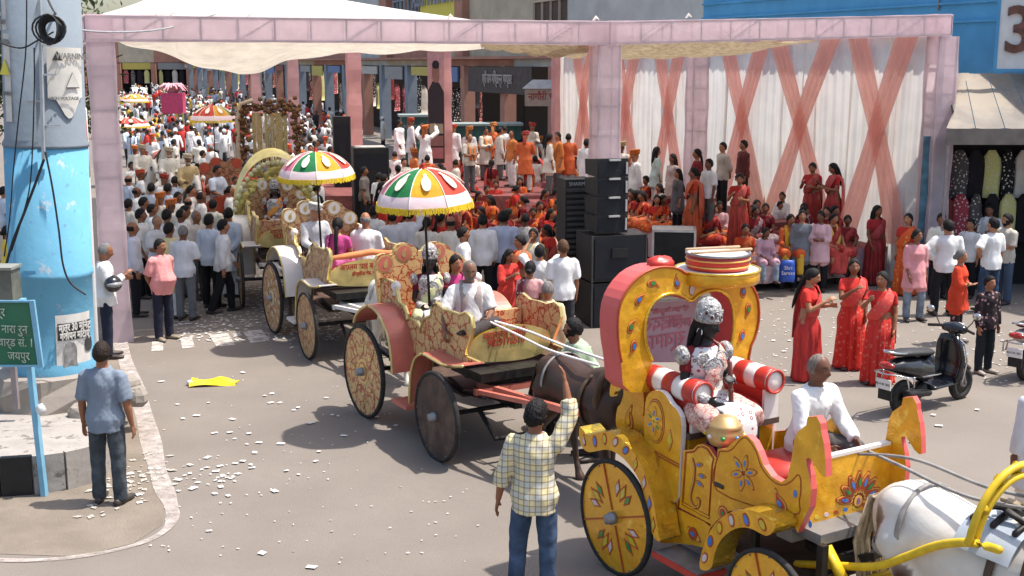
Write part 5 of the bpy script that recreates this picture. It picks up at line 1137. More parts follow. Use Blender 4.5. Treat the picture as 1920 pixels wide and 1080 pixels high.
# peacock board behind the near arm
PEA = F1.sp(K1([(262, 962), (268, 890), (300, 810), (345, 772), (400, 757), (450, 795), (462, 860), (465, 960)]) + KA([(432, 0), (405, 190), (290, 195), (255, 140), (250, 80), (262, 10)]) + K1([(330, 1010), (352, 930), (330, 905), (300, 925), (285, 965)]), .30)
pea = board('peacock_board', smooth_poly(PEA, 1), .30, .35, GOLD, BRIGHT, c1); c = F1.side(*KA([(335, 90)])[0], .30); motif(pea, 'paisley', c, .13, .2, sput(.30), [(1, ORANGE, None), (.8, GOLD, None), (.55, ORANGE, None), (.4, GOLD, None)])
board('peacock_board', smooth_poly(PEA, 1), YF - .11, YF - .06, GOLD, BRIGHT, c1)
# step, floor, seats
mb = MB(); sx0, sx1 = F1.side(1232, 1030, 0)[0], F1.side(1306, 1066, 0)[0]; box(mb, ((sx0 + sx1) / 2, .13, .385), (sx1 - sx0 + .08, .30, .05)); st = part('step', mb, RED, c1, False); mb = MB(); box(mb, ((sx0 + sx1) / 2, .13, .415), (sx1 - sx0 + .05, .27, .012)); part('tread', mb, GREYM, st, False)
mb = MB(); box(mb, (.95, (YB + YF) / 2, .62), (2.1, YF - YB - .1, .06)); part('floor', mb, WOOD, c1, False)
mb = MB(); zf = F1.front(1560, 1000, XF)[1]; box(mb, (1.65, (YB + YF) / 2, 1.0), (.9, YF - YB - .12, .08)); box(mb, (XF - .1, (YB + YF) / 2, zb - .07), (.16, YF - YB, .1)); part('chassis', mb, GREYM, c1, False)
ZS = 1.30
mb = MB(); box(mb, (1.36, (YB + YF) / 2, ZS), (.5, YF - YB - .14, .09)); part('driver_seat', mb, RED, c1); mb = MB(); box(mb, (1.36, (YB + YF) / 2, ZS - .18), (.44, YF - YB - .14, .26)); part('seat_box', mb, WOOD, c1, False)
ZT = 1.48                                        # throne seat height
mb = MB(); sphere(mb, (.28, .76, ZT), (.36, .44, .12), 20, 10, fn=lambda d, p: np.sign(p) * np.abs(p / np.array((.36, .44, .12))) ** .6 * np.array((.36, .44, .12))); part('throne_cushion', mb, RED, c1)
mb = MB(); box(mb, (.25, .76, ZT - .26), (.66, .94, .36)); part('throne_base', mb, GOLD, c1, False)
mb = MB(); box(mb, (.60, .76, ZT - .09), (.05, 1.0, .05)); part('seat_rail', mb, WOOD, c1, False)
for yy in (.37, 1.17):
    ar = obj('arm_rest', None, c1); ar.location = (0, yy, ZT + .27)
    for k in range(5):
        mb = MB(); x0 = -.05 + k * .135; lathe(mb, [(.104, x0), (.11, x0 + .02), (.11, x0 + .11), (.104, x0 + .133)], seg=24); mb.v = [v_[:, [2, 1, 0]] for v_ in mb.v]; part('band', mb, WHITEL if k % 2 else RED, ar)
    mb = MB(); lathe(mb, [(.1, .625), (.095, .645), (.02, .65)], seg=24); mb.v = [v_[:, [2, 1, 0]] for v_ in mb.v]; part('end_cap', mb, WHITEL, ar)
    mb = MB(); tube(mb, [(.652, math.cos(t) * .1, math.sin(t) * .1) for t in np.linspace(0, 2 * math.pi, 22)], .012, 6); part('piping', mb, RED, ar)
    mb = MB(); box(mb, (.30, 0, -.2), (.56, .13, .3)); part('side_pad', mb, RED, ar, False); mb = MB(); box(mb, (.60, 0, -.2), (.03, .16, .36)); part('front_pad', mb, WHITEL, ar, False)
# heart shaped back
XH = .02
outer = F1.fp(KC([(345, 930), (165, 930), (150, 735), (130, 620), (125, 480), (140, 370), (190, 270), (270, 185), (370, 140), (450, 135), (520, 150), (560, 180), (620, 190), (700, 190), (800, 190), (900, 205), (975, 250), (1015, 330), (1025, 450), (1005, 560), (960, 660), (950, 850), (820, 850)]), XH)
hole = F1.fp(KC([(835, 680), (850, 620), (865, 500), (860, 400), (830, 320), (770, 280), (700, 285), (640, 310), (590, 360), (540, 315), (470, 300), (400, 320), (340, 370), (305, 460), (295, 560), (310, 650), (345, 725)]), XH)
HEART = smooth_poly(outer, 1, False) + smooth_poly(hole, 1, False)
ht = board('heart_back', HEART, XH, XH - .26, GOLD, PINKEDGE, c1, axis='x')
for (a, b), s_, an, gm in (((262, 342), .07, -.5, GBLUE), ((350, 240), .075, -1.6, GGREEN), ((500, 238), .07, .5, GBLUE), ((210, 515), .075, -.2, GGREEN), ((230, 640), .075, 3.0, GBLUE), ((920, 290), .075, .2, GBLUE), ((955, 405), .075, 3.2, GGREEN), ((915, 575), .075, 2.9, GBLUE), ((690, 240), .06, 1.5, GGREEN)):
    motif(ht, 'paisley', F1.front(*KC([(a, b)])[0], XH), s_, an, fput(XH), L4(gm))
motif(ht, 'oval', F1.front(*KC([(598, 280)])[0], XH), .055, 0, fput(XH), [(1, ORANGE, None), (.8, GWHITE, None)])
rope_pts = [(XH + .005, p[0], p[1]) for p in smooth_poly(outer[2:-1], 1, False)]; mb = MB(); tube(mb, rope_pts, .012, 6); part('trim', mb, ORANGE, ht)
rope_pts = [(XH + .005, p[0], p[1]) for p in smooth_poly(hole, 1, False)]; mb = MB(); tube(mb, rope_pts, .016, 6); part('trim', mb, BRIGHT, ht)
bn = obj('banner', None, c1); bq = F1.fp(KC([(250, 365), (790, 340), (790, 740), (250, 740)]), XH - .30); mb = MB(); mb.add([(XH - .30 - k, a, b) for k in (0, .008) for a, b in bq], [(0, 1, 2, 3), (7, 6, 5, 4), (0, 4, 5, 1), (1, 5, 6, 2), (2, 6, 7, 3), (3, 7, 4, 0)]); part('sheet', mb, mat('lilac_banner', (.58, .47, .52), .8, var=.05, trans=.2), bn, False)
PKL = mat('pink_letter', (.55, .22, .27), .8)
for s_, (a, b), sz in (('भाईंदर', (430, 490), .17), ('हार्दिक', (520, 490), .1), ('स्वागत', (420, 605), .19), ('श्री श्याम सेवा समिति', (470, 408), .05)):
    q = F1.front(*KC([(a, b)])[0], XH - .29); text(s_, bn, (XH - .294, q[0], q[1]), sz, PKL, (math.pi / 2, 0, -math.pi / 2), .001, bold=.003)
# round top with drum
q = F1.front(*KC([(755, 170)])[0], XH - .05); ZP = q[1]; YP = q[0]; XP = XH - .04
mb = MB(); lathe(mb, [(.36, -.08), (.375, -.06), (.375, .02), (.37, .03)], (XP, YP, ZP), 40); tp_ = part('round_top', mb, GOLD, c1); mb = MB(); lathe(mb, [(.376, .026), (.384, .03), (.384, .045), (.365, .045), (.36, .03)], (XP, YP, ZP), 40, ring=True); part('rim', mb, BRIGHT, tp_); mb = MB(); lathe(mb, [(.01, .036), (.362, .036), (.362, .03)], (XP, YP, ZP), 40); part('mat', mb, WHITEL, tp_, False)
dr = thing('drum', 'flat red drum with two sticks on the golden carriage top', 'drum', F1.w(XP, YP, ZP + .042), F1.rz); mb = MB(); lathe(mb, [(.265, 0), (.275, .01), (.28, .06), (.28, .13)], seg=40); part('shell', mb, RED, dr)
mb = MB(); lathe(mb, [(.27, .125), (.29, .125), (.29, .145), (.27, .145)], seg=40, ring=True); part('rim', mb, GREYM, dr); mb = MB(); lathe(mb, [(.01, .134), (.272, .134), (.272, .12)], seg=40); part('skin', mb, WHITEL, dr, False)
for z in (.035, .09): mb = MB(); tube(mb, [(math.cos(t) * .283, math.sin(t) * .283, z) for t in np.linspace(0, 2 * math.pi, 40)], .007, 6); part('gold_cord', mb, YLINE, dr)
for k in (0, 1): mb = MB(); tube(mb, [(.05 - .2 * k, -.34 + .1 * k, .165), (.12 - .16 * k, .28, .16)], [.012, .015], 8); part('stick', mb, mat('stick_wood', (.45, .3, .18), .5), dr)
fl = thing('red_cloth_bundle', 'small bundle of red cloth on the heart shaped carriage back', 'cloth', F1.w(XH - .12, *F1.front(*KC([(400, 120)])[0], XH - .12)), F1.rz); mb = MB(); sphere(mb, (0, 0, .0), (.1, .13, .075), 16, 10, fn=lambda d, p: p * (1 + .25 * noise3(d, 5, 3))[:, None]); part('cloth', mb, RED, fl)
pt_ = thing('brass_pot', 'gold painted pot standing on the carriage door rail', 'pot', F1.w(*[(lambda s: (s[0], YB + .12, s[1]))(F1.side(*KB([(195, 262)])[0], YB + .12))][0]), F1.rz); mb = MB(); lathe(mb, [(.05, 0), (.12, .03), (.15, .09), (.155, .14), (.135, .17), (.145, .185), (.13, .2), (.09, .255), (.05, .27), (.02, .275)], seg=28); part('vessel', mb, foil('pot_gold', (.62, .40, .17), .35, .5, .1), pt_)
for k in range(8): t = k * math.pi / 4; mb = MB(); sphere(mb, (math.cos(t) * .153, math.sin(t) * .153, .11), (.022, .022, .02), 8, 6); part('gem', mb, GEM[k % 4], pt_)
# running gear and shafts
mb = MB(); tube(mb, [(-.04, 0, .52), (-.04, WB, .52)], .028, 8); tube(mb, [(1.9, 0, .455), (1.9, WB, .455)], .028, 8); bar(mb, (-.04, .76, .5), (2.1, .76, .5), .09); leafspring(mb, -.5, .5, .22, .66); leafspring(mb, -.5, .5, 1.3, .66); leafspring(mb, 1.4, 2.4, .22, .62); leafspring(mb, 1.4, 2.4, 1.3, .62)
for yy in (.22, 1.3): bar(mb, (2.2, yy, 1.02), (2.2, yy, .5), .06); bar(mb, (1.5, yy, .98), (1.5, yy, .55), .05)
lathe(mb, [(.3, .78), (.3, .84)], (1.9, .76, 0), 24); part('running_gear', mb, IRON, c1, False)
YSH = mat('yellow_shaft_paint', (.78, .52, .02), .45, var=.15, vs=10)
XA = F1.side(1500, 1068, .30)[0]
shf = MB()
for yy in (.42, 1.12):
    tube(shf, spline([(1.75, yy, .66), (2.1, yy, .78), (2.5, yy, .92), (2.77, yy, 1.09), (3.03, yy, 1.27), (3.28, yy, 1.38), (3.5, yy, 1.41)], 4), .03, 8)
bar(shf, (2.35, .2, .72), (2.35, 1.35, .72), .06); bar(shf, (2.3, .34, .76), (2.12, .34, .95), .07, .05); bar(shf, (2.3, 1.2, .76), (2.12, 1.2, .95), .07, .05)
part('shafts', shf, YSH, c1)
ark = MB()
for r, z0 in ((.48, 1.03), (.385, 1.05)): tube(ark, [(3.3 + .06 * math.sin(t), .77 - math.cos(t) * r * .8, z0 + .36 + math.sin(t) * r * 1.0) for t in np.linspace(0, math.pi, 22)], .025, 8)
for t in (.5, 1.05, 1.57, 2.1, 2.64):
    for da in (-.012, .012): sphere(ark, (3.33, .77 - math.cos(t) * .345, 1.40 + math.sin(t) * .43), (.03, .045, .045), 8, 6, fn=lambda d, p: p * (1 + .35 * np.sin(5 * np.arctan2(d[:, 2], d[:, 1])))[:, None])
part('yoke_arch', ark, YSH, c1)
# ------------------------------------------------------------------ horses (facing +X, withers about 1.45 m)
def horse_mesh(graze=0.0, stride=.12, voxel=.024, headturn=0.0):
    mb = MB()
    tube(mb, [(-.72, 0, 1.12), (-.60, 0, 1.13), (-.38, 0, 1.12), (0, 0, 1.06), (.35, 0, 1.08), (.58, 0, 1.10)], [(.16, .24), (.255, .30), (.285, .315), (.29, .31), (.265, .315), (.19, .26)], 20, ax=(0, 1, 0))
    sphere(mb, (-.48, .1, 1.24), (.26, .17, .19)); sphere(mb, (-.48, -.1, 1.24), (.26, .17, .19)); tube(mb, [(.2, 0, 1.3), (.45, 0, 1.36)], [.12, .13], 12)
    nk = [(.42, 0, 1.14), (.66, 0, 1.34), (.86, headturn * .3, 1.58 - graze * .5), (1.0, headturn * .6, 1.78 - graze)]; tube(mb, nk, [(.16, .27), (.125, .215), (.1, .165), (.085, .125)], 16, ax=(0, 1, 0))
    h0 = V(*nk[-1]); hd = nrm((.72, headturn * .4, -.68)); tube(mb, [h0 - hd * .08, h0 + hd * .1, h0 + hd * .3, h0 + hd * .46, h0 + hd * .54], [(.07, .10), (.085, .125), (.062, .088), (.052, .066), (.045, .05)], 14, ax=(0, 1, 0))
    for s in (-1, 1):
        tube(mb, [h0 + V(-.02, s * .05, .06), h0 + V(.0, s * .065, .15), h0 + V(.03, s * .06, .2)], [.03, .026, .008], 8)
        d = stride * s
        tube(mb, [(.42, s * .15, 1.05), (.46 + d * .4, s * .15, .80), (.44 + d * .9, s * .14, .50)], [.12, .085, .055], 12); tube(mb, [(.44 + d * .9, s * .14, .50), (.44 + d * .8, s * .14, .20), (.49 + d * .8, s * .14, .07)], [.05, .034, .045], 10); tube(mb, [(.49 + d * .8, s * .14, .08), (.53 + d * .8, s * .14, 0.01)], [.05, .065], 10)
        e = -d
        tube(mb, [(-.50, s * .16, 1.08), (-.42 + e * .3, s * .16, .82), (-.56 + e * .7, s * .15, .58)], [.19, .125, .062], 12); tube(mb, [(-.56 + e * .7, s * .15, .58), (-.60 + e, s * .15, .52), (-.54 + e, s * .145, .20), (-.49 + e, s * .145, .08)], [.058, .05, .036, .046], 10); tube(mb, [(-.49 + e, s * .145, .08), (-.45 + e, s * .145, .01)], [.05, .065], 10)
    vs, fs = fuse(mb, voxel, 5, .5); return vs, fs, h0, hd
HORSE = {}
def patch(vs):
    d = lambda c, r: np.clip(1.4 - np.linalg.norm((vs - np.array(c)) / np.array(r) + .18 * noise3(vs, 30, 3)[:, None], axis=1) * 1.0, 0, 1) ** .25 * (np.linalg.norm((vs - np.array(c)) / np.array(r), axis=1) < 1.3 + .15 * noise3(vs, 40, 5))
    m = np.zeros((len(vs), 3)); m[:, :] = np.maximum(np.maximum(d((-.66, -.26, 1.12), (.07, .16, .12)), d((-.38, -.28, .86), (.06, .14, .08))), d((.4, .2, 1.2), (.2, .2, .25)))[:, None]; return m

def coat(name, c1_, c2_=None, sc=1.6, lo=.6):
    m = mat(name, c1_, .45, var=.12, vs=4, spec=.35, bump=.08, bs=40)
    if c2_: add_wear(m, sc, c2_, lo, lo + .02, 1.0)
    return m
TAN = mat('leather', (.12, .07, .04), .5, var=.25, vs=10); STRAP = mat('grey_webbing', (.32, .30, .28), .7, var=.2, vs=10)
def horse(loc, rz, lbl, cm, mane=(.02, .015, .012), tail=(.02, .015, .012), var=0, scale=1.0, harness=True, cloth=None):
    k = var
    if k not in HORSE: HORSE[k] = horse_mesh(*((0, .12), (.25, -.16), (.1, .05))[var])
    vs, fs, h0, hd = HORSE[k]; o = thing('horse', lbl, 'horse', loc, rz, 'horses of the procession', mesh_of('horse', vs, fs, [cm], patch(vs) if cm.name.startswith('white_pied') else None)); o.scale = (scale,) * 3
    mb = MB(); r = random.Random(4)
    for i in range(60):
        a = i * .9; q = V(-.74, .05 * math.cos(a), 1.24); w = .05 + .12 * r.random(); tube(mb, [q, q + V(-.12, .03 * math.cos(a), .0), q + V(-.17 - .02 * r.random(), w * math.cos(a) * .7, -.35), q + V(-.12 + .04 * r.random(), w * math.cos(a) * .6, -.75 - .25 * r.random())], [.016, .018, .014, .003], 5)
    t = part('tail', mb, M_HAIR, o); t.color = (*tail, 1)
    mb = MB()
    for i in range(14):
        t_ = i / 13; p = V(.36, 0, 1.42) * (1 - t_) + (h0 + V(-.06, 0, .1)) * t_; tube(mb, [p, p + V(-.02, .06, .02), p + V(-.02, .12 + .02 * r.random(), -.16)], [(.04, .03), (.045, .02), (.015, .006)], 7)
    t = part('mane', mb, M_HAIR, o); t.color = (*mane, 1)
    for s in (-1, 1): mb = MB(); sphere(mb, h0 + hd * .13 + V(0, s * .083, .03), (.022, .014, .018), 8, 6); part('eye', mb, BLACKM, o)
    if harness:
        def strap(nm, pts, w=.022, m=STRAP): mb = MB(); tube(mb, pts, [(w, .008)] * len(pts), 6, ax=(1, 0, 0) if nm != 'breeching' else (0, 0, 1)); part(nm, mb, m, o)
        strap('girth', [(.28, math.sin(t_) * .292, 1.07 + math.cos(t_) * .325) for t_ in np.linspace(0, 2 * math.pi, 24)], .03, TAN)
        strap('breeching', [(-.52 + .0 * math.cos(t_) - .25 * math.cos(t_), math.sin(t_) * .30, .98) for t_ in np.linspace(-1.9, 1.9, 20)], .025)
        strap('loin_strap', [(-.42, math.sin(t_) * .305, 1.13 + math.cos(t_) * .325) for t_ in np.linspace(-1.9, 1.9, 20)])
        strap('noseband', [h0 + hd * .36 + V(.06 * math.cos(t_) * .7, math.sin(t_) * .068, .085 * math.cos(t_) * .75) for t_ in np.linspace(0, 2 * math.pi, 16)], .015, TAN)
        mb = MB(); tube(mb, [(.5 + .05 * math.cos(t_), math.sin(t_) * .215, 1.19 + math.cos(t_) * .34) for t_ in np.linspace(0, 2 * math.pi, 24)], .04, 8); part('collar', mb, TAN, o)
        for s in (-1, 1): mb = MB(); box(mb, h0 + hd * .14 + V(-.01, s * .11, .0), (.12, .01, .11)); part('blinker', mb, BLACKM, o, False)
    if cloth:
        mb = MB(); n = 13; rows = [(x, .0) for x in np.linspace(-.35, .32, 6)]; vs_ = [(x, math.sin(t_) * .32, 1.08 + math.cos(t_) * .345) for x, _ in rows for t_ in np.linspace(-1.7, 1.7, n)]; mb.add(vs_, [(i * n + j_, i * n + j_ + 1, (i + 1) * n + j_ + 1, (i + 1) * n + j_) for i in range(5) for j_ in range(n - 1)]); t = part('saddle_cloth', mb, M_SILK, o); t.color = (*cloth, 1)
    return o
WHITEH = coat('white_pied_coat', (.72, .67, .60)); _n = WHITEH.node_tree; _a = _n.nodes.new('ShaderNodeAttribute'); _a.attribute_name = 'mk'; _x = _n.nodes.new('ShaderNodeMix'); _x.data_type = 'RGBA'; _b = _n.nodes['Principled BSDF']; _s = _b.inputs['Base Color'].links[0].from_socket; _n.links.new(_s, _x.inputs[6]); _x.inputs[7].default_value = (.07, .022, .014, 1); _n.links.new(_a.outputs['Fac'], _x.inputs[0]); _n.links.new(_x.outputs[2], _b.inputs['Base Color']); BROWNH = coat('dark_bay_coat', (.055, .028, .018)); CREAMH = coat('white_coat', (.66, .61, .54))
HX = 3.1
hs1 = horse(F1.w(HX, .77, 0), F1.rz, 'white pied horse with brown patches pulling the golden carriage', WHITEH, (.6, .5, .35), (.62, .50, .33), 0, 1.05)
sad = obj('saddle_pad', None, hs1); mb = MB(); mb.add([(x, math.sin(t_) * .325, 1.07 + math.cos(t_) * .36) for x in np.linspace(.0, .42, 4) for t_ in np.linspace(-1.1, 1.1, 13)], [(i * 13 + j_, i * 13 + j_ + 1, (i + 1) * 13 + j_ + 1, (i + 1) * 13 + j_) for i in range(3) for j_ in range(12)]); part('pad', mb, mat('pale_blue_pad', (.45, .5, .56), .6, var=.15), sad)
mb = MB()
for s in (-.07, .07): tube(mb, [(.05, s, 1.44), (.2, s, 1.50), (.36, s, 1.45)], .022, 8)
for x in (.05, .2, .36): tube(mb, [(x, -.16, 1.40), (x, 0, 1.47 if x == .2 else 1.45), (x, .16, 1.40)], .022, 8)
part('saddle_tree', mb, IRON, sad); mb = MB(); tube(mb, [(.12, .05, 1.50), (.22, -.05, 1.55), (.28, .04, 1.52), (.15, -.02, 1.53)], .018, 6); part('rope', mb, mat('rope', (.5, .4, .27), .9), sad)
# ------------------------------------------------------------------ painted buggies (carriages two to five)
F2 = Frame((-1.83, 14.70), 31)
KE = lambda p: K(640, 480, 3.857, p); KF = lambda p: K(760, 600, 3.857, p); K5 = lambda p: K(430, 170, 2.038, p)
FILI = pattern_mat('gold_red_filigree', 'brocade', (.62, .42, .19), (.38, .07, .035), 8.5, .42); SALMON = mat('salmon_paint', (.58, .17, .12), .4, var=.15, vs=4); BROWNP = mat('brown_board', (.10, .06, .045), .7, var=.3, vs=5); add_wear(BROWNP, 3, (.17, .12, .09), .5, .7, .6)
def buggy(label, front_face):
    c = thing('carriage', label, 'carriage', F2.O, F2.rz, 'horse drawn carriages'); YN, YR, YW = .30, 1.50, 1.80
    for y, out in ((0, -1), (YW, 1)):
        for x, r, fc in ((-.1, .60, FILI), (1.9, .52, front_face)):
            w = disc_wheel(c, x, y, r, fc, out=out)
            if out < 0 and fc is FILI:
                for k in range(8): t = k * math.pi / 4; motif(w, 'petal', (math.cos(t) * r * .62, math.sin(t) * r * .62), r * .26, t - math.pi / 2, sput(-.014), [(1, SALMON, None), (.82, GOLD2, None), (.4, FILI, 'circle')])
                motif(w, 'circle', (0, 0), r * .27, 0, sput(-.014), [(1, GOLD2, None), (.8, SALMON, None), (.62, GOLD2, None)])
    rp = [F2.side(u, v, 0) for u, v in KE([(92, 478), (112, 418), (165, 368), (215, 368), (265, 415), (305, 490), (335, 570), (355, 670), (365, 760), (372, 850)])]; rp = [tuple(p) for p in spline(rp, 3)]
    fp_ = [F2.side(u, v, .06) for u, v in KF([(30, 600), (38, 420), (62, 300), (95, 256), (135, 248), (200, 285), (300, 335), (415, 335)])]; fp_ = [tuple(p) for p in spline(fp_, 3)]
    def ribbon(nm, path, y0, y1, m):
        mb = MB(); n = len(path); vs = []
        for i, (x, z) in enumerate(path):
            t = nrm(np.array(path[min(i + 1, n - 1)]) - np.array(path[max(i - 1, 0)])); nx, nz = -t[1] * .02, t[0] * .02
            vs += [(x, y0, z), (x + nx, y0, z + nz), (x + nx, y1, z + nz), (x, y1, z)]
        mb.add(vs, [(i * 4 + a, i * 4 + (a + 1) % 4, i * 4 + 4 + (a + 1) % 4, i * 4 + 4 + a) for i in range(n - 1) for a in range(4)] + [(0, 1, 2, 3), tuple((n - 1) * 4 + a for a in (3, 2, 1, 0))]); o = part(nm, mb, m, c, False)
        mb = MB(); tube(mb, [(x, y0 - .003 if y0 < 1 else y0 + .003, z) for x, z in path], .018, 6); part('edge_trim', mb, GOLD2, o)
    ribbon('rear_mudguard', rp, 0, YN + .02, SALMON); ribbon('front_mudguard', fp_, .06, YN + .02, SALMON); ribbon('rear_mudguard', rp, YW, YR - .02, SALMON); ribbon('front_mudguard', fp_, YW - .06, YR - .02, SALMON)
    top_ = F2.sp(KE([(292, 350), (290, 165), (335, 165), (392, 200), (400, 250), (415, 330), (452, 360), (472, 420), (474, 465), (500, 452), (540, 470), (565, 515), (575, 555), (582, 500), (600, 455), (650, 430), (655, 370), (690, 335), (740, 385), (800, 400)]) + KF([(395, -40), (440, -55), (478, -20), (487, 60), (470, 130), (445, 200), (430, 260)]), YN)
    bot = [p for p in fp_[::-1]] + F2.sp(KE([(495, 1060), (375, 1005)]), .1) + [p for p in rp[::-1] if p[0] > top_[0][0]]
    poly = top_ + bot
    board('side_panel', poly, YN, YN + .04, FILI, GOLD2, c, SALMON); board('side_panel', poly, YR - .04, YR, FILI, GOLD2, c, SALMON)
    mb = MB(); q = top_[:]; tube(mb, [(x, YN - .004, z) for x, z in q], .016, 6); part('edge_moulding', mb, GOLD2, c)
    XD = F2.side(868, 682, YN)[0] + .02
    dp = smooth_poly(F2.fp(KF([(420, 300), (445, 190), (520, 112), (640, 60), (780, 28), (900, 35), (1000, 60), (1060, 95), (1045, 160), (1012, 220), (930, 262), (830, 285), (700, 298), (560, 302)]), XD), 1)
    d = board('dash_board', dp, XD + .02, XD - .02, GOLD2, BRIGHT, c, axis='x')
    xs0, xs1 = F2.side(*KE([(375, 860)])[0], .05)[0], F2.side(*KE([(495, 1060)])[0], .05)[0]
    mb = MB(); box(mb, ((xs0 + xs1) / 2 - .02, .17, .40), (.42, .3, .045)); part('step', mb, SALMON, c, False)
    mb = MB(); box(mb, (.9, (YN + YR) / 2, .72), (2.0, YR - YN - .1, .05)); part('floor', mb, WOOD, c, False)
    mb = MB(); box(mb, (.05, (YN + YR) / 2, 1.12), (.55, YR - YN - .12, .3)); part('passenger_seat', mb, RED, c, False); mb = MB(); box(mb, (1.55, (YN + YR) / 2, 1.22), (.45, YR - YN - .12, .12)); part('driver_seat', mb, RED, c, False)
    mb = MB(); box(mb, (1.35, (YN + YR) / 2, 1.28), (.06, YR - YN - .12, .5)); part('driver_back', mb, FILI, c, False)
    hb = F2.fp([(716, 600), (704, 505), (705, 482), (720, 474), (738, 480), (741, 462), (757, 454), (775, 460), (788, 474), (800, 460), (815, 452), (838, 458), (848, 472), (865, 478), (876, 492), (872, 515), (862, 590)], -.2)
    bb = board('seat_back', smooth_poly(hb, 1), -.20, -.27, FILI, GOLD2, c, axis='x')
    for u, v in ((722, 495), (757, 475), (822, 472), (857, 495)): motif(bb, 'circle', F2.front(u, v, -.2), .12, 0, fput(-.20), [(1, GOLD2, None), (.84, SALMON, None), (.5, GOLD2, 'paisley')])
    for y in (YN + .02, YR - .02): mb = MB(); lathe(mb, [(.03, 0), (.05, .02), (.03, .06), (.06, .1), (.06, .15), (.02, .19)], (.22, y, F2.side(*KE([(415, 255)])[0], YN)[1] - .08), 14); part('finial', mb, WHITEL, c)
    g_ = MB(); tube(g_, [(-.1, 0, .6), (-.1, YW, .6)], .03, 8); tube(g_, [(1.9, 0, .52), (1.9, YW, .52)], .03, 8); bar(g_, (-.1, .9, .58), (2.2, .9, .6), .1); leafspring(g_, -.6, .5, .35, .8); leafspring(g_, 1.4, 2.4, .35, .8); leafspring(g_, -.6, .5, 1.45, .8); leafspring(g_, 1.4, 2.4, 1.45, .8); lathe(g_, [(.36, .86), (.36, .93)], (1.9, .9, 0), 24); box(g_, (1.95, .9, 1.0), (.7, 1.1, .1)); tube(g_, [(2.0, .5, .55), (2.35, .5, .3), (2.4, 1.3, .3), (2.0, 1.3, .55)], .03, 6); part('running_gear', g_, IRON, c, False)
    sh = MB()
    for y in (.55, 1.25): bar(sh, (1.9, y, .82), (3.9, y, .98), .06, .07)
    bar(sh, (2.25, .3, .84), (2.25, 1.5, .84), .07); bar(sh, (2.3, .32, .86), (3.2, .55, .9), .05); part('shafts', sh, SALMON, c, False)
    return c, XD, d
c2, XD, dash2 = buggy('red and gold filigree carriage with a brown front wheel and a seated old driver', BROWNP)
REDL = mat('red_sign_letter', (.40, .05, .02), .6)
for s_, (a, b), sz in (('महाराजा बग्गी', (720, 103), .125), ('9829176510', (730, 155), .115)):
    q = F2.front(*KF([(a, b)])[0], XD + .02); text(s_, dash2, (XD + .026, q[0], q[1]), sz, REDL, (math.pi / 2, 0, math.pi / 2), .002, sx=.85, bold=.003)
def restyle(o, mp):
    for ch in o.children:
        if ch.data is not None and any(m in mp for m in ch.data.materials):
            kk = ('re', ch.data.name, id(mp))
            if kk not in CACHE:
                d = ch.data.copy()
                for i, m in enumerate(d.materials):
                    if m in mp: d.materials[i] = mp[m]
                CACHE[kk] = d
            ch.data = CACHE[kk]
        restyle(ch, mp)
def another(lbl, O, th, mp, sc=1.0):
    o = copy_tree(c2); fr = Frame(O, th); o.location = fr.O; o.rotation_euler = (0, 0, fr.rz); o.scale = (sc,) * 3; o['label'] = lbl; restyle(o, mp); return o, fr
FILI3 = pattern_mat('brown_gold_filigree', 'brocade', (.50, .33, .17), (.24, .09, .05), 10, .5); WHITEG = mat('white_gloss', (.74, .70, .66), .3, var=.05); TEALD = mat('dark_green_iron', (.02, .035, .035), .5, .3)
c3, F3 = another('cream and gold carriage with white mudguards carrying a couple seen from behind', (-3.95, 19.55), 26, {FILI: FILI3, SALMON: WHITEG, BROWNP: FILI3})
for ch in list(c3.children):
    if ch.name.startswith('dash_board'):
        for l in list(ch.children): bpy.data.objects.remove(l)
        for s_, dz, sz, mm in (('असलम भाई बग्गी वाले', .11, .125, REDL), ('हॉस्पिटल रोड, जयपुर', .0, .075, REDL)): text(s_, ch, (XD + .026, .93, 1.28 + dz), sz, mm, (math.pi / 2, 0, math.pi / 2), .002, sx=.8, bold=.003)
ob = thing('orange_cloth', 'orange cloth draped along the dash of the cream carriage', 'cloth', F3.w(XD - .05, .93, 1.56), F3.rz); mb = MB(); tube(mb, [(0, -.5, -.02), (.02, -.25, 0), (.0, .1, .03), (.03, .4, 0), (0, .55, .03)], [(.05, .035), (.06, .05), (.055, .05), (.06, .04), (.04, .02)], 10); part('fabric', mb, mat('orange_fabric', (.72, .22, .08), .8, var=.15), ob)
DGOLD = pattern_mat('dark_gold_carving', 'brocade', (.40, .30, .12), (.06, .05, .035), 9, .4); LEAFG = foil('leaf_gold', (.62, .52, .17), .3, .45, .3)
c4, F4 = another('ornate gold carriage with a leafy shell hood behind the cream carriage', (-5.55, 23.6), 17, {FILI: DGOLD, SALMON: GOLD2, BROWNP: DGOLD, WHITEL: GOLD2}, 1.0)
hood = obj('hood', None, c4); hood.location = (-.25, .9, 1.0); mb = MB()
mb.add([(-.1 + .75 * math.cos(p) * (1 - .15 * abs(math.cos(t))) * .9 - .35, math.cos(t) * .82, .35 + math.sin(t) * 1.35 - .25 * math.cos(p)) for p in np.linspace(1.15, 1.75, 10) for t in np.linspace(-.25, math.pi + .25, 24)], [(i * 24 + k, i * 24 + k + 1, (i + 1) * 24 + k + 1, (i + 1) * 24 + k) for i in range(9) for k in range(23)]); part('shell', mb, LEAFG, hood)
for i in range(34):
    t = -.2 + (math.pi + .4) * i / 33; p = V(.1, math.cos(t) * .86, .12 + math.sin(t) * 1.38); mb = MB(); sphere(mb, p, (.05, .055, .055), 8, 6); part('scallop', mb, mat('cream_scallop', (.62, .60, .36), .5), hood)
r_ = random.Random(11)
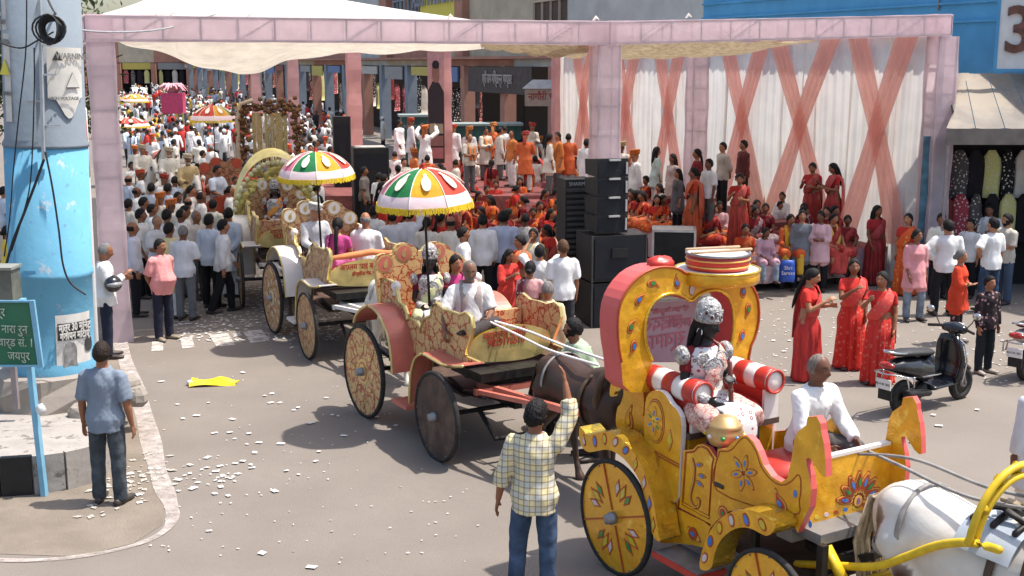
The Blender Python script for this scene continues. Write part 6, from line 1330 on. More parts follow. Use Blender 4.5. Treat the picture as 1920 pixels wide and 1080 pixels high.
LEAFM = MB(); sphere(LEAFM, (0, 0, 0), (.03, .09, .15), 10, 8, fn=lambda d, p: p * (1 + .3 * np.sin(7 * np.arctan2(d[:, 2], d[:, 1])))[:, None]); LEAFM = LEAFM.mesh('carved_leaf', [LEAFG])
for i in range(110):
    t = r_.uniform(-.15, math.pi + .15); k = r_.uniform(.45, 1.0); o = obj('carved_leaf', LEAFM, hood); o.location = (.16 - .3 * (1 - k) - .1, math.cos(t) * .8 * k, .15 + math.sin(t) * 1.3 * k); o.rotation_euler = (r_.uniform(0, 6), r_.uniform(-.5, .5), 0); o.scale = (r_.uniform(.7, 1.3),) * 3
FILI5 = pattern_mat('brown_carving', 'brocade', (.30, .16, .09), (.14, .05, .03), 8, .5)
c5, F5 = another('brown carved carriage with a red panel far back in the crowd', (-7.8, 29.0), 15, {FILI: FILI5, SALMON: mat('dull_red', (.40, .06, .03), .5), BROWNP: FILI5, GOLD2: mat('dull_red')}, 1.0)
# umbrellas
UM = [mat('umbrella_%s' % n, c, .75, var=.12, vs=12, trans=.3, bump=.2, bs=30) for n, c in (('pink', (.78, .25, .36)), ('green', (.02, .22, .07)), ('yellow', (.80, .42, .02)), ('red', (.70, .07, .04)), ('rose', (.80, .35, .42)), ('amber', (.78, .36, .04)), ('lime', (.25, .36, .05)), ('scarlet', (.62, .08, .05)))]
BANDM = pattern_mat('umbrella_band', 'stripe', (.75, .62, .6), (.55, .38, .45), 30); VASE = mat('vase_print', (.78, .70, .58), .8); FRINGE = mat('yellow_fringe', (.80, .55, .02), .8, var=.2, vs=40)
def umbrella(loc, R, hgt, lbl, order, rot=0.0, pole=1.3, tilt=(0, 0), fr=FRINGE, dark=False):
    o = thing('umbrella', lbl, 'umbrella', loc, rot, 'processional umbrellas'); o.rotation_euler = (tilt[0], tilt[1], rot); n = 8
    prof = lambda s: (R * math.sin(s * 1.32) / math.sin(1.32), hgt * (math.cos(s * 1.32) - math.cos(1.32)) / (1 - math.cos(1.32)))
    for k in range(n):
        t0 = 2 * math.pi * k / n; pn = None
        for nm, sa, sb, m in (('panel', 0.02, .78, UM[order[k % len(order)]]), ('band', .78, 1.0, BANDM)):
            mb = MB(); vs = []; N1, N2 = 6, 8
            for i in range(N2 + 1):
                s = sa + (sb - sa) * i / N2; r, z = prof(s)
                for q in range(N1 + 1): t = t0 + 2 * math.pi / n * q / N1; sc_ = 1 - .035 * math.sin(math.pi * q / N1) * s; vs.append((math.cos(t) * r * sc_, math.sin(t) * r * sc_, z - .02 * math.sin(math.pi * q / N1) * s))
            mb.add(vs, [(i * (N1 + 1) + q, i * (N1 + 1) + q + 1, (i + 1) * (N1 + 1) + q + 1, (i + 1) * (N1 + 1) + q) for i in range(N2) for q in range(N1)])
            p = part(nm, mb, m, o); pn = pn or p
        tm = t0 + math.pi / n
        def put(a, b, h):
            s = .5 - b; r, z = prof(s); t = tm + a / max(r, .05); return V(math.cos(t) * (r + .006 + h), math.sin(t) * (r + .006 + h), z + .006 + h)
        mb = MB(); vshape = smooth_poly([(-.025, .2), (.025, .2), (.02, .13), (.08, .0), (.06, -.16), (0, -.2), (-.06, -.16), (-.08, .0), (-.02, .13)], 1)
        prism(mb, [(a * R * 1.25, b) for a, b in vshape], lambda a, b: put(a, b, .004), lambda a, b: put(a, b, 0)); part('vase_print', mb, VASE, pn, False)
        mb = MB(); r0, z0 = prof(1.0)
        for q in range(26): t = t0 + 2 * math.pi / n * (q + rnd.random() * .5) / 26; sc_ = 1 - .035 * math.sin(math.pi * q / 26); l = .05 + .025 * rnd.random(); bar(mb, (math.cos(t) * r0 * sc_, math.sin(t) * r0 * sc_, z0 + .01), (math.cos(t) * (r0 * sc_ + .012), math.sin(t) * (r0 * sc_ + .012), z0 - l), .014, .008)
        part('fringe', mb, fr, o, False)
        mb = MB(); tube(mb, [(math.cos(t0) * prof(s)[0], math.sin(t0) * prof(s)[0], prof(s)[1] + .004) for s in np.linspace(.02, 1, 9)], .007, 5); part('rib', mb, VASE, o)
    mb = MB(); tube(mb, [(0, 0, hgt + .1), (0, 0, -pole)], [.014, .017], 8); part('pole', mb, IRON, o); mb = MB(); lathe(mb, [(.04, hgt - .02), (.05, hgt + .01), (.02, hgt + .03), (.03, hgt + .045), (.006, hgt + .075)], seg=14); part('finial', mb, mat('umbrella_red'), o)
    return o
def at_d(u, v, Y): return aty(u, v, Y)
umbrella(at_d(796, 379, 14.15), .585, .40, 'pink green yellow and red umbrella over the red and gold carriage', (0, 1, 2, 3, 4), 2.9, 1.25, (-.05, .02)); umbrella(at_d(594, 329, 18.6), .585, .37, 'striped pink and green umbrella over the cream carriage', (0, 1, 2, 3), 3.3, 1.2, (-.04, .03))
umbrella(at_d(400, 225, 36), .68, .42, 'dull red and yellow umbrella in the shade far down the street', (3, 7, 5, 6), .3, 1.6); umbrella(at_d(252, 190, 58), .70, .34, 'small yellow umbrella at the far end of the procession', (2, 5), 0, 1.8); umbrella(at_d(243, 236, 44), .75, .3, 'flat red umbrella beside the white horses', (7, 3), 0, 1.6)
# horses of the other carriages
hs2 = horse(F2.w(3.55, .9, 0), F2.rz, 'dark bay horse pulling the red and gold carriage', BROWNH, var=1, scale=.97)
hs3 = horse(F3.w(3.55, .9, 0), F3.rz + .1, 'white horse behind the scroll back of the red and gold carriage', CREAMH, (.5, .45, .38), (.5, .45, .38), 2, .97)
hs4 = horse(F4.w(3.4, .9, 0), F4.rz, 'dark horse between the ornate gold carriage and the cream one', BROWNH, var=2, scale=.95)
for i, (u, v, Y, rz, lbl, cl) in enumerate([(268, 300, 33, -1.0, 'white horse with yellow and orange saddle cloth by the tent post', (.6, .2, .03)), (318, 310, 32, -1.25, 'white horse with a bearded rider in the middle of the riders', (.55, .35, .2)), (352, 330, 29.5, -1.1, 'white horse with red chest cloth in front of the brown carriage', (.5, .1, .04)), (300, 262, 42, -1.1, 'pale horse farther back behind the other riders', (.45, .15, .1))]):
    p = aty(u, v, Y); horse((p[0], p[1], 0), rz, lbl, CREAMH, (.5, .45, .38), (.5, .45, .38), i % 3, 1.0, True, cl)
# ------------------------------------------------------------------ the people
WH, OFF, LB, BK, NV, GR, JE = (.74, .73, .72), (.66, .62, .54), (.50, .56, .66), (.015, .015, .018), (.02, .025, .045), (.12, .125, .13), (.06, .09, .14)
RE, OR, MAR, PK, YE, CR, LIL, MINT = (.52, .035, .025), (.68, .14, .025), (.22, .02, .025), (.66, .34, .34), (.70, .42, .05), (.66, .58, .34), (.45, .33, .42), (.42, .52, .47)
GHAIR, BHAIR = (.22, .21, .20), (.012, .01, .009)
def P(u, v, h=1.66, z0=0.0): p = atz(u, v, z0 + h); return V(p[0], p[1], z0)
PLAID = pattern_mat('yellow_plaid', 'check', (.70, .60, .33), (.42, .44, .44), 3.1, c3=(.17, .12, .08)); SARIP = pattern_mat('flowered_red_silk', 'floral', (.5, .03, .03), (.62, .16, .11), 15, objcol=True); REDPLAID = pattern_mat('dark_red_plaid', 'check', (.20, .03, .025), (.03, .02, .02), 8); FLOR = pattern_mat('dark_floral_print', 'floral', (.02, .012, .014), (.32, .2, .2), 13, c3=(.45, .1, .1)); FLORW = pattern_mat('pale_floral_print', 'floral', (.55, .52, .5), (.3, .3, .33), 15); BROC = pattern_mat('red_brocade', 'brocade', (.42, .035, .02), (.62, .22, .06), 12, .6); ORBROC = pattern_mat('orange_print', 'floral', (.62, .10, .025), (.66, .33, .08), 12, c3=(.4, .03, .03)); PINKCHK = pattern_mat('pink_weave', 'check', (.60, .20, .22), (.66, .33, .33), 14); DOTS = pattern_mat('dotted_maroon', 'floral', (.13, .02, .03), (.6, .5, .45), 18)
# figures in the foreground
o, j = person(P(163, 648, 1.68) + V(.12, .05, 0), 172, 'man in grey blue polo shirt and faded jeans standing by the painted kerb', 'stand', 'man', 'short', c1=(.20, .24, .30), c2=(.085, .10, .115), c4=(.05, .04, .035), hc=(.03, .018, .012), h=1.68, voxel=.0105, pant_m=M_DENIM, key='polo', sp=dict(LA=((.2, -.05, -1), (.1, .2, -1)), RA=((.2, 0, -1), (.12, .15, -1)), LL=((.07, .05, -1), (.02, 0, -1)), head=(.25, .05)), skin=SKINS[4])
PY = 9.45
o, j = person(V(*(aty(1003, 775, PY)[:2]), 0) + V(0, 0, 0), 172, 'man in yellow plaid shirt seen from behind reaching for the carriage shaft', 'stand', 'man', 'curly', c2=(.07, .11, .19), c4=BK, h=1.70, voxel=.0105, key='plaid', shirt_m=PLAID, sl='roll', pant_m=M_DENIM, sp=dict(RA=((.28, .35, .8), (-.25, .35, 1.0)), LA=((.3, -.15, -1), (.2, .1, -1)), LL=((.12, .1, -1), (.05, -.05, -1)), head=(-.2, .1), lean=.05, twist=-.1), skin=SKINS[1])
def seated_on(fr, x, y, zseat, h, pz=.52): s = h / 1.70; return fr.w(x, y, zseat + .085 * s - pz * s)
DRV = dict(LA=((.22, .45, -.9), (-.3, .85, -.3)), RA=((.22, .4, -.9), (-.35, .85, -.35)), LL=((.25, 1, .05), (0, -.3, -1)), RL=((.25, 1, .05), (0, -.3, -1)), pz=.52, lean=.16, head=(.15, .1), grip=1.0)
d1, dj1 = person(seated_on(F1, 1.22, .99, ZS + .045, 1.66), 33, 'lean grey haired man in white shirt driving the golden carriage', 'sit', 'man', 'thin', c1=(.78, .76, .74), c2=(.10, .09, .085), hc=(.25, .2, .17), h=1.62, voxel=.0105, key='drv1', sp=DRV, sl='full', skin=srgb(105, 68, 50), extra=('moustache',), bc=GHAIR)
OLD = dict(LA=((.25, .35, -.95), (-.35, .85, .0)), RA=((.45, .25, -.9), (.15, .7, -.7)), LL=((.35, .9, .25), (-.85, .45, -.1)), RL=((.1, 1, .0), (-.1, -.1, -1)), pz=.52, lean=.14, head=(-.1, .25), grip=.9)
d2, dj2 = person(seated_on(F2, 1.42, .68, 1.34, 1.74), 14, 'old bearded man in white shirt with a brown scarf driving the red carriage', 'sit', 'man', 'thin', c1=(.72, .70, .68), c2=(.06, .05, .05), c3=(.36, .29, .27), hc=GHAIR, bc=GHAIR, h=1.72, voxel=.0105, key='drv2', sp=OLD, sl='half', skin=srgb(120, 84, 66), extra=('beard', 'scarf'), belly=.05)
LEANM = dict(lean=.45, LA=((.2, .5, -.9), (-.1, .9, -.2)), RA=((.2, .6, -.8), (-.2, .9, .0)), head=(-.3, .0))
person(V(*aty(1112, 660, 13.15)[:2], 0), -75, 'bearded man in pale green shirt bending behind the dark bay horse', 'stand', 'man', 'short', c1=(.40, .52, .36), h=1.68, key='leanm', sp=LEANM, extra=('beard',), skin=SKINS[1])
# costumed figures
SILV = mat('silver_sequin', (.60, .585, .58), .5, .25, var=.4, vs=34, bump=1.0, bs=60); SILVP_ = pattern_mat('silver_rosette_cloth', 'floral', (.58, .565, .56), (.25, .1, .1), 17, .45, c3=(.7, .69, .68)); MAROON = mat('maroon_velvet', (.16, .015, .02), .7, var=.2); LACE = pattern_mat('pink_gold_lace', 'brocade', (.62, .42, .36), (.36, .1, .09), 16, .6, c3=(.68, .56, .42))
def costumed(loc, face, label, h, key, sp, skin, staff=False, skirt=LACE, skirtc=(.6, .4, .35)):
    o, j = person(loc, face, label, 'sit', 'sari', 'long', c1=skirtc, c2=(.16, .015, .02), h=h, voxel=.0105, key=key, sp=sp, skin=skin, shirt_m=skirt)
    c = lambda a, b, d: j.hc + j.HR @ V(a, b, d)
    cr = MB(); prof = [(.092, 0), (.106, .015), (.106, .035), (.098, .05), (.10, .10), (.082, .155), (.05, .19), (.015, .21)]
    lathe(cr, prof, seg=28); cr.v = [(v_ * np.array((.93, 1.12, 1))) @ j.HR.T + c(0, .0, .035) for v_ in cr.v]; co = part('crown', cr, SILV, o)
    for i in range(9):
        t = -math.pi / 2 + (i - 4) * .42; z = .09 if i % 2 else .055; mb = MB(); rr = .1 if z < .08 else .097
        tube(mb, [c(math.cos(t + a * .14) * rr * .95, math.sin(t + a * .14) * rr * 1.14, .035 + z + .024 * b) for a, b in [(math.cos(q), math.sin(q)) for q in np.linspace(0, 2 * math.pi, 12)]], .007, 6); part('crown_rosette', mb, SILV, co)
        mb = MB(); sphere(mb, c(math.cos(t) * rr * .95, math.sin(t) * rr * 1.14, .035 + z), .011, 8, 6); part('jewel', mb, MAROON if i % 3 else GWHITE, co)
    for s in (-1, 1): mb = MB(); tube(mb, [c(s * .085, .01 + .02 * math.cos(q), -.045 + .03 * math.sin(q)) for q in np.linspace(0, 2 * math.pi, 12)], .006, 6); part('earring', mb, WHITEL, o)
    pp = lambda x, f, t: j.P + j.rt * x + j.fw * f + j.up * t
    bp_ = MB(); torso(j, bp_, .034, .1, .485); vs, fs = fuse(bp_, .014, 3); obj('breast_plate', mesh_of('breast_plate', vs, fs, [SILVP_]), o)
    mb = MB()
    for x, t, r in ((0, .33, .085), (-.085, .40, .05), (.085, .40, .05)): sphere(mb, pp(x, .15 - abs(x) * .35, t), (r, .018, r), 14, 8); tube(mb, [pp(x + math.cos(q) * r, .152 - abs(x) * .35, t + math.sin(q) * r) for q in np.linspace(0, 2 * math.pi, 16)], .011, 6)
    part('medallion', mb, SILV, o)
    for a in j.arm:
        mb = MB(); sphere(mb, a[0] + j.rt * a[4] * .045 - V(0, 0, .02), (.055, .085, .085), 14, 10); part('shoulder_plate', mb, SILV, o)
        mb = MB(); tube(mb, [a[1] * .35 + a[2] * .65, a[2]], [.045, .042], 12); part('bracer', mb, SILV, o)
    ap = MB(); k = (j.leg[0][1] + j.leg[1][1]) / 2; an = (j.leg[0][2] + j.leg[1][2]) / 2
    tube(ap, [pp(0, .15, .12), k * .5 + pp(0, .1, .13) * .5 + V(0, 0, .02), k + V(0, -.07, .1), k + V(0, -.13, -.03), k * .5 + an * .5 + V(0, -.12, 0), an + V(0, -.13, .06)], [(.10, .02), (.13, .03), (.14, .03), (.14, .025), (.13, .02), (.11, .015)], 14, ax=j.rt)
    part('apron', ap, SILVP_, o); return o, j
CS = dict(LA=((.15, .3, -1), (-.5, .75, .35)), RA=((.2, .2, -1), (-.25, .9, -.25)), LL=((.2, 1, -.05), (0, .1, -1)), RL=((.2, 1, -.05), (.0, .1, -1)), pz=.52, lean=.0, head=(.45, .08), grip=1.0)
q1, qj = costumed(seated_on(F1, .42, .56, ZT + .05, 1.74), 24, 'seated figure with dark painted face, silver crown and staff on the golden throne', 1.72, 'deity1', CS, (.012, .009, .010))
hp = wpt(q1, qj.arm[0][2] + qj.arm[0][3] * .07); fp0 = hp * V(1, 1, 0) + V(.05, -.12, .86)
stf = thing('staff', 'dark reddish wooden staff held by the crowned figure', 'staff', fp0); mb = MB(); tube(mb, [V(0, 0, 0), (hp - fp0) * .5, hp - fp0, (hp - fp0) * 1.12], [.02, .022, .022, .018], 8); part('shaft', mb, mat('staff_wood', (.16, .04, .025), .4), stf)
for k in range(9): mb = MB(); q = (hp - fp0) * (.1 + .1 * k); sphere(mb, q, (.028, .028, .02), 8, 6); part('knot', mb, mat('staff_wood'), stf)
ys = thing('hanging_cloth', 'bright yellow cloth hanging before the throne beside the staff', 'cloth', F1.w(.84, .62, .95)); mb = MB(); grid(lambda a, b: V(-.1 + .2 * a + .02 * b, .02 * math.sin(a * 9), .36 * b), 8, 6, 'fabric', mat('yellow_silk', (.80, .52, .02), .5, var=.1), ys)
CS2 = dict(CS); CS2['head'] = (-.2, .0); CS2['LA'] = ((.15, .3, -1), (-.6, .7, .0))
costumed(seated_on(F2, .12, .85, 1.27, 1.62), 10, 'seated figure in white crown and silver lace under the umbrella on the red carriage', 1.62, 'deity2', CS2, (.02, .014, .014), skirt=pattern_mat('lime_lace', 'brocade', (.55, .60, .32), (.6, .5, .3), 14, .6))
costumed(seated_on(F4, .12, .85, 1.27, 1.6), 5, 'seated figure in orange cloth and silver crown under the leafy gold hood', 1.6, 'deity2', CS2, (.06, .04, .035), skirt=pattern_mat('orange_silk', 'brocade', (.68, .20, .03), (.6, .3, .06), 9, .6))
person(seated_on(F2, .12, 1.2, 1.27, 1.5), 20, 'woman in magenta beside the silver figure on the red carriage', 'sit', 'sari', 'plait', c1=(.55, .05, .22), c2=(.5, .05, .2), h=1.5)
# couple on the cream carriage
person(seated_on(F3, 1.55, .62, 1.28, 1.6), 165, 'woman in magenta sari seated backwards on the cream carriage', 'sit', 'sari', 'plait', c1=(.58, .10, .28), c2=(.55, .08, .25), h=1.6)
person(seated_on(F3, 1.5, 1.1, 1.28, 1.7), 175, 'bald man in white shirt seated beside the magenta sari on the cream carriage', 'sit', 'man', 'bald', c1=WH, c2=GR, h=1.7, hc=GHAIR)
person(seated_on(F3, .1, .7, 1.27, 1.6), 30, 'grey figure in silver seated at the back of the cream carriage under the umbrella', 'sit', 'kurta', 'turban', c1=(.5, .5, .52), c2=OFF, hc=(.6, .58, .55))
person(seated_on(F5, 1.5, .6, 1.28, 1.7), 60, 'man in pale blue shirt seated on the brown carriage far back', 'sit', 'man', 'short', c1=LB, c2=BK); person(seated_on(F5, 1.5, 1.3, 1.28, 1.5), -150, 'person in a bright red shirt on the brown carriage far back', 'sit', 'man', 'short', c1=(.55, .05, .03), c2=BK); person(seated_on(F5, 1.8, 1.0, 1.28, 1.2), 30, 'small boy in checked shirt on the brown carriage far back', 'sit', 'man', 'short', c1=OFF, h=1.2)
# standing groups: (u, v of the top of the head, height, facing, pose, clothes, hair, colours ..., label)
def stage_in(p): d = np.asarray(p, float) - S_A; return min(float(d @ SD), float(d @ -CN))
CHAIR = []
def chair(p, f, s):
    """red plastic chair under a seated figure"""
    if not CHAIR:
        m = mat('red_plastic', (.42, .05, .03), .45, var=.1); c = thing('plastic_chair', 'red plastic chair under a woman seated beneath the tent', 'chair', (0, 0, 0), 0, 'plastic chairs under the tent'); mb = MB(); box(mb, (0, .0, .405), (.44, .44, .03)); part('seat', mb, m, c, False)
        mb = MB(); box(mb, (0, .24, .64), (.44, .03, .4)); part('backrest', mb, m, c, False)
        for x in (-.2, .2):
            for y in (-.2, .22): mb = MB(); bar(mb, (x, y, 0), (x * .95, y * .95, .4), .035); part('leg', mb, m, c, False)
        CHAIR.append(c); o = c
    else: o = copy_tree(CHAIR[0])
    o.location = tuple(p); o.rotation_euler = (0, 0, math.radians(f)); o.scale = (s, s, s)
def many(rows, z0=0.0, group=None):
    for u, v, h, f, pose, kind, hair, a, b, lbl, *ex in rows:
        kw = dict(ex[0]) if ex else {}; zz = kw.pop('z0', z0); hh = h
        if pose == 'sit': hh = h * (.97 / 1.70 + .215)     # height of the head above the feet when seated
        if pose == 'floor': hh = h * .93 / 1.70
        p = P(u, v, hh, zz)
        if pose == 'sit' and abs(zz - SZ + .43) < .01 and stage_in(p) > .4: pose, zz = 'floor', SZ; p = P(u, v, h * .93 / 1.70, zz)
        if pose == 'floor' and stage_in(p) < .3:     # keep floor sitters on the boards
            for k in range(40):
                v -= 2; p = P(u, v, h * .93 / 1.70, zz)
                if stage_in(p) >= .3: break
        if pose == 'sit' and zz < .15: chair(p, f, h / 1.70)
        person(p, f, lbl, pose, kind, hair, c1=a, c2=b, h=h, group=kw.pop('group', group), **kw)
G5 = dict(hc=GHAIR)
many([
 (247, 418, 1.68, 105, 'stand', 'man', 'bald', (.66, .64, .70), BK, 'bald man in white shirt and black trousers beside the pink post', dict(sl='full')),
 (263, 394, 1.70, 80, 'stand2', 'man', 'short', WH, BK, 'dark haired man looking over the bald man by the pink post'),
 (293, 406, 1.68, 60, 'cross', 'man', 'thin', (.62, .62, .63), BK, 'grey haired man in glasses behind the pink shirt', dict(hc=GHAIR, extra=('moustache',))),
 (299, 451, 1.64, 55, 'back', 'man', 'short', (.74, .30, .29), (.02, .022, .04), 'stout man in pink shirt standing with hands behind his back', dict(belly=.07, extra=('moustache',), c4=(.3, .25, .18), voxel=.0105)),
 (316, 420, 1.68, 150, 'stand', 'kurta', 'short', (.72, .63, .34), WH, 'man in a long pale yellow kurta behind the pink shirt', {}),
 (312, 395, 1.72, 140, 'stand2', 'man', 'short', WH, GR, 'dark haired man in white behind the yellow kurta'),
 (338, 394, 1.68, 120, 'cross', 'man', 'thin', WH, GR, 'balding man in white above the grey haired pair', {}),
 (342, 425, 1.66, 172, 'cross', 'man', 'thin', (.66, .68, .70), (.15, .16, .17), 'grey haired man in white shirt and grey trousers seen from behind', dict(hc=GHAIR)),
 (367, 397, 1.68, 60, 'stand', 'man', 'thin', (.58, .52, .46), GR, 'grey haired man in beige shirt and glasses looking right', dict(hc=GHAIR)),
 (391, 404, 1.72, 160, 'stand', 'man', 'short', (.55, .60, .68), BK, 'tall man in pale blue shirt and black trousers seen from behind', dict(sl='full')),
 (414, 412, 1.70, 115, 'walk', 'man', 'short', WH, BK, 'man in white shirt with paper in hand nearest the carriages', dict(sl='full')),
 (6, 352, 1.68, 120, 'stand', 'man', 'short', LB, BK, 'man in light blue at the left edge behind the column'), (12, 425, 1.5, 120, 'stand', 'kurti', 'bun', (.66, .5, .08), BK, 'person in yellow at the left edge beside the column'),
 (30, 390, 1.66, 150, 'stand', 'man', 'short', WH, NV, 'man in white just left of the blue column'),
], group='men watching beside the left tent post')
TUR = [(.55, .08, .03), (.62, .16, .03), (.42, .05, .03), (.60, .22, .05)]
rows = []
for i, (u, v) in enumerate([(262, 322), (300, 365), (307, 330), (283, 345), (255, 352), (240, 375), (268, 372), (327, 332), (333, 362), (352, 372), (357, 350), (314, 346), (376, 362), (399, 376), (390, 347), (428, 392), (284, 385), (320, 378), (345, 388), (240, 330), (246, 305), (408, 340), (430, 350), (375, 335), (368, 318)]):
    t = i in (0, 1, 2, 17); k = 'kurta' if i % 2 else 'man'
    rows.append((u, v, 1.62 + .03 * (i % 4), (120, 150, 60, 170, 100, 140)[i % 6], ('stand', 'stand2', 'cross', 'back')[i % 4], k, 'turban' if t else ('short', 'short', 'thin', 'short', 'bald')[i % 5], (WH, OFF, WH, LB)[i % 4], (WH, BK, GR)[i % 3], 'man in an orange turban in the shaded crowd left of the carriages' if t else 'dark haired man in pale clothes in the shaded crowd left of the carriages', dict(hc=TUR[i % 4] if t else BHAIR)))
many(rows, group='shaded crowd left of the carriages')
many([  # beside and behind the carriages
 (767, 392, 1.70, 185, 'up', 'man', 'short', (.70, .70, .74), BK, 'man in white with one arm raised behind the silver figure', dict(sl='full')), (735, 398, 1.66, 190, 'stand', 'man', 'short', (.62, .62, .66), GR, 'man in grey white shirt seen from behind under the large umbrella'), (700, 388, 1.66, 160, 'stand', 'man', 'short', WH, BK, 'man in white between the two umbrellas'), (715, 372, 1.6, 120, 'stand', 'sari', 'plait', OR, RE, 'woman in orange between the two umbrellas'),
 (868, 428, 1.68, 95, 'stand', 'man', 'short', WH, GR, 'man in white with orange collar behind the old driver', {}), (845, 408, 1.7, 160, 'stand', 'man', 'bald', OFF, GR, 'bald man in cream behind the old driver'), (905, 404, 1.72, 170, 'stand2', 'man', 'short', (.76, .75, .74), BK, 'tall man in bright white shirt with his back turned beside the old driver', dict(sl='full')), (943, 398, 1.74, 180, 'stand', 'man', 'short', (.50, .55, .68), NV, 'broad man in pale blue shirt with his back turned', dict(wide=1.15, sl='full')), (985, 402, 1.64, 180, 'stand', 'man', 'thin', (.5, .48, .45), GR, 'balding man in grey with his back turned near the seated women'),
 (975, 443, 1.58, -60, 'stand', 'sari', 'bun', (.68, .15, .03), RE, 'woman with an orange veil near the white T shirt man'), (952, 468, 1.5, 40, 'phone', 'kurti', 'long', (.60, .05, .04), RE, 'girl in a red dress behind the red carriage dash'), (994, 492, 1.56, 170, 'stand', 'sari', 'bun', (.13, .02, .03), PK, 'woman in a dotted maroon shawl seen from behind', dict(shirt_m=DOTS)), (1012, 462, 1.6, 170, 'tie', 'man', 'short', WH, BK, 'person in white with both hands at the head'), (1000, 430, 1.56, -10, 'stand', 'sari', 'bun', OFF, CR, 'woman in cream facing the camera behind the orange veil'),
 (1056, 453, 1.72, 190, 'stand', 'man', 'short', (.78, .77, .76), (.035, .037, .042), 'man in white T shirt and black trousers with his back turned', dict(hc=(.12, .06, .03), voxel=.0105)), (1027, 530, 1.64, 150, 'stand', 'kurta', 'thin', (.66, .53, .32), OFF, 'grey haired man in a cream kurta beside the red carriage', dict(hc=GHAIR, voxel=.0105)), (1046, 420, 1.55, 0, 'stand', 'sari', 'long', RE, RE, 'woman in red facing the camera beside the speaker tower'),
 (800, 410, 1.6, 170, 'stand', 'man', 'short', OFF, BK, 'dark haired man just under the fringe of the large umbrella'), (825, 400, 1.6, 130, 'stand', 'sari', 'plait', RE, RE, 'woman in dark red under the fringe of the large umbrella'),
], group='onlookers close to the carriages')
many([  # women in red at the right
 (1519, 505, 1.60, 60, 'phone', 'sari', 'plait', (.60, .035, .03), (.62, .04, .03), 'leftmost of three women in red saris standing in the sun, in profile', dict(voxel=.0105)),
 (1602, 488, 1.62, 8, 'point', 'sari', 'long', (.58, .035, .025), (.6, .04, .03), 'long haired middle woman of the three in red saris', dict(voxel=.0105, shirt_m=SARIP)),
 (1656, 512, 1.58, -15, 'point', 'sari', 'bun', (.60, .04, .03), (.55, .03, .025), 'third woman in red sari with her hand raised beside the scooter', dict(voxel=.0105, shirt_m=SARIP, key='pt2', sp=dict(RA=((.3, .6, -.5), (-.3, .9, .6)), LA=((.15, .05, -1), (-.05, .3, -.95)), head=(-.5, 0)))),
 (1802, 470, 1.52, 55, 'cross', 'kurti', 'bun', (.62, .06, .025), BK, 'old woman with an orange red shawl behind the black scooter', dict(hc=GHAIR, pant_m=FLOR)), (1856, 520, 1.42, 25, 'stand', 'man', 'short', BK, (.02, .025, .03), 'boy in dark floral shirt standing between the two scooters', dict(shirt_m=FLOR, sl='full', voxel=.0105, c4=(.4, .35, .3))),
 (1720, 432, 1.60, 5, 'stand2', 'kurti', 'bun', PK, (.25, .30, .36), 'woman in a pink check tunic and jeans walking by the stage', dict(shirt_m=PINKCHK, pant_m=M_DENIM)), (1704, 402, 1.58, -40, 'stand', 'sari', 'plait', OR, RE, 'woman in an orange printed sari behind the pink tunic', dict(shirt_m=ORBROC)), (1645, 387, 1.60, 15, 'stand2', 'sari', 'long', (.40, .03, .03), (.38, .03, .03), 'woman in dark red sari with a yellow scarf at the stage corner', {}),
 (1540, 397, 1.58, -25, 'cross', 'kurti', 'bun', (.68, .42, .45), BK, 'woman in a pale pink printed shirt and black trousers before the stage', {}), (1505, 396, 1.58, -10, 'stand', 'kurti', 'plait', (.18, .19, .21), BK, 'woman in dark grey behind the pale pink shirt'),
 (1763, 370, 1.72, -25, 'cross', 'man', 'short', WH, BK, 'man in white with sunglasses leaning by the right tent post', {}), (1790, 372, 1.70, -40, 'stand', 'man', 'short', (.06, .22, .13), BK, 'man in green shirt by the right tent post', dict(extra=('beard',))), (1834, 369, 1.66, 0, 'stand', 'man', 'thin', (.62, .48, .25), GR, 'older man in yellow shirt before the garment stall'), (1857, 383, 1.70, -35, 'phone', 'man', 'short', WH, NV, 'man in glasses and white shirt looking at a phone', {}), (1779, 415, 1.70, 175, 'hip', 'man', 'short', WH, BK, 'broad man in white shirt with his back turned at the right', dict(sl='full', wide=1.08)), (1766, 402, 1.62, 0, 'stand', 'man', 'short', OFF, BK, 'youth half hidden behind the broad white shirt'), (1821, 413, 1.50, -45, 'stand', 'man', 'short', (.66, .66, .66), BK, 'boy in white T shirt beside the broad white shirt'), (1864, 411, 1.70, 200, 'hip', 'man', 'short', (.74, .74, .74), (.05, .08, .14), 'man in white T shirt and jeans with a hand on his hip', dict(pant_m=M_DENIM)), (1891, 403, 1.68, -70, 'cross', 'man', 'short', (.55, .50, .43), JE, 'bearded man in beige shirt at the right edge', dict(extra=('beard',))), (1912, 368, 1.72, 190, 'stand', 'man', 'short', (.30, .36, .46), JE, 'man in blue shirt at the right edge with his back turned'), (1742, 392, 1.6, -20, 'stand', 'sari', 'bun', RE, RE, 'woman in red half hidden by the man in sunglasses'),
], group='onlookers at the right')
person(atz(1958, 690, 1.66) * V(1, 1, 0), -160, 'man in a white kurta cut by the right edge of the picture', 'stand', 'kurta', 'short', c1=(.62, .66, .74), c2=WH, h=1.66, voxel=.0105)
ST = dict(z0=SZ)
def st(**k): return dict(z0=SZ, **k)
def st2(**k): return dict(z0=.97, **k)
person(V(*aty(190, 437, 17.9)[:2], .0), 110, 'man in white shirt holding a phone beside the leaning white pipe', 'phone', 'man', 'thin', c1=WH, c2=NV, h=1.76, hc=GHAIR, sl='full')
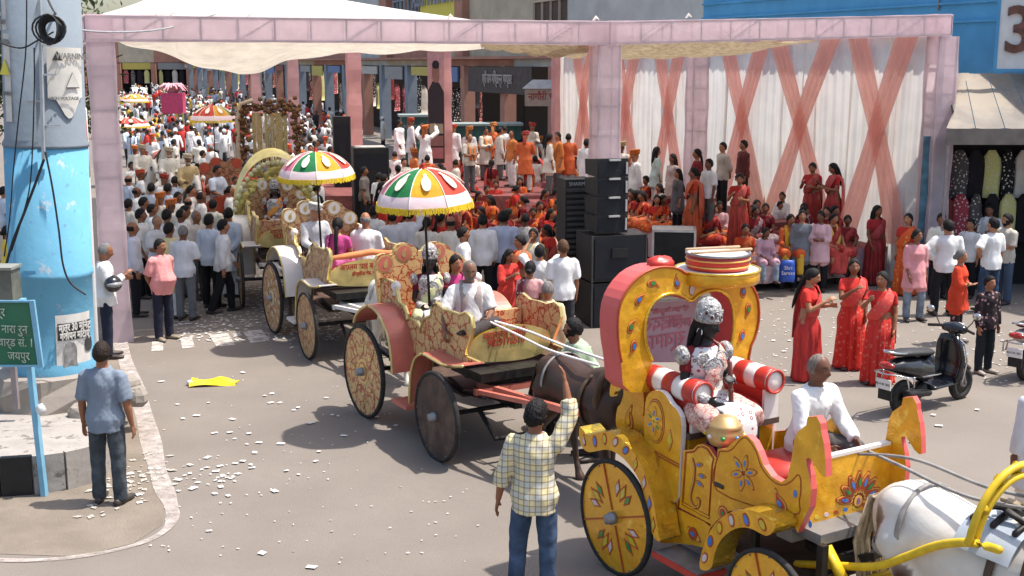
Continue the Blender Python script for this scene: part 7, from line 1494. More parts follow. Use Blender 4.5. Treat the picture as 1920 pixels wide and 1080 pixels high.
many([  # on the stage
 (1165, 270, 1.68, 150, 'stand', 'kurta', 'turban', OFF, WH, 'man in cream with a gold turban above the line array', st(hc=(.45, .33, .12))), (1190, 285, 1.66, 120, 'stand', 'kurta', 'turban', WH, WH, 'man in white with a bright orange turban behind the line array', st(hc=(.66, .16, .02))), (1231, 277, 1.60, 100, 'stand', 'kurti', 'long', MINT, OFF, 'long haired woman in mint green standing on the stage', st()), (1262, 290, 1.58, -60, 'stand', 'kurti', 'long', (.45, .36, .33), BK, 'long haired woman in brown facing the mint green one', st()), (1272, 318, 1.45, -70, 'stand', 'kurti', 'long', (.12, .11, .12), BK, 'girl with long dark hair in charcoal on the stage', st()), (1308, 281, 1.58, -80, 'stand', 'kurti', 'plait', MAR, BK, 'woman in maroon with a ponytail against the curtain', st2()), (1356, 269, 1.62, -70, 'back', 'man', 'short', (.46, .42, .36), BK, 'boy in beige shirt standing against the curtain', st2(sl='roll')), (1395, 265, 1.64, -75, 'stand', 'man', 'short', RE, BK, 'boy in dark red plaid shirt standing against the curtain', st2(shirt_m=REDPLAID, sl='full')), (1302, 316, 1.58, -85, 'stand', 'sari', 'bun', (.58, .10, .03), (.5, .05, .02), 'woman in burnt orange sari in profile on the stage', st()), (1388, 326, 1.54, -15, 'phone', 'sari', 'bun', (.50, .05, .03), (.42, .03, .02), 'tall woman in red sari holding a plate at the stage edge', st(voxel=.0105)), (1330, 300, 1.5, -60, 'stand', 'man', 'short', WH, GR, 'youth in white behind the orange sari', st2()),
 (1525, 306, 1.58, -30, 'phone', 'sari', 'bun', (.46, .04, .03), (.42, .03, .03), 'left of two women in red standing at the back of the stage', st()), (1566, 307, 1.60, -75, 'phone', 'sari', 'long', (.50, .05, .05), (.45, .03, .03), 'right long haired woman of the pair in red at the back of the stage', st()),
 (1100, 262, 1.66, 160, 'stand', 'kurta', 'short', WH, WH, 'man in white half hidden by the middle post', st()),
], group='people standing on the stage')
sit = lambda **k: dict(z0=SZ - .43, **k)
many([
 (1350, 375, 1.50, -15, 'sit', 'kurti', 'bun', (.68, .42, .42), PK, 'girl in pale pink seated on the stage edge', sit()), (1326, 388, 1.25, -30, 'sit', 'man', 'short', WH, OFF, 'small boy in white seated beside the pale pink girl', sit()), (1271, 352, 1.45, 30, 'sit', 'kurti', 'long', (.74, .73, .72), WH, 'girl in white T shirt seated with long black hair', sit()), (1216, 328, 1.58, -70, 'sit', 'sari', 'bun', (.62, .34, .06), MAR, 'woman in a yellow and maroon sari seated beside the line array', sit(shirt_m=ORBROC)), (1236, 372, 1.45, 70, 'sit', 'man', 'short', BK, (.36, .34, .33), 'boy in black shirt and grey trousers seated by the line array', sit(shirt_m=None)), (1185, 352, 1.5, -30, 'sit', 'sari', 'bun', MAR, MAR, 'woman in maroon seated behind the line array', sit()),
 (1432, 336, 1.60, 10, 'sit', 'kurti', 'bun', (.48, .5, .5), OFF, 'woman in pale grey seated at the back near the yellow one', sit()), (1450, 346, 1.58, -50, 'sit', 'kurti', 'plait', (.70, .42, .03), YE, 'woman in bright yellow seated on the stage', sit()), (1470, 358, 1.5, -40, 'sit', 'kurti', 'plait', WH, OFF, 'girl in white seated beside the bright yellow one', sit()), (1460, 376, 1.2, 30, 'sit', 'man', 'short', WH, BK, 'child in a black and white print before the yellow one', sit(shirt_m=FLORW)),
 (1526, 342, 1.55, 170, 'sit', 'sari', 'bun', (.62, .13, .03), OR, 'woman in orange seated with her back turned before the pair in red', sit()), (1398, 416, 1.58, -10, 'sit', 'sari', 'bun', (.66, .15, .03), (.5, .06, .02), 'woman in an orange sari seated at the front stage corner', dict(z0=.1)), (1436, 424, 1.35, 5, 'sit', 'kurti', 'plait', (.48, .28, .33), (.3, .36, .44), 'girl in dusty pink top seated on the stage edge with legs hanging', sit(pant_m=M_DENIM)), (1482, 398, 1.58, 0, 'sit', 'kurti', 'bun', (.60, .09, .03), YE, 'woman in a red and orange top with yellow scarf seated on the edge', sit(shirt_m=ORBROC, extra=('scarf',), c3=(.72, .40, .04))), (1562, 396, 1.58, 10, 'sit', 'sari', 'bun', (.50, .05, .04), MAR, 'woman in red with a yellow scarf seated on the edge beside the pale pink shirt', sit(extra=('scarf',), c3=(.72, .48, .12))),
 (1590, 400, 1.5, -20, 'sit', 'sari', 'plait', (.42, .04, .04), MAR, 'woman in crimson seated near the dark red standing woman', sit()), (1418, 372, 1.5, 0, 'sit', 'sari', 'bun', (.16, .03, .03), BK, 'woman in black seated behind the dusty pink girl', sit()),
], group='people seated on the stage')
rows = []; r_ = random.Random(5)
for i in range(30):                            # packed rows along the stage
    u, v = r_.uniform(1185, 1340), r_.uniform(330, 405); f_ = r_.uniform(-90, 60)
    if i % 3: rows.append((u, v, 1.5, f_, 'floor', 'sari', ('bun', 'plait', 'long')[i % 3], (RE, OR, MAR, PK, (.3, .25, .23))[i % 5], (MAR, RE)[i % 2], 'person seated in the packed rows on the stage right of the line array', st(shirt_m=(None, ORBROC, None, BROC)[i % 4])))
for i in range(12): rows.append((r_.uniform(1405, 1620), r_.uniform(345, 385), 1.5, r_.uniform(-60, 60), 'floor', 'sari', ('bun', 'plait')[i % 2], (RE, OR, MAR, (.4, .3, .3))[i % 4], MAR, 'person seated behind the front row on the stage', st()))
many(rows, group='packed rows on the stage')
# seated women under the tent, red and orange
rows = []; SP = [(930, 336), (896, 356), (922, 363), (966, 345), (985, 365), (1011, 374), (1031, 388), (1000, 386), (1044, 400), (905, 384), (950, 388), (1050, 372), (884, 330), (1020, 352), (975, 330), (1066, 398), (870, 372), (940, 410), (1030, 418), (912, 345), (1042, 350), (860, 345)]
for i, (u, v) in enumerate(SP):
    rows.append((u, v, 1.55 + .04 * (i % 3), (-10, 30, -60, 80, -100, 10, 40)[i % 7], 'sit', 'sari', ('bun', 'plait', 'long', 'bun')[i % 4], (RE, OR, (.45, .05, .03), (.60, .10, .03), MAR)[i % 5], (RE, MAR, OR)[i % 3], 'woman in a red or orange sari seated in the shade left of the speaker tower', dict(shirt_m=(None, None, BROC, ORBROC)[i % 4])))
many(rows, group='seated women under the tent')
many([  # standing at the back under the tent
 (915, 266, 1.60, 175, 'stand', 'sari', 'plait', (.60, .11, .04), RE, 'woman in an orange sari with a long plait, back turned, by the green kiosk'), (985, 290, 1.62, 180, 'stand', 'sari', 'bun', (.64, .12, .03), OR, 'woman in a bright orange sari with her back turned near the seated women'), (950, 259, 1.66, 185, 'stand', 'man', 'short', OFF, GR, 'man in a patterned pale shirt with his back turned', dict(shirt_m=FLORW)), (889, 298, 1.35, 150, 'stand', 'kurta', 'short', OFF, OFF, 'boy in a long cream kurta beside the orange saris'), (1038, 284, 1.60, 20, 'stand', 'kurti', 'bun', (.33, .28, .27), GR, 'woman in a grey tunic facing the camera near the middle post'), (1062, 292, 1.60, -80, 'stand', 'kurti', 'plait', (.66, .42, .32), CR, 'woman in peach with a yellow scarf and long plait', dict(extra=('scarf',), c3=YE)), (797, 238, 1.70, 170, 'tie', 'kurta', 'turban', WH, WH, 'man in white lifting both arms to his orange turban', dict(hc=TUR[1], z0=.8)), (770, 224, 1.68, 110, 'stand', 'kurta', 'turban', WH, WH, 'man in white with an orange sash by the portrait banner', dict(hc=TUR[0], z0=.8, extra=('scarf',), c3=(.66, .2, .05))), (748, 226, 1.7, 60, 'stand2', 'kurta', 'short', WH, WH, 'man in white pointing left of the portrait banner', dict(z0=.8)), (1095, 285, 1.2, 0, 'stand', 'man', 'short', OFF, BK, 'child just left of the middle post'),
], group='people standing under the tent')
rows = []
for i, (u, v) in enumerate([(850, 236), (880, 252), (900, 264), (925, 233), (937, 240), (946, 237), (998, 233), (1046, 249), (1066, 252), (1012, 258), (976, 262), (960, 268), (870, 262), (1000, 262), (1026, 270), (880, 240), (910, 240), (960, 246), (985, 250), (1030, 252), (865, 262), (895, 275), (1052, 275), (865, 285), (840, 280), (740, 285), (757, 298), (776, 281), (801, 292), (855, 300), (930, 262), (1080, 300)]):
    t = i % 3 == 0; rows.append((u, v, 1.64 + .02 * (i % 4), (160, 40, -60, 180, 100)[i % 5], ('stand', 'cross', 'stand2', 'phone', 'hip')[i % 5], ('kurta', 'man', 'kurta', 'kurti')[i % 4], 'turban' if t else ('short', 'thin', 'short', 'plait')[i % 4], (WH, (.55, .5, .42), (.6, .2, .06), (.62, .14, .05), OFF)[i % 5], (WH, GR, WH)[i % 3], 'person with an orange turban standing on the dais at the back of the tent' if t else 'bare headed person standing at the back under the tent near the kiosk', dict(extra=('scarf',) if i % 3 == 1 else (), c3=(.62, .2, .05), hc=TUR[i % 4] if t else BHAIR, z0=.8 if v < 256 else 0.0)))
many(rows, group='people at the back under the tent')
rows = []; r_ = random.Random(33)
for i in range(22): rows.append((r_.uniform(855, 1095), r_.uniform(268, 318), 1.6, r_.uniform(-200, 200), ('stand', 'stand2', 'cross')[i % 3], ('sari', 'sari', 'kurta', 'man')[i % 4], ('bun', 'plait', 'turban', 'short')[i % 4], (OR, RE, WH, OFF)[i % 4], (RE, MAR, WH, BK)[i % 4], 'person standing in the mixed crowd behind the seated women', dict(hc=TUR[i % 4] if i % 4 == 2 else BHAIR)))
many(rows, group='mixed crowd behind the seated women')
rows = []; r_ = random.Random(21)
for i in range(18):
    u, v = r_.uniform(560, 720), r_.uniform(262, 352)
    rows.append((u, v, 1.6 + .03 * (i % 4), r_.uniform(-180, 180), ('stand', 'stand2', 'cross')[i % 3], ('man', 'kurta', 'sari')[i % 3], 'plait' if i % 3 == 2 else 'short', (OFF, WH, MAR, (.15, .13, .12), LB, OR)[i % 6] if i % 3 != 2 else (MAR, RE, OR)[i // 3 % 3], BK, 'person in the packed shaded crowd between the umbrellas and the far speakers', {}))
for i in range(20):
    u, v = r_.uniform(700, 850), r_.uniform(305, 365); rows.append((u, v, 1.6, r_.uniform(-180, 180), ('stand', 'stand2')[i % 2], ('man', 'sari')[i % 2], ('short', 'plait')[i % 2], (OFF, RE, WH, MAR)[i % 4], BK, 'person in the packed shaded crowd behind the large umbrella', {}))
many(rows, group='packed crowd in the shade')
def far_mesh(i, pose, kind, hair, c1, c2, hc):
    """small distant figure: body and clothes in one mesh, coloured by slots"""
    j, bm, parts = figure(pose, kind, hair, voxel=.024, key='far_' + pose + kind, sp=POSES[pose]); cs = dict(c1=c1, c2=c2, c4=BK, c5=c1, hair=hc); mb = MB(); ms = []
    for n, me, c in [('body', bm, None)] + parts:
        n_ = len(me.vertices); co = np.empty(n_ * 3); me.vertices.foreach_get('co', co); col_ = cs[c] if c else SKINS[i % 5]; mb.add(co.reshape(-1, 3), [tuple(p.vertices) for p in me.polygons], len(ms)); ms.append(mat('far_%d_%s' % (i, n), col_, .85, var=.1))
    return mb.mesh('person', ms)
FARM = [far_mesh(i, *a) for i, a in enumerate([('stand', 'kurta', 'short', WH, WH, BHAIR), ('walk', 'man', 'short', OFF, BK, BHAIR), ('stand', 'man', 'turban', WH, GR, TUR[0]), ('stand2', 'kurta', 'turban', OFF, WH, TUR[1]), ('walk', 'man', 'short', LB, BK, BHAIR), ('stand', 'sari', 'bun', RE, OR, BHAIR), ('stand2', 'man', 'short', (.12, .12, .13), BK, BHAIR), ('up', 'kurta', 'short', WH, WH, BHAIR), ('stand', 'man', 'thin', WH, JE, GHAIR), ('stand', 'sari', 'plait', YE, OR, BHAIR)])]
def far(n, fn, pick, lbl):
    for i in range(n):
        u, v = fn(i); h = 1.6 + .04 * (i % 4); p = P(u, v, h); o = thing('person', lbl, 'person', tuple(p), r_.uniform(0, 6.28), 'distant people in the street', FARM[pick(i)]); o.scale = (h / 1.7,) * 3
far(24, lambda i: (r_.uniform(440, 640), r_.uniform(240, 300)), lambda i: (6, 1, 8, 5, 2, 6)[i % 6], 'person in the crowd between the flower arch and the salmon posts')
far(12, lambda i: (r_.uniform(240, 430), r_.uniform(235, 285)), lambda i: (0, 1, 3, 4, 8, 2)[i % 6], 'walker in pale clothes among the riders')
# everyone farther down the street reads as one mass
cb = MB(); cm_ = [mat('crowd_%d' % i, c, .85, var=.1) for i, c in enumerate((SKINS[1], BHAIR, WH, OFF, LB, RE, BK, YE, (.12, .12, .13), TUR[0], OR))]
def speck(p, h, a, top, leg, hat):
    R = rot2(a); s = h / 1.7; f = lambda x, y, z: p + (R @ V(x, y, z)) * s; w = r_.uniform(.02, .1)
    for q in (-1, 1):
        tube(cb, [f(q * .09, w * q, .03), f(q * .09, 0, .85)], [.06 * s, .085 * s], 6, mi=leg); e = f(q * .25, -r_.uniform(0, .2), 1.08); tube(cb, [f(q * .19, 0, 1.38), e, f(q * .2, -r_.uniform(.05, .3), .88 + r_.random() * .35)], [.06 * s, .05 * s, .035 * s], 6, mi=top)
    tube(cb, [f(0, 0, r_.choice((.5, .8))), f(0, 0, 1.1), f(0, 0, 1.38), f(0, 0, 1.46)], [(.2 * s, .15 * s), (.17 * s, .12 * s), (.2 * s, .11 * s), (.06 * s, .06 * s)], 8, ax=R @ V(1, 0, 0), mi=top); sphere(cb, f(0, -.01, 1.57), (.085 * s, .1 * s, .12 * s), 8, 6); sphere(cb, f(0, .015, 1.61), (.1 * s, .11 * s, .105 * s), 8, 5, mi=hat)
def mass(n, fn, tops):
    for i in range(n):
        u, v = fn(i); h = r_.uniform(1.5, 1.76); speck(P(u, v, h), h, r_.uniform(0, 6.28), r_.choice(tops), r_.choice((6, 2, 8, 6)), r_.choice((1, 1, 1, 9, 2)))
mass(420, lambda i: (lambda v: (r_.uniform(225, 300 + (v - 140) * 2.6 + 90), v))(142 + 104 * (i / 419) ** 1.15), (2, 2, 3, 4, 2, 5, 8, 7)); mass(140, lambda i: (r_.uniform(380, 720), r_.uniform(160, 222)), (8, 2, 4, 5, 6, 8, 3))
obj('distant_crowd', cb.mesh('distant_crowd', cm_), kind='stuff', label='dense distant crowd filling the far street', category='crowd')
# riders
for i, (u, v, Y, rz, lbl) in enumerate([(272, 235, 33, 30, 'rider in cream on the horse with the orange saddle cloth'), (322, 236, 32, 15, 'black bearded rider in cream on the middle white horse'), (356, 262, 29.5, 25, 'rider in gold brocade on the horse before the brown carriage')]):
    p = aty((268, 318, 352)[i], 300, Y); person((p[0], p[1], .86), rz, lbl, 'ride', 'kurta', 'turban', c1=(OFF, OFF, (.5, .38, .2))[i], c2=OFF, hc=(.6, .5, .35), extra=('beard',) if i else ())
# ------------------------------------------------------------------ scooters and motorcycles
CHROME = mat('chrome', (.62, .62, .63), .18, .9, var=.1); BLK = mat('black_gloss', (.012, .013, .018), .18, var=.2, vs=8, spec=.6); SEATM = mat('seat_vinyl', (.03, .03, .032), .6); REDLAMP = mat('red_lamp', (.45, .03, .02), .2, spec=.6); SILVP = mat('silver_paint', (.42, .42, .43), .3, .4)
def scooter(loc, rz, lbl, bodym):
    o = thing('scooter', lbl, 'scooter', loc, rz, 'parked scooters')
    def fused(nm, segs, vox, m, par=None):
        mb = MB()
        for pts, rad, ax in segs: tube(mb, pts, rad, 12, ax=ax)
        vs, fs = fuse(mb, vox, 4); return obj(nm, mesh_of(nm, vs, fs, [m]), par or o)
    for x, r in ((0, .225), (1.24, .225)):
        w = obj('wheel', None, o); w.location = (x, 0, r); mb = MB(); tube(mb, [(math.cos(t) * r * .8, 0, math.sin(t) * r * .8) for t in np.linspace(0, 2 * math.pi, 30)], .052, 10, ax=(0, 1, 0)); part('tyre', mb, RUBBER, w)
        mb = MB(); lathe(mb, [(r * .62, -.03), (r * .68, -.02), (r * .68, .02), (r * .62, .03)], seg=26); mb.v = [v[:, [0, 2, 1]] for v in mb.v]; part('rim', mb, IRON, w)
        mb = MB(); lathe(mb, [(.05, -.06), (.05, .06)], seg=14); mb.v = [v[:, [0, 2, 1]] for v in mb.v]; part('hub', mb, GREYM, w)
    fused('tail_body', [([(.42, 0, .52), (.15, 0, .60), (-.15, 0, .66), (-.36, 0, .68)], [(.17, .16), (.18, .15), (.15, .11), (.07, .05)], (0, 1, 0)), ([(.42, 0, .45), (.44, 0, .70)], [(.15, .06), (.14, .08)], (0, 1, 0))], .016, bodym)
    fused('seat', [([(.50, 0, .76), (.25, 0, .79), (-.02, 0, .82), (-.22, 0, .83)], [(.10, .045), (.14, .05), (.14, .05), (.10, .035)], (0, 1, 0))], .014, SEATM)
    fused('floor_board', [([(.45, 0, .30), (.95, 0, .31)], [(.19, .05), (.18, .05)], (0, 1, 0))], .016, BLK)
    ap = MB(); vs = []
    for k, (x, z, w_) in enumerate([(.93, .31, .20), (1.0, .42, .22), (1.03, .62, .23), (1.0, .80, .20), (.98, .93, .13)]):
        for a in np.linspace(-1, 1, 7): vs += [(x - .09 * a * a + .03, a * w_, z)]
    n = 7; ap.add(vs, [(i * n + q, i * n + q + 1, (i + 1) * n + q + 1, (i + 1) * n + q) for i in range(4) for q in range(6)]); a_ = part('leg_shield', ap, BLK, o); sm = a_.modifiers.new('s', 'SOLIDIFY'); sm.thickness = .05
    mb = MB(); tube(mb, [(.96, .21, .32), (1.0, .235, .6), (.98, .2, .82), (.97, .0, .95), (.98, -.2, .82), (1.0, -.235, .6), (.96, -.21, .32)], .012, 6); part('chrome_edge', mb, CHROME, o)
    fused('front_mudguard', [([(1.10, 0, .47), (1.24, 0, .49), (1.40, 0, .40)], [(.07, .05), (.08, .03), (.05, .03)], (0, 1, 0))], .014, bodym); mb = MB(); tube(mb, [(1.24, -.07, .225), (1.10, -.06, .62), (1.04, 0, .9)], .02, 8); tube(mb, [(1.24, .07, .225), (1.10, .06, .62)], .02, 8); part('fork', mb, GREYM, o)
    fused('handlebar_cowl', [([(1.02, -.14, 1.0), (1.04, 0, 1.01), (1.02, .14, 1.0)], [(.07, .06), (.1, .08), (.07, .06)], (1, 0, 0)), ([(1.0, 0, .9), (1.02, 0, 1.0)], [.06, .07], (1, 0, 0))], .014, bodym); mb = MB(); sphere(mb, (1.12, 0, 1.01), (.03, .085, .06)); part('headlamp', mb, GWHITE, o)
    for s in (-1, 1):
        mb = MB(); tube(mb, [(1.0, s * .16, 1.02), (.94, s * .34, 1.0)], .02, 8); part('grip', mb, RUBBER, o); mb = MB(); tube(mb, [(.98, s * .2, 1.03), (1.0, s * .27, 1.12), (.98, s * .32, 1.2)], .007, 6); part('mirror_stalk', mb, IRON, o); mb = MB(); sphere(mb, (.97, s * .35, 1.22), (.02, .065, .045)); part('mirror', mb, CHROME, o)
        mb = MB(); tube(mb, [(.5, s * .2, .5), (.2, s * .23, .52), (-.2, s * .24, .56), (-.38, s * .16, .6), (-.42, 0, .6)], .011, 6); tube(mb, [(-.1, s * .235, .55), (-.12, s * .25, .42), (-.22, s * .25, .42), (-.24, s * .235, .56)], .011, 6); part('guard_rail', mb, CHROME, o)
    mb = MB(); tube(mb, [(-.1, .1, .83), (-.3, .1, .86), (-.4, .0, .88), (-.3, -.1, .86), (-.1, -.1, .83)], .016, 8); part('grab_rail', mb, CHROME, o); mb = MB(); sphere(mb, (-.36, 0, .70), (.05, .12, .045)); part('tail_lamp', mb, REDLAMP, o)
    mb = MB(); box(mb, (-.40, 0, .46), (.015, .22, .13)); pl_ = part('number_plate', mb, WHITEP, o, False); text('RJ14 SK 3821', pl_, (-.41, 0, .46), .04, INK, (math.pi / 2, 0, -math.pi / 2), .001)
    mb = MB(); box(mb, (-.36, 0, .33), (.02, .2, .16)); part('mud_flap', mb, RUBBER, o, False); fused('engine', [([(.4, .02, .28), (.1, -.08, .25), (-.05, -.1, .24)], [.1, .1, .08], (1, 0, 0)), ([(.35, -.15, .26), (-.15, -.17, .33)], [.045, .06], (1, 0, 0))], .016, IRON)
    mb = MB(); tube(mb, [(.5, .1, .25), (.42, .22, .01)], .012, 6); part('side_stand', mb, GREYM, o); return o
a, b = atz(1690, 776), atz(1800, 747); scooter((a[0], a[1], 0), math.atan2(b[1] - a[1], b[0] - a[0]), 'black scooter with chrome rails parked beside the women in red', BLK)
a = atz(1921, 712); scooter((a[0], a[1], 0), .75, 'silver scooter cut by the right edge of the picture', SILVP)
def bike(loc, rz, lbl, m, grp):
    o = thing('motorcycle', lbl, 'motorcycle', loc, rz, grp)
    for x in (-.62, .62):
        mb = MB(); tube(mb, [(x + math.cos(t) * .27, 0, .3 + math.sin(t) * .27) for t in np.linspace(0, 2 * math.pi, 20)], .04, 7, ax=(0, 1, 0)); part('wheel', mb, RUBBER, o)
    mb = MB(); tube(mb, [(.1, 0, .82), (.35, 0, .88), (.5, 0, .84)], [(.1, .09), (.14, .13), (.08, .07)], 10, ax=(0, 1, 0)); part('tank', mb, m, o); mb = MB(); tube(mb, [(.1, 0, .82), (-.3, 0, .82), (-.65, 0, .88)], [(.11, .05), (.12, .05), (.09, .03)], 10, ax=(0, 1, 0)); part('seat', mb, SEATM, o)
    mb = MB(); tube(mb, [(.62, 0, .3), (.5, 0, .95), (.46, 0, 1.05)], .03, 7); tube(mb, [(.42, -.35, 1.08), (.46, 0, 1.06), (.42, .35, 1.08)], .02, 7); tube(mb, [(-.62, 0, .3), (0, 0, .35), (.4, 0, .8)], .04, 7); part('frame', mb, IRON, o); mb = MB(); sphere(mb, (0.05, 0, .45), (.2, .14, .18)); part('engine', mb, GREYM, o); mb = MB(); sphere(mb, (.58, 0, .95), (.08, .09, .09)); part('headlamp', mb, CHROME, o)
    return o
proto = None
for i in range(14):
    u = 560 + (i % 7) * 19 + (i // 7) * 6; v = (232, 214)[i // 7] - (i % 3) * 2; q = atz(u, v); o = bike((q[0], q[1], 0), 2.6 + .2 * (i % 3), 'dark motorcycle in the parked row before the bazaar', BLK, 'motorcycles parked before the bazaar') if proto is None else copy_tree(proto); proto = proto or o; o.location = (q[0], q[1], 0); o.rotation_euler = (0, 0, 2.4 + .25 * (i % 4))
for i in range(34):
    q = atz(425 + i % 17 * 9 + 4 * (i // 17), 190 - (i // 17) * 16 - i % 3); o = copy_tree(proto); o.location = (q[0], q[1], 0); o.rotation_euler = (0, 0, 2.2 + .3 * (i % 3)); o['label'] = 'far motorcycle in the row beyond the salmon posts'; o['group'] = 'motorcycles parked far down the street'
# far car
p = aty(258, 168, 150); car = thing('car', 'white car at the far end of the street', 'car', (p[0], p[1], 0), 2.0); mb = MB()
prism(mb, smooth_poly([(-2, .35), (2, .35), (2.05, .75), (1.3, .95), (.7, 1.45), (-.9, 1.48), (-1.7, 1.0), (-2.05, .9)], 1), lambda a, b: V(a, -.8, b), lambda a, b: V(a, .8, b)); part('body', mb, WHITEP, car, False)
mb = MB(); prism(mb, [(1.2, .98), (.68, 1.38), (-.85, 1.40), (-1.5, 1.02)], lambda a, b: V(a, -.815, b), lambda a, b: V(a, .815, b)); part('windows', mb, GLASS, car, False)
for x in (-1.25, 1.25):
    for y in (-.78, .78): mb = MB(); lathe(mb, [(.3, -.1), (.32, 0), (.3, .1)], seg=18); mb.v = [v[:, [0, 2, 1]] + np.array((x, y, .32)) for v in mb.v]; part('wheel', mb, RUBBER, car)
# floats farther back: flower arch, pink palanquin, dressed elephant figure
def at0(u, Y): return V((u - 960) / F * (Y * cP + 0) / cP, Y, 0)
fa = thing('flower_arch', 'square arch of brown flowers hung with gold fringe on a cart in the crowd', 'float', tuple(aty(508, 300, 33) * V(1, 1, 0)), .15); FLW = mat('dry_flower', (.20, .07, .03), .8, var=.5, vs=14, col2=(.09, .06, .025)); fr_ = MB()
for a, b in (((-.72, 0, 0), (-.72, 0, 3.3)), ((.72, 0, 0), (.72, 0, 3.3)), ((-.72, 0, 3.3), (.72, 0, 3.3))): bar(fr_, a, b, .07)
part('frame', fr_, WOOD, fa, False); mb = MB(); tube(mb, [(-.85, -.1, .0), (-.85, -.1, 2.9), (-.75, -.1, 3.35), (-.45, -.1, 3.45)], .06, 8); part('pale_pole', mb, mat('pale_pole', (.42, .32, .22), .6), fa)
FM = MB(); sphere(FM, (0, 0, 0), .05, 8, 6, fn=lambda d, p: p * (1 + .35 * noise3(d, 7, 1))[:, None]); FM = FM.mesh('flower', [FLW])
for i in range(200):
    t = i / 200; q = (-.72, 1.9 + t * 4.2) if t < .33 else ((-.72 + (t - .33) * 4.36, 3.3) if t < .67 else (.72, 3.3 - (t - .67) * 4.2)); o = obj('flower', FM, fa); o.location = (q[0] + rnd.gauss(0, .1), rnd.uniform(-.12, .08), q[1] + rnd.gauss(0, .1)); o.scale = (rnd.uniform(.7, 1.5),) * 3
mb = MB()
for i in range(30): x = -.45 + .9 * i / 29; bar(mb, (x, -.03, 3.12), (x + rnd.uniform(-.02, .02), -.03, 1.75 + rnd.uniform(-.2, .2)), .034, .012)
ff_ = part('gold_fringe', mb, mat('gold_thread', (.42, .33, .15), .6, .2, var=.2, vs=20), fa, False); ff_['kind'] = 'stuff'; mb = MB(); box(mb, (0, .6, .9), (1.7, 1.5, .1)); part('cart_bed', mb, WOOD, fa, False)
for x in (-.8, .8): mb = MB(); lathe(mb, [(.4, -.04), (.42, 0), (.4, .04)], seg=20); mb.v = [v[:, [2, 0, 1]] + np.array((x, .6, .42)) for v in mb.v]; part('wheel', mb, RUBBER, fa)
pq = thing('palanquin', 'pink palanquin with a feathery top far down the street', 'palanquin', tuple(aty(326, 205, 66) * V(1, 1, 0)), .1); mb = MB(); box(mb, (0, 0, 2.3), (1.15, 1.0, 1.1)); part('curtain', mb, mat('magenta_cloth', (.62, .07, .16), .8), pq, False)
for i in range(26): mb = MB(); t = rnd.uniform(0, 6.28); tube(mb, [(.2 * math.cos(t), .2 * math.sin(t), 2.85), (.5 * math.cos(t), .4 * math.sin(t), 3.3), (.8 * math.cos(t), .6 * math.sin(t), 3.05 + rnd.uniform(-.1, .2))], [.06, .1, .03], 6); part('feather', mb, mat('pink_feather', (.75, .38, .42), .9), pq)
for x in (-.55, .55): mb = MB(); bar(mb, (x, -.5, 0), (x, -.5, 1.8), .09); part('leg', mb, GOLD2, pq, False)
for x in (-.5, .5): mb = MB(); tube(mb, [(x, -1.5, 1.7), (x, 1.5, 1.7)], .04, 6); part('carrying_pole', mb, WOOD, pq)
# ------------------------------------------------------------------ reins
def cord(lbl, pts, r=.009, m=None, nm='rein'): return wire(lbl, pts, r, m or STRAP, nm, 8)
h1 = wpt(d1, dj1.arm[0][2] + dj1.arm[0][3] * .08); h2 = wpt(d1, dj1.arm[1][2] + dj1.arm[1][3] * .08)
cord('near grey rein from the driver in white to the pied horse', [h1, F1.w(2.4, .72, 1.6), F1.w(3.1, .66, 1.58), F1.w(3.9, .66, 1.72)], .013); cord('far grey rein from the driver in white to the pied horse', [h2, F1.w(2.4, .86, 1.62), F1.w(3.1, .88, 1.6), F1.w(3.9, .88, 1.72)], .013)
g1 = wpt(d2, dj2.arm[0][2] + dj2.arm[0][3] * .08); g2 = wpt(d2, dj2.arm[1][2] + dj2.arm[1][3] * .08)
cord('near pale rein from the old driver to the dark bay horse', [g1, F2.w(2.3, .82, 1.45), F2.w(3.0, .8, 1.42), F2.w(3.9, .8, 1.45)], .014, WHITEL); cord('far pale rein from the old driver to the dark bay horse', [g1 + V(.03, .03, 0), F2.w(2.3, .95, 1.48), F2.w(3.0, 1.0, 1.44), F2.w(3.9, 1.0, 1.45)], .014, WHITEL)
# ------------------------------------------------------------------ things on the ground
yc = thing('yellow_cloth', 'crumpled yellow plastic cloth lying on the road', 'cloth', atz(400, 722)); mb = MB()
def yf(a, b): x = -.3 + .62 * a; y = -.17 + (.34 - .1 * a) * b + .12 * a; return V(x, y, .02 + .035 * (1 + math.sin(a * 9 + b * 3)) * math.sin(math.pi * b) ** .5 + .02 * math.sin(b * 14 + a * 5))
grid(yf, 18, 10, 'sheet', mat('yellow_plastic', (.82, .55, .02), .5, var=.1), yc); mb = MB(); sphere(mb, (-.3, -.02, .04), (.07, .06, .04), 10, 8, fn=lambda d, p: p * (1 + .3 * noise3(d, 5, 2))[:, None]); part('crumpled_end', mb, mat('white_plastic'), yc)
bg = thing('carrier_bag', 'blue plastic carrier bag with white print hanging at the stage edge', 'bag', aty(1475, 528, 22.85)); mb = MB(); vs = []
for k in range(7):
    t = k / 6; w = .15 + .02 * math.sin(t * 3); 
    for i in range(16): a = 2 * math.pi * i / 16; vs.append((math.cos(a) * w * (1 - .15 * t), math.sin(a) * (.05 + .03 * (1 - t)), .42 * t + .01 * math.sin(3 * a)))
mb.add(vs, [(k * 16 + i, k * 16 + (i + 1) % 16, (k + 1) * 16 + (i + 1) % 16, (k + 1) * 16 + i) for k in range(6) for i in range(16)] + [tuple(range(16))[::-1], tuple(96 + i for i in range(16))]); part('bag', mb, mat('blue_plastic', (.03, .09, .42), .4, var=.15, bump=.4, bs=10), bg)
for k in (0, 1): text(('Shri', 'Sarees')[k], bg, (0, -.088, .28 - .1 * k), .1, WHITEL, ext=.001)
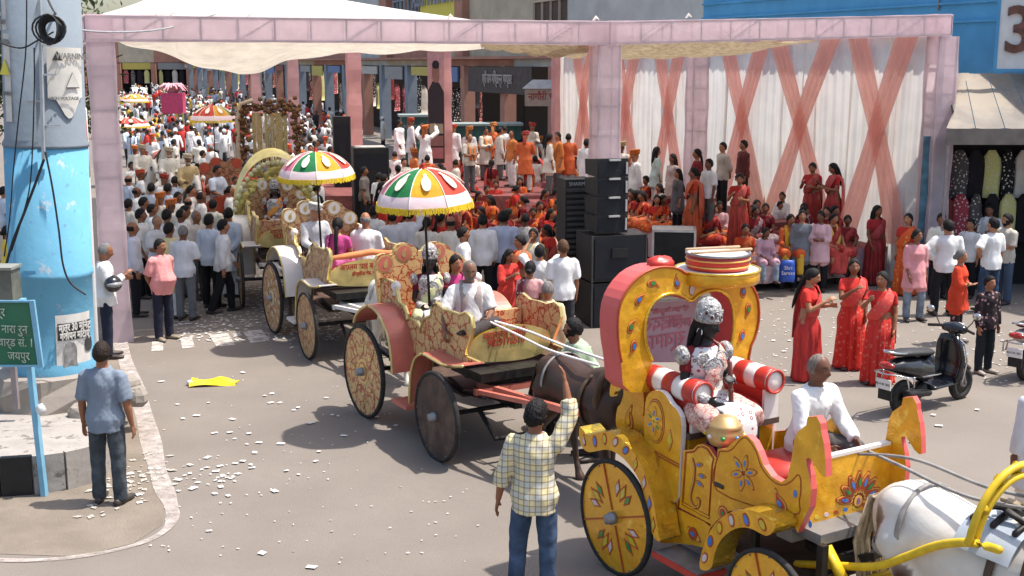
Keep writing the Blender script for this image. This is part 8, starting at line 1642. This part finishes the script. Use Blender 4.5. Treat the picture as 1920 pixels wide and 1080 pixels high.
hl = thing('helmet', 'black motorcycle helmet held by the man at the leaning pipe', 'helmet', aty(212, 532, 17.7)); mb = MB(); sphere(mb, (0, 0, 0), (.13, .15, .13), 18, 12); part('shell', mb, BLK, hl); mb = MB(); sphere(mb, (.02, -.03, .0), (.125, .135, .06), 16, 10); part('visor', mb, mat('visor', (.25, .25, .26), .1, spec=.8), hl)
PAP = mat('paper_scrap', (.60, .58, .56), .8, var=.08); scr = []
for i in range(5):
    mb = MB(); r = random.Random(i); w, h_ = r.uniform(.05, .09), r.uniform(.04, .065); mb.add([(-w, -h_, .004), (w, -h_ * .8, .006), (w * .9, h_, .018 if i % 2 else .006), (-w, h_ * .9, .008), (0, 0, .012)], [(0, 1, 4), (1, 2, 4), (2, 3, 4), (3, 0, 4)]); scr.append(mb.mesh('paper_scrap', [PAP], False))
SPOT = [(303, 717), (333, 760), (369, 781), (391, 757), (343, 787), (436, 788), (431, 813), (402, 814), (467, 815), (463, 835), (486, 832), (440, 825), (527, 834), (478, 851), (476, 879), (441, 871), (455, 867), (389, 860), (356, 874), (356, 890), (334, 902), (335, 923), (362, 918), (403, 928), (428, 932), (405, 886), (413, 905), (414, 915), (537, 885), (560, 892), (515, 923), (470, 880), (413, 876), (598, 849), (592, 867), (508, 757), (510, 740), (525, 757), (551, 771), (559, 766), (583, 795), (612, 748), (645, 819), (623, 780), (634, 782), (392, 998), (492, 1040), (584, 1066), (282, 881), (298, 881), (246, 890), (260, 930), (235, 930), (262, 945), (392, 640), (455, 700), (496, 744), (704, 784), (742, 800), (1640, 640), (1580, 600), (1832, 770), (1760, 800), (1750, 780), (1876, 720), (1690, 850), (1640, 900), (1710, 830), (1770, 640), (1490, 760), (1480, 640), (1460, 600), (1470, 660), (1450, 640), (1740, 720), (1860, 660), (1880, 640), (1800, 690)]
for i, (u, v) in enumerate(SPOT):
    q = atz(u, v); o = thing('paper_scrap', 'small white paper scrap lying on the sunlit ground', 'paper', (q[0], q[1], .016), rnd.uniform(0, 6.28), 'paper scraps on the ground', scr[i % 5]); o.scale = (rnd.uniform(.35, .6),) * 3
def litter(name, n, fn, s0, s1, m):
    mb = MB(); r = random.Random(n); vs = []; fs = []
    for i in range(n):
        x, y = fn(r); a = r.uniform(0, 6.28); w = r.uniform(s0, s1); k = len(vs); c, s = math.cos(a) * w, math.sin(a) * w; z = .0165 + r.random() * .002
        vs += [(x - c, y - s, z), (x + s * .6, y - c * .6, z + r.random() * .006), (x + c, y + s, z), (x - s * .6, y + c * .6, z)]; fs.append((k, k + 1, k + 2, k + 3))
    mb.add(vs, fs); o = obj(name, mb.mesh(name, [m], False), kind='stuff', label='tiny scattered paper bits and petals all over the ground', category='litter')
def tri_(pts):
    def f(r):
        while True:
            u, v = r.uniform(pts[0], pts[1]), r.uniform(pts[2], pts[3]); q = atz(u, v); return q[0], q[1]
    return f
litter('paper_litter', 150, tri_((280, 900, 640, 1060)), .01, .022, PAP); litter('petal_litter', 420, tri_((1400, 1920, 560, 720)), .01, .032, PAP); litter('shaded_litter', 1400, tri_((330, 640, 470, 640)), .02, .055, PAP)
litter('heap_litter', 26, lambda r: (lambda q: (q[0] + r.gauss(0, .16), q[1] + r.gauss(0, .2)))(atz(410, 895)), .02, .045, PAP); litter('kerb_litter', 90, lambda r: (lambda q: (q[0] + r.gauss(0, .25), q[1] + r.gauss(0, .5)))(atz(250, 905)), .02, .07, mat('mixed_litter', (.6, .55, .48), .8, var=.4, vs=60))
bpy.data.objects.remove(_tmp); bpy.data.scenes.remove(_ts)
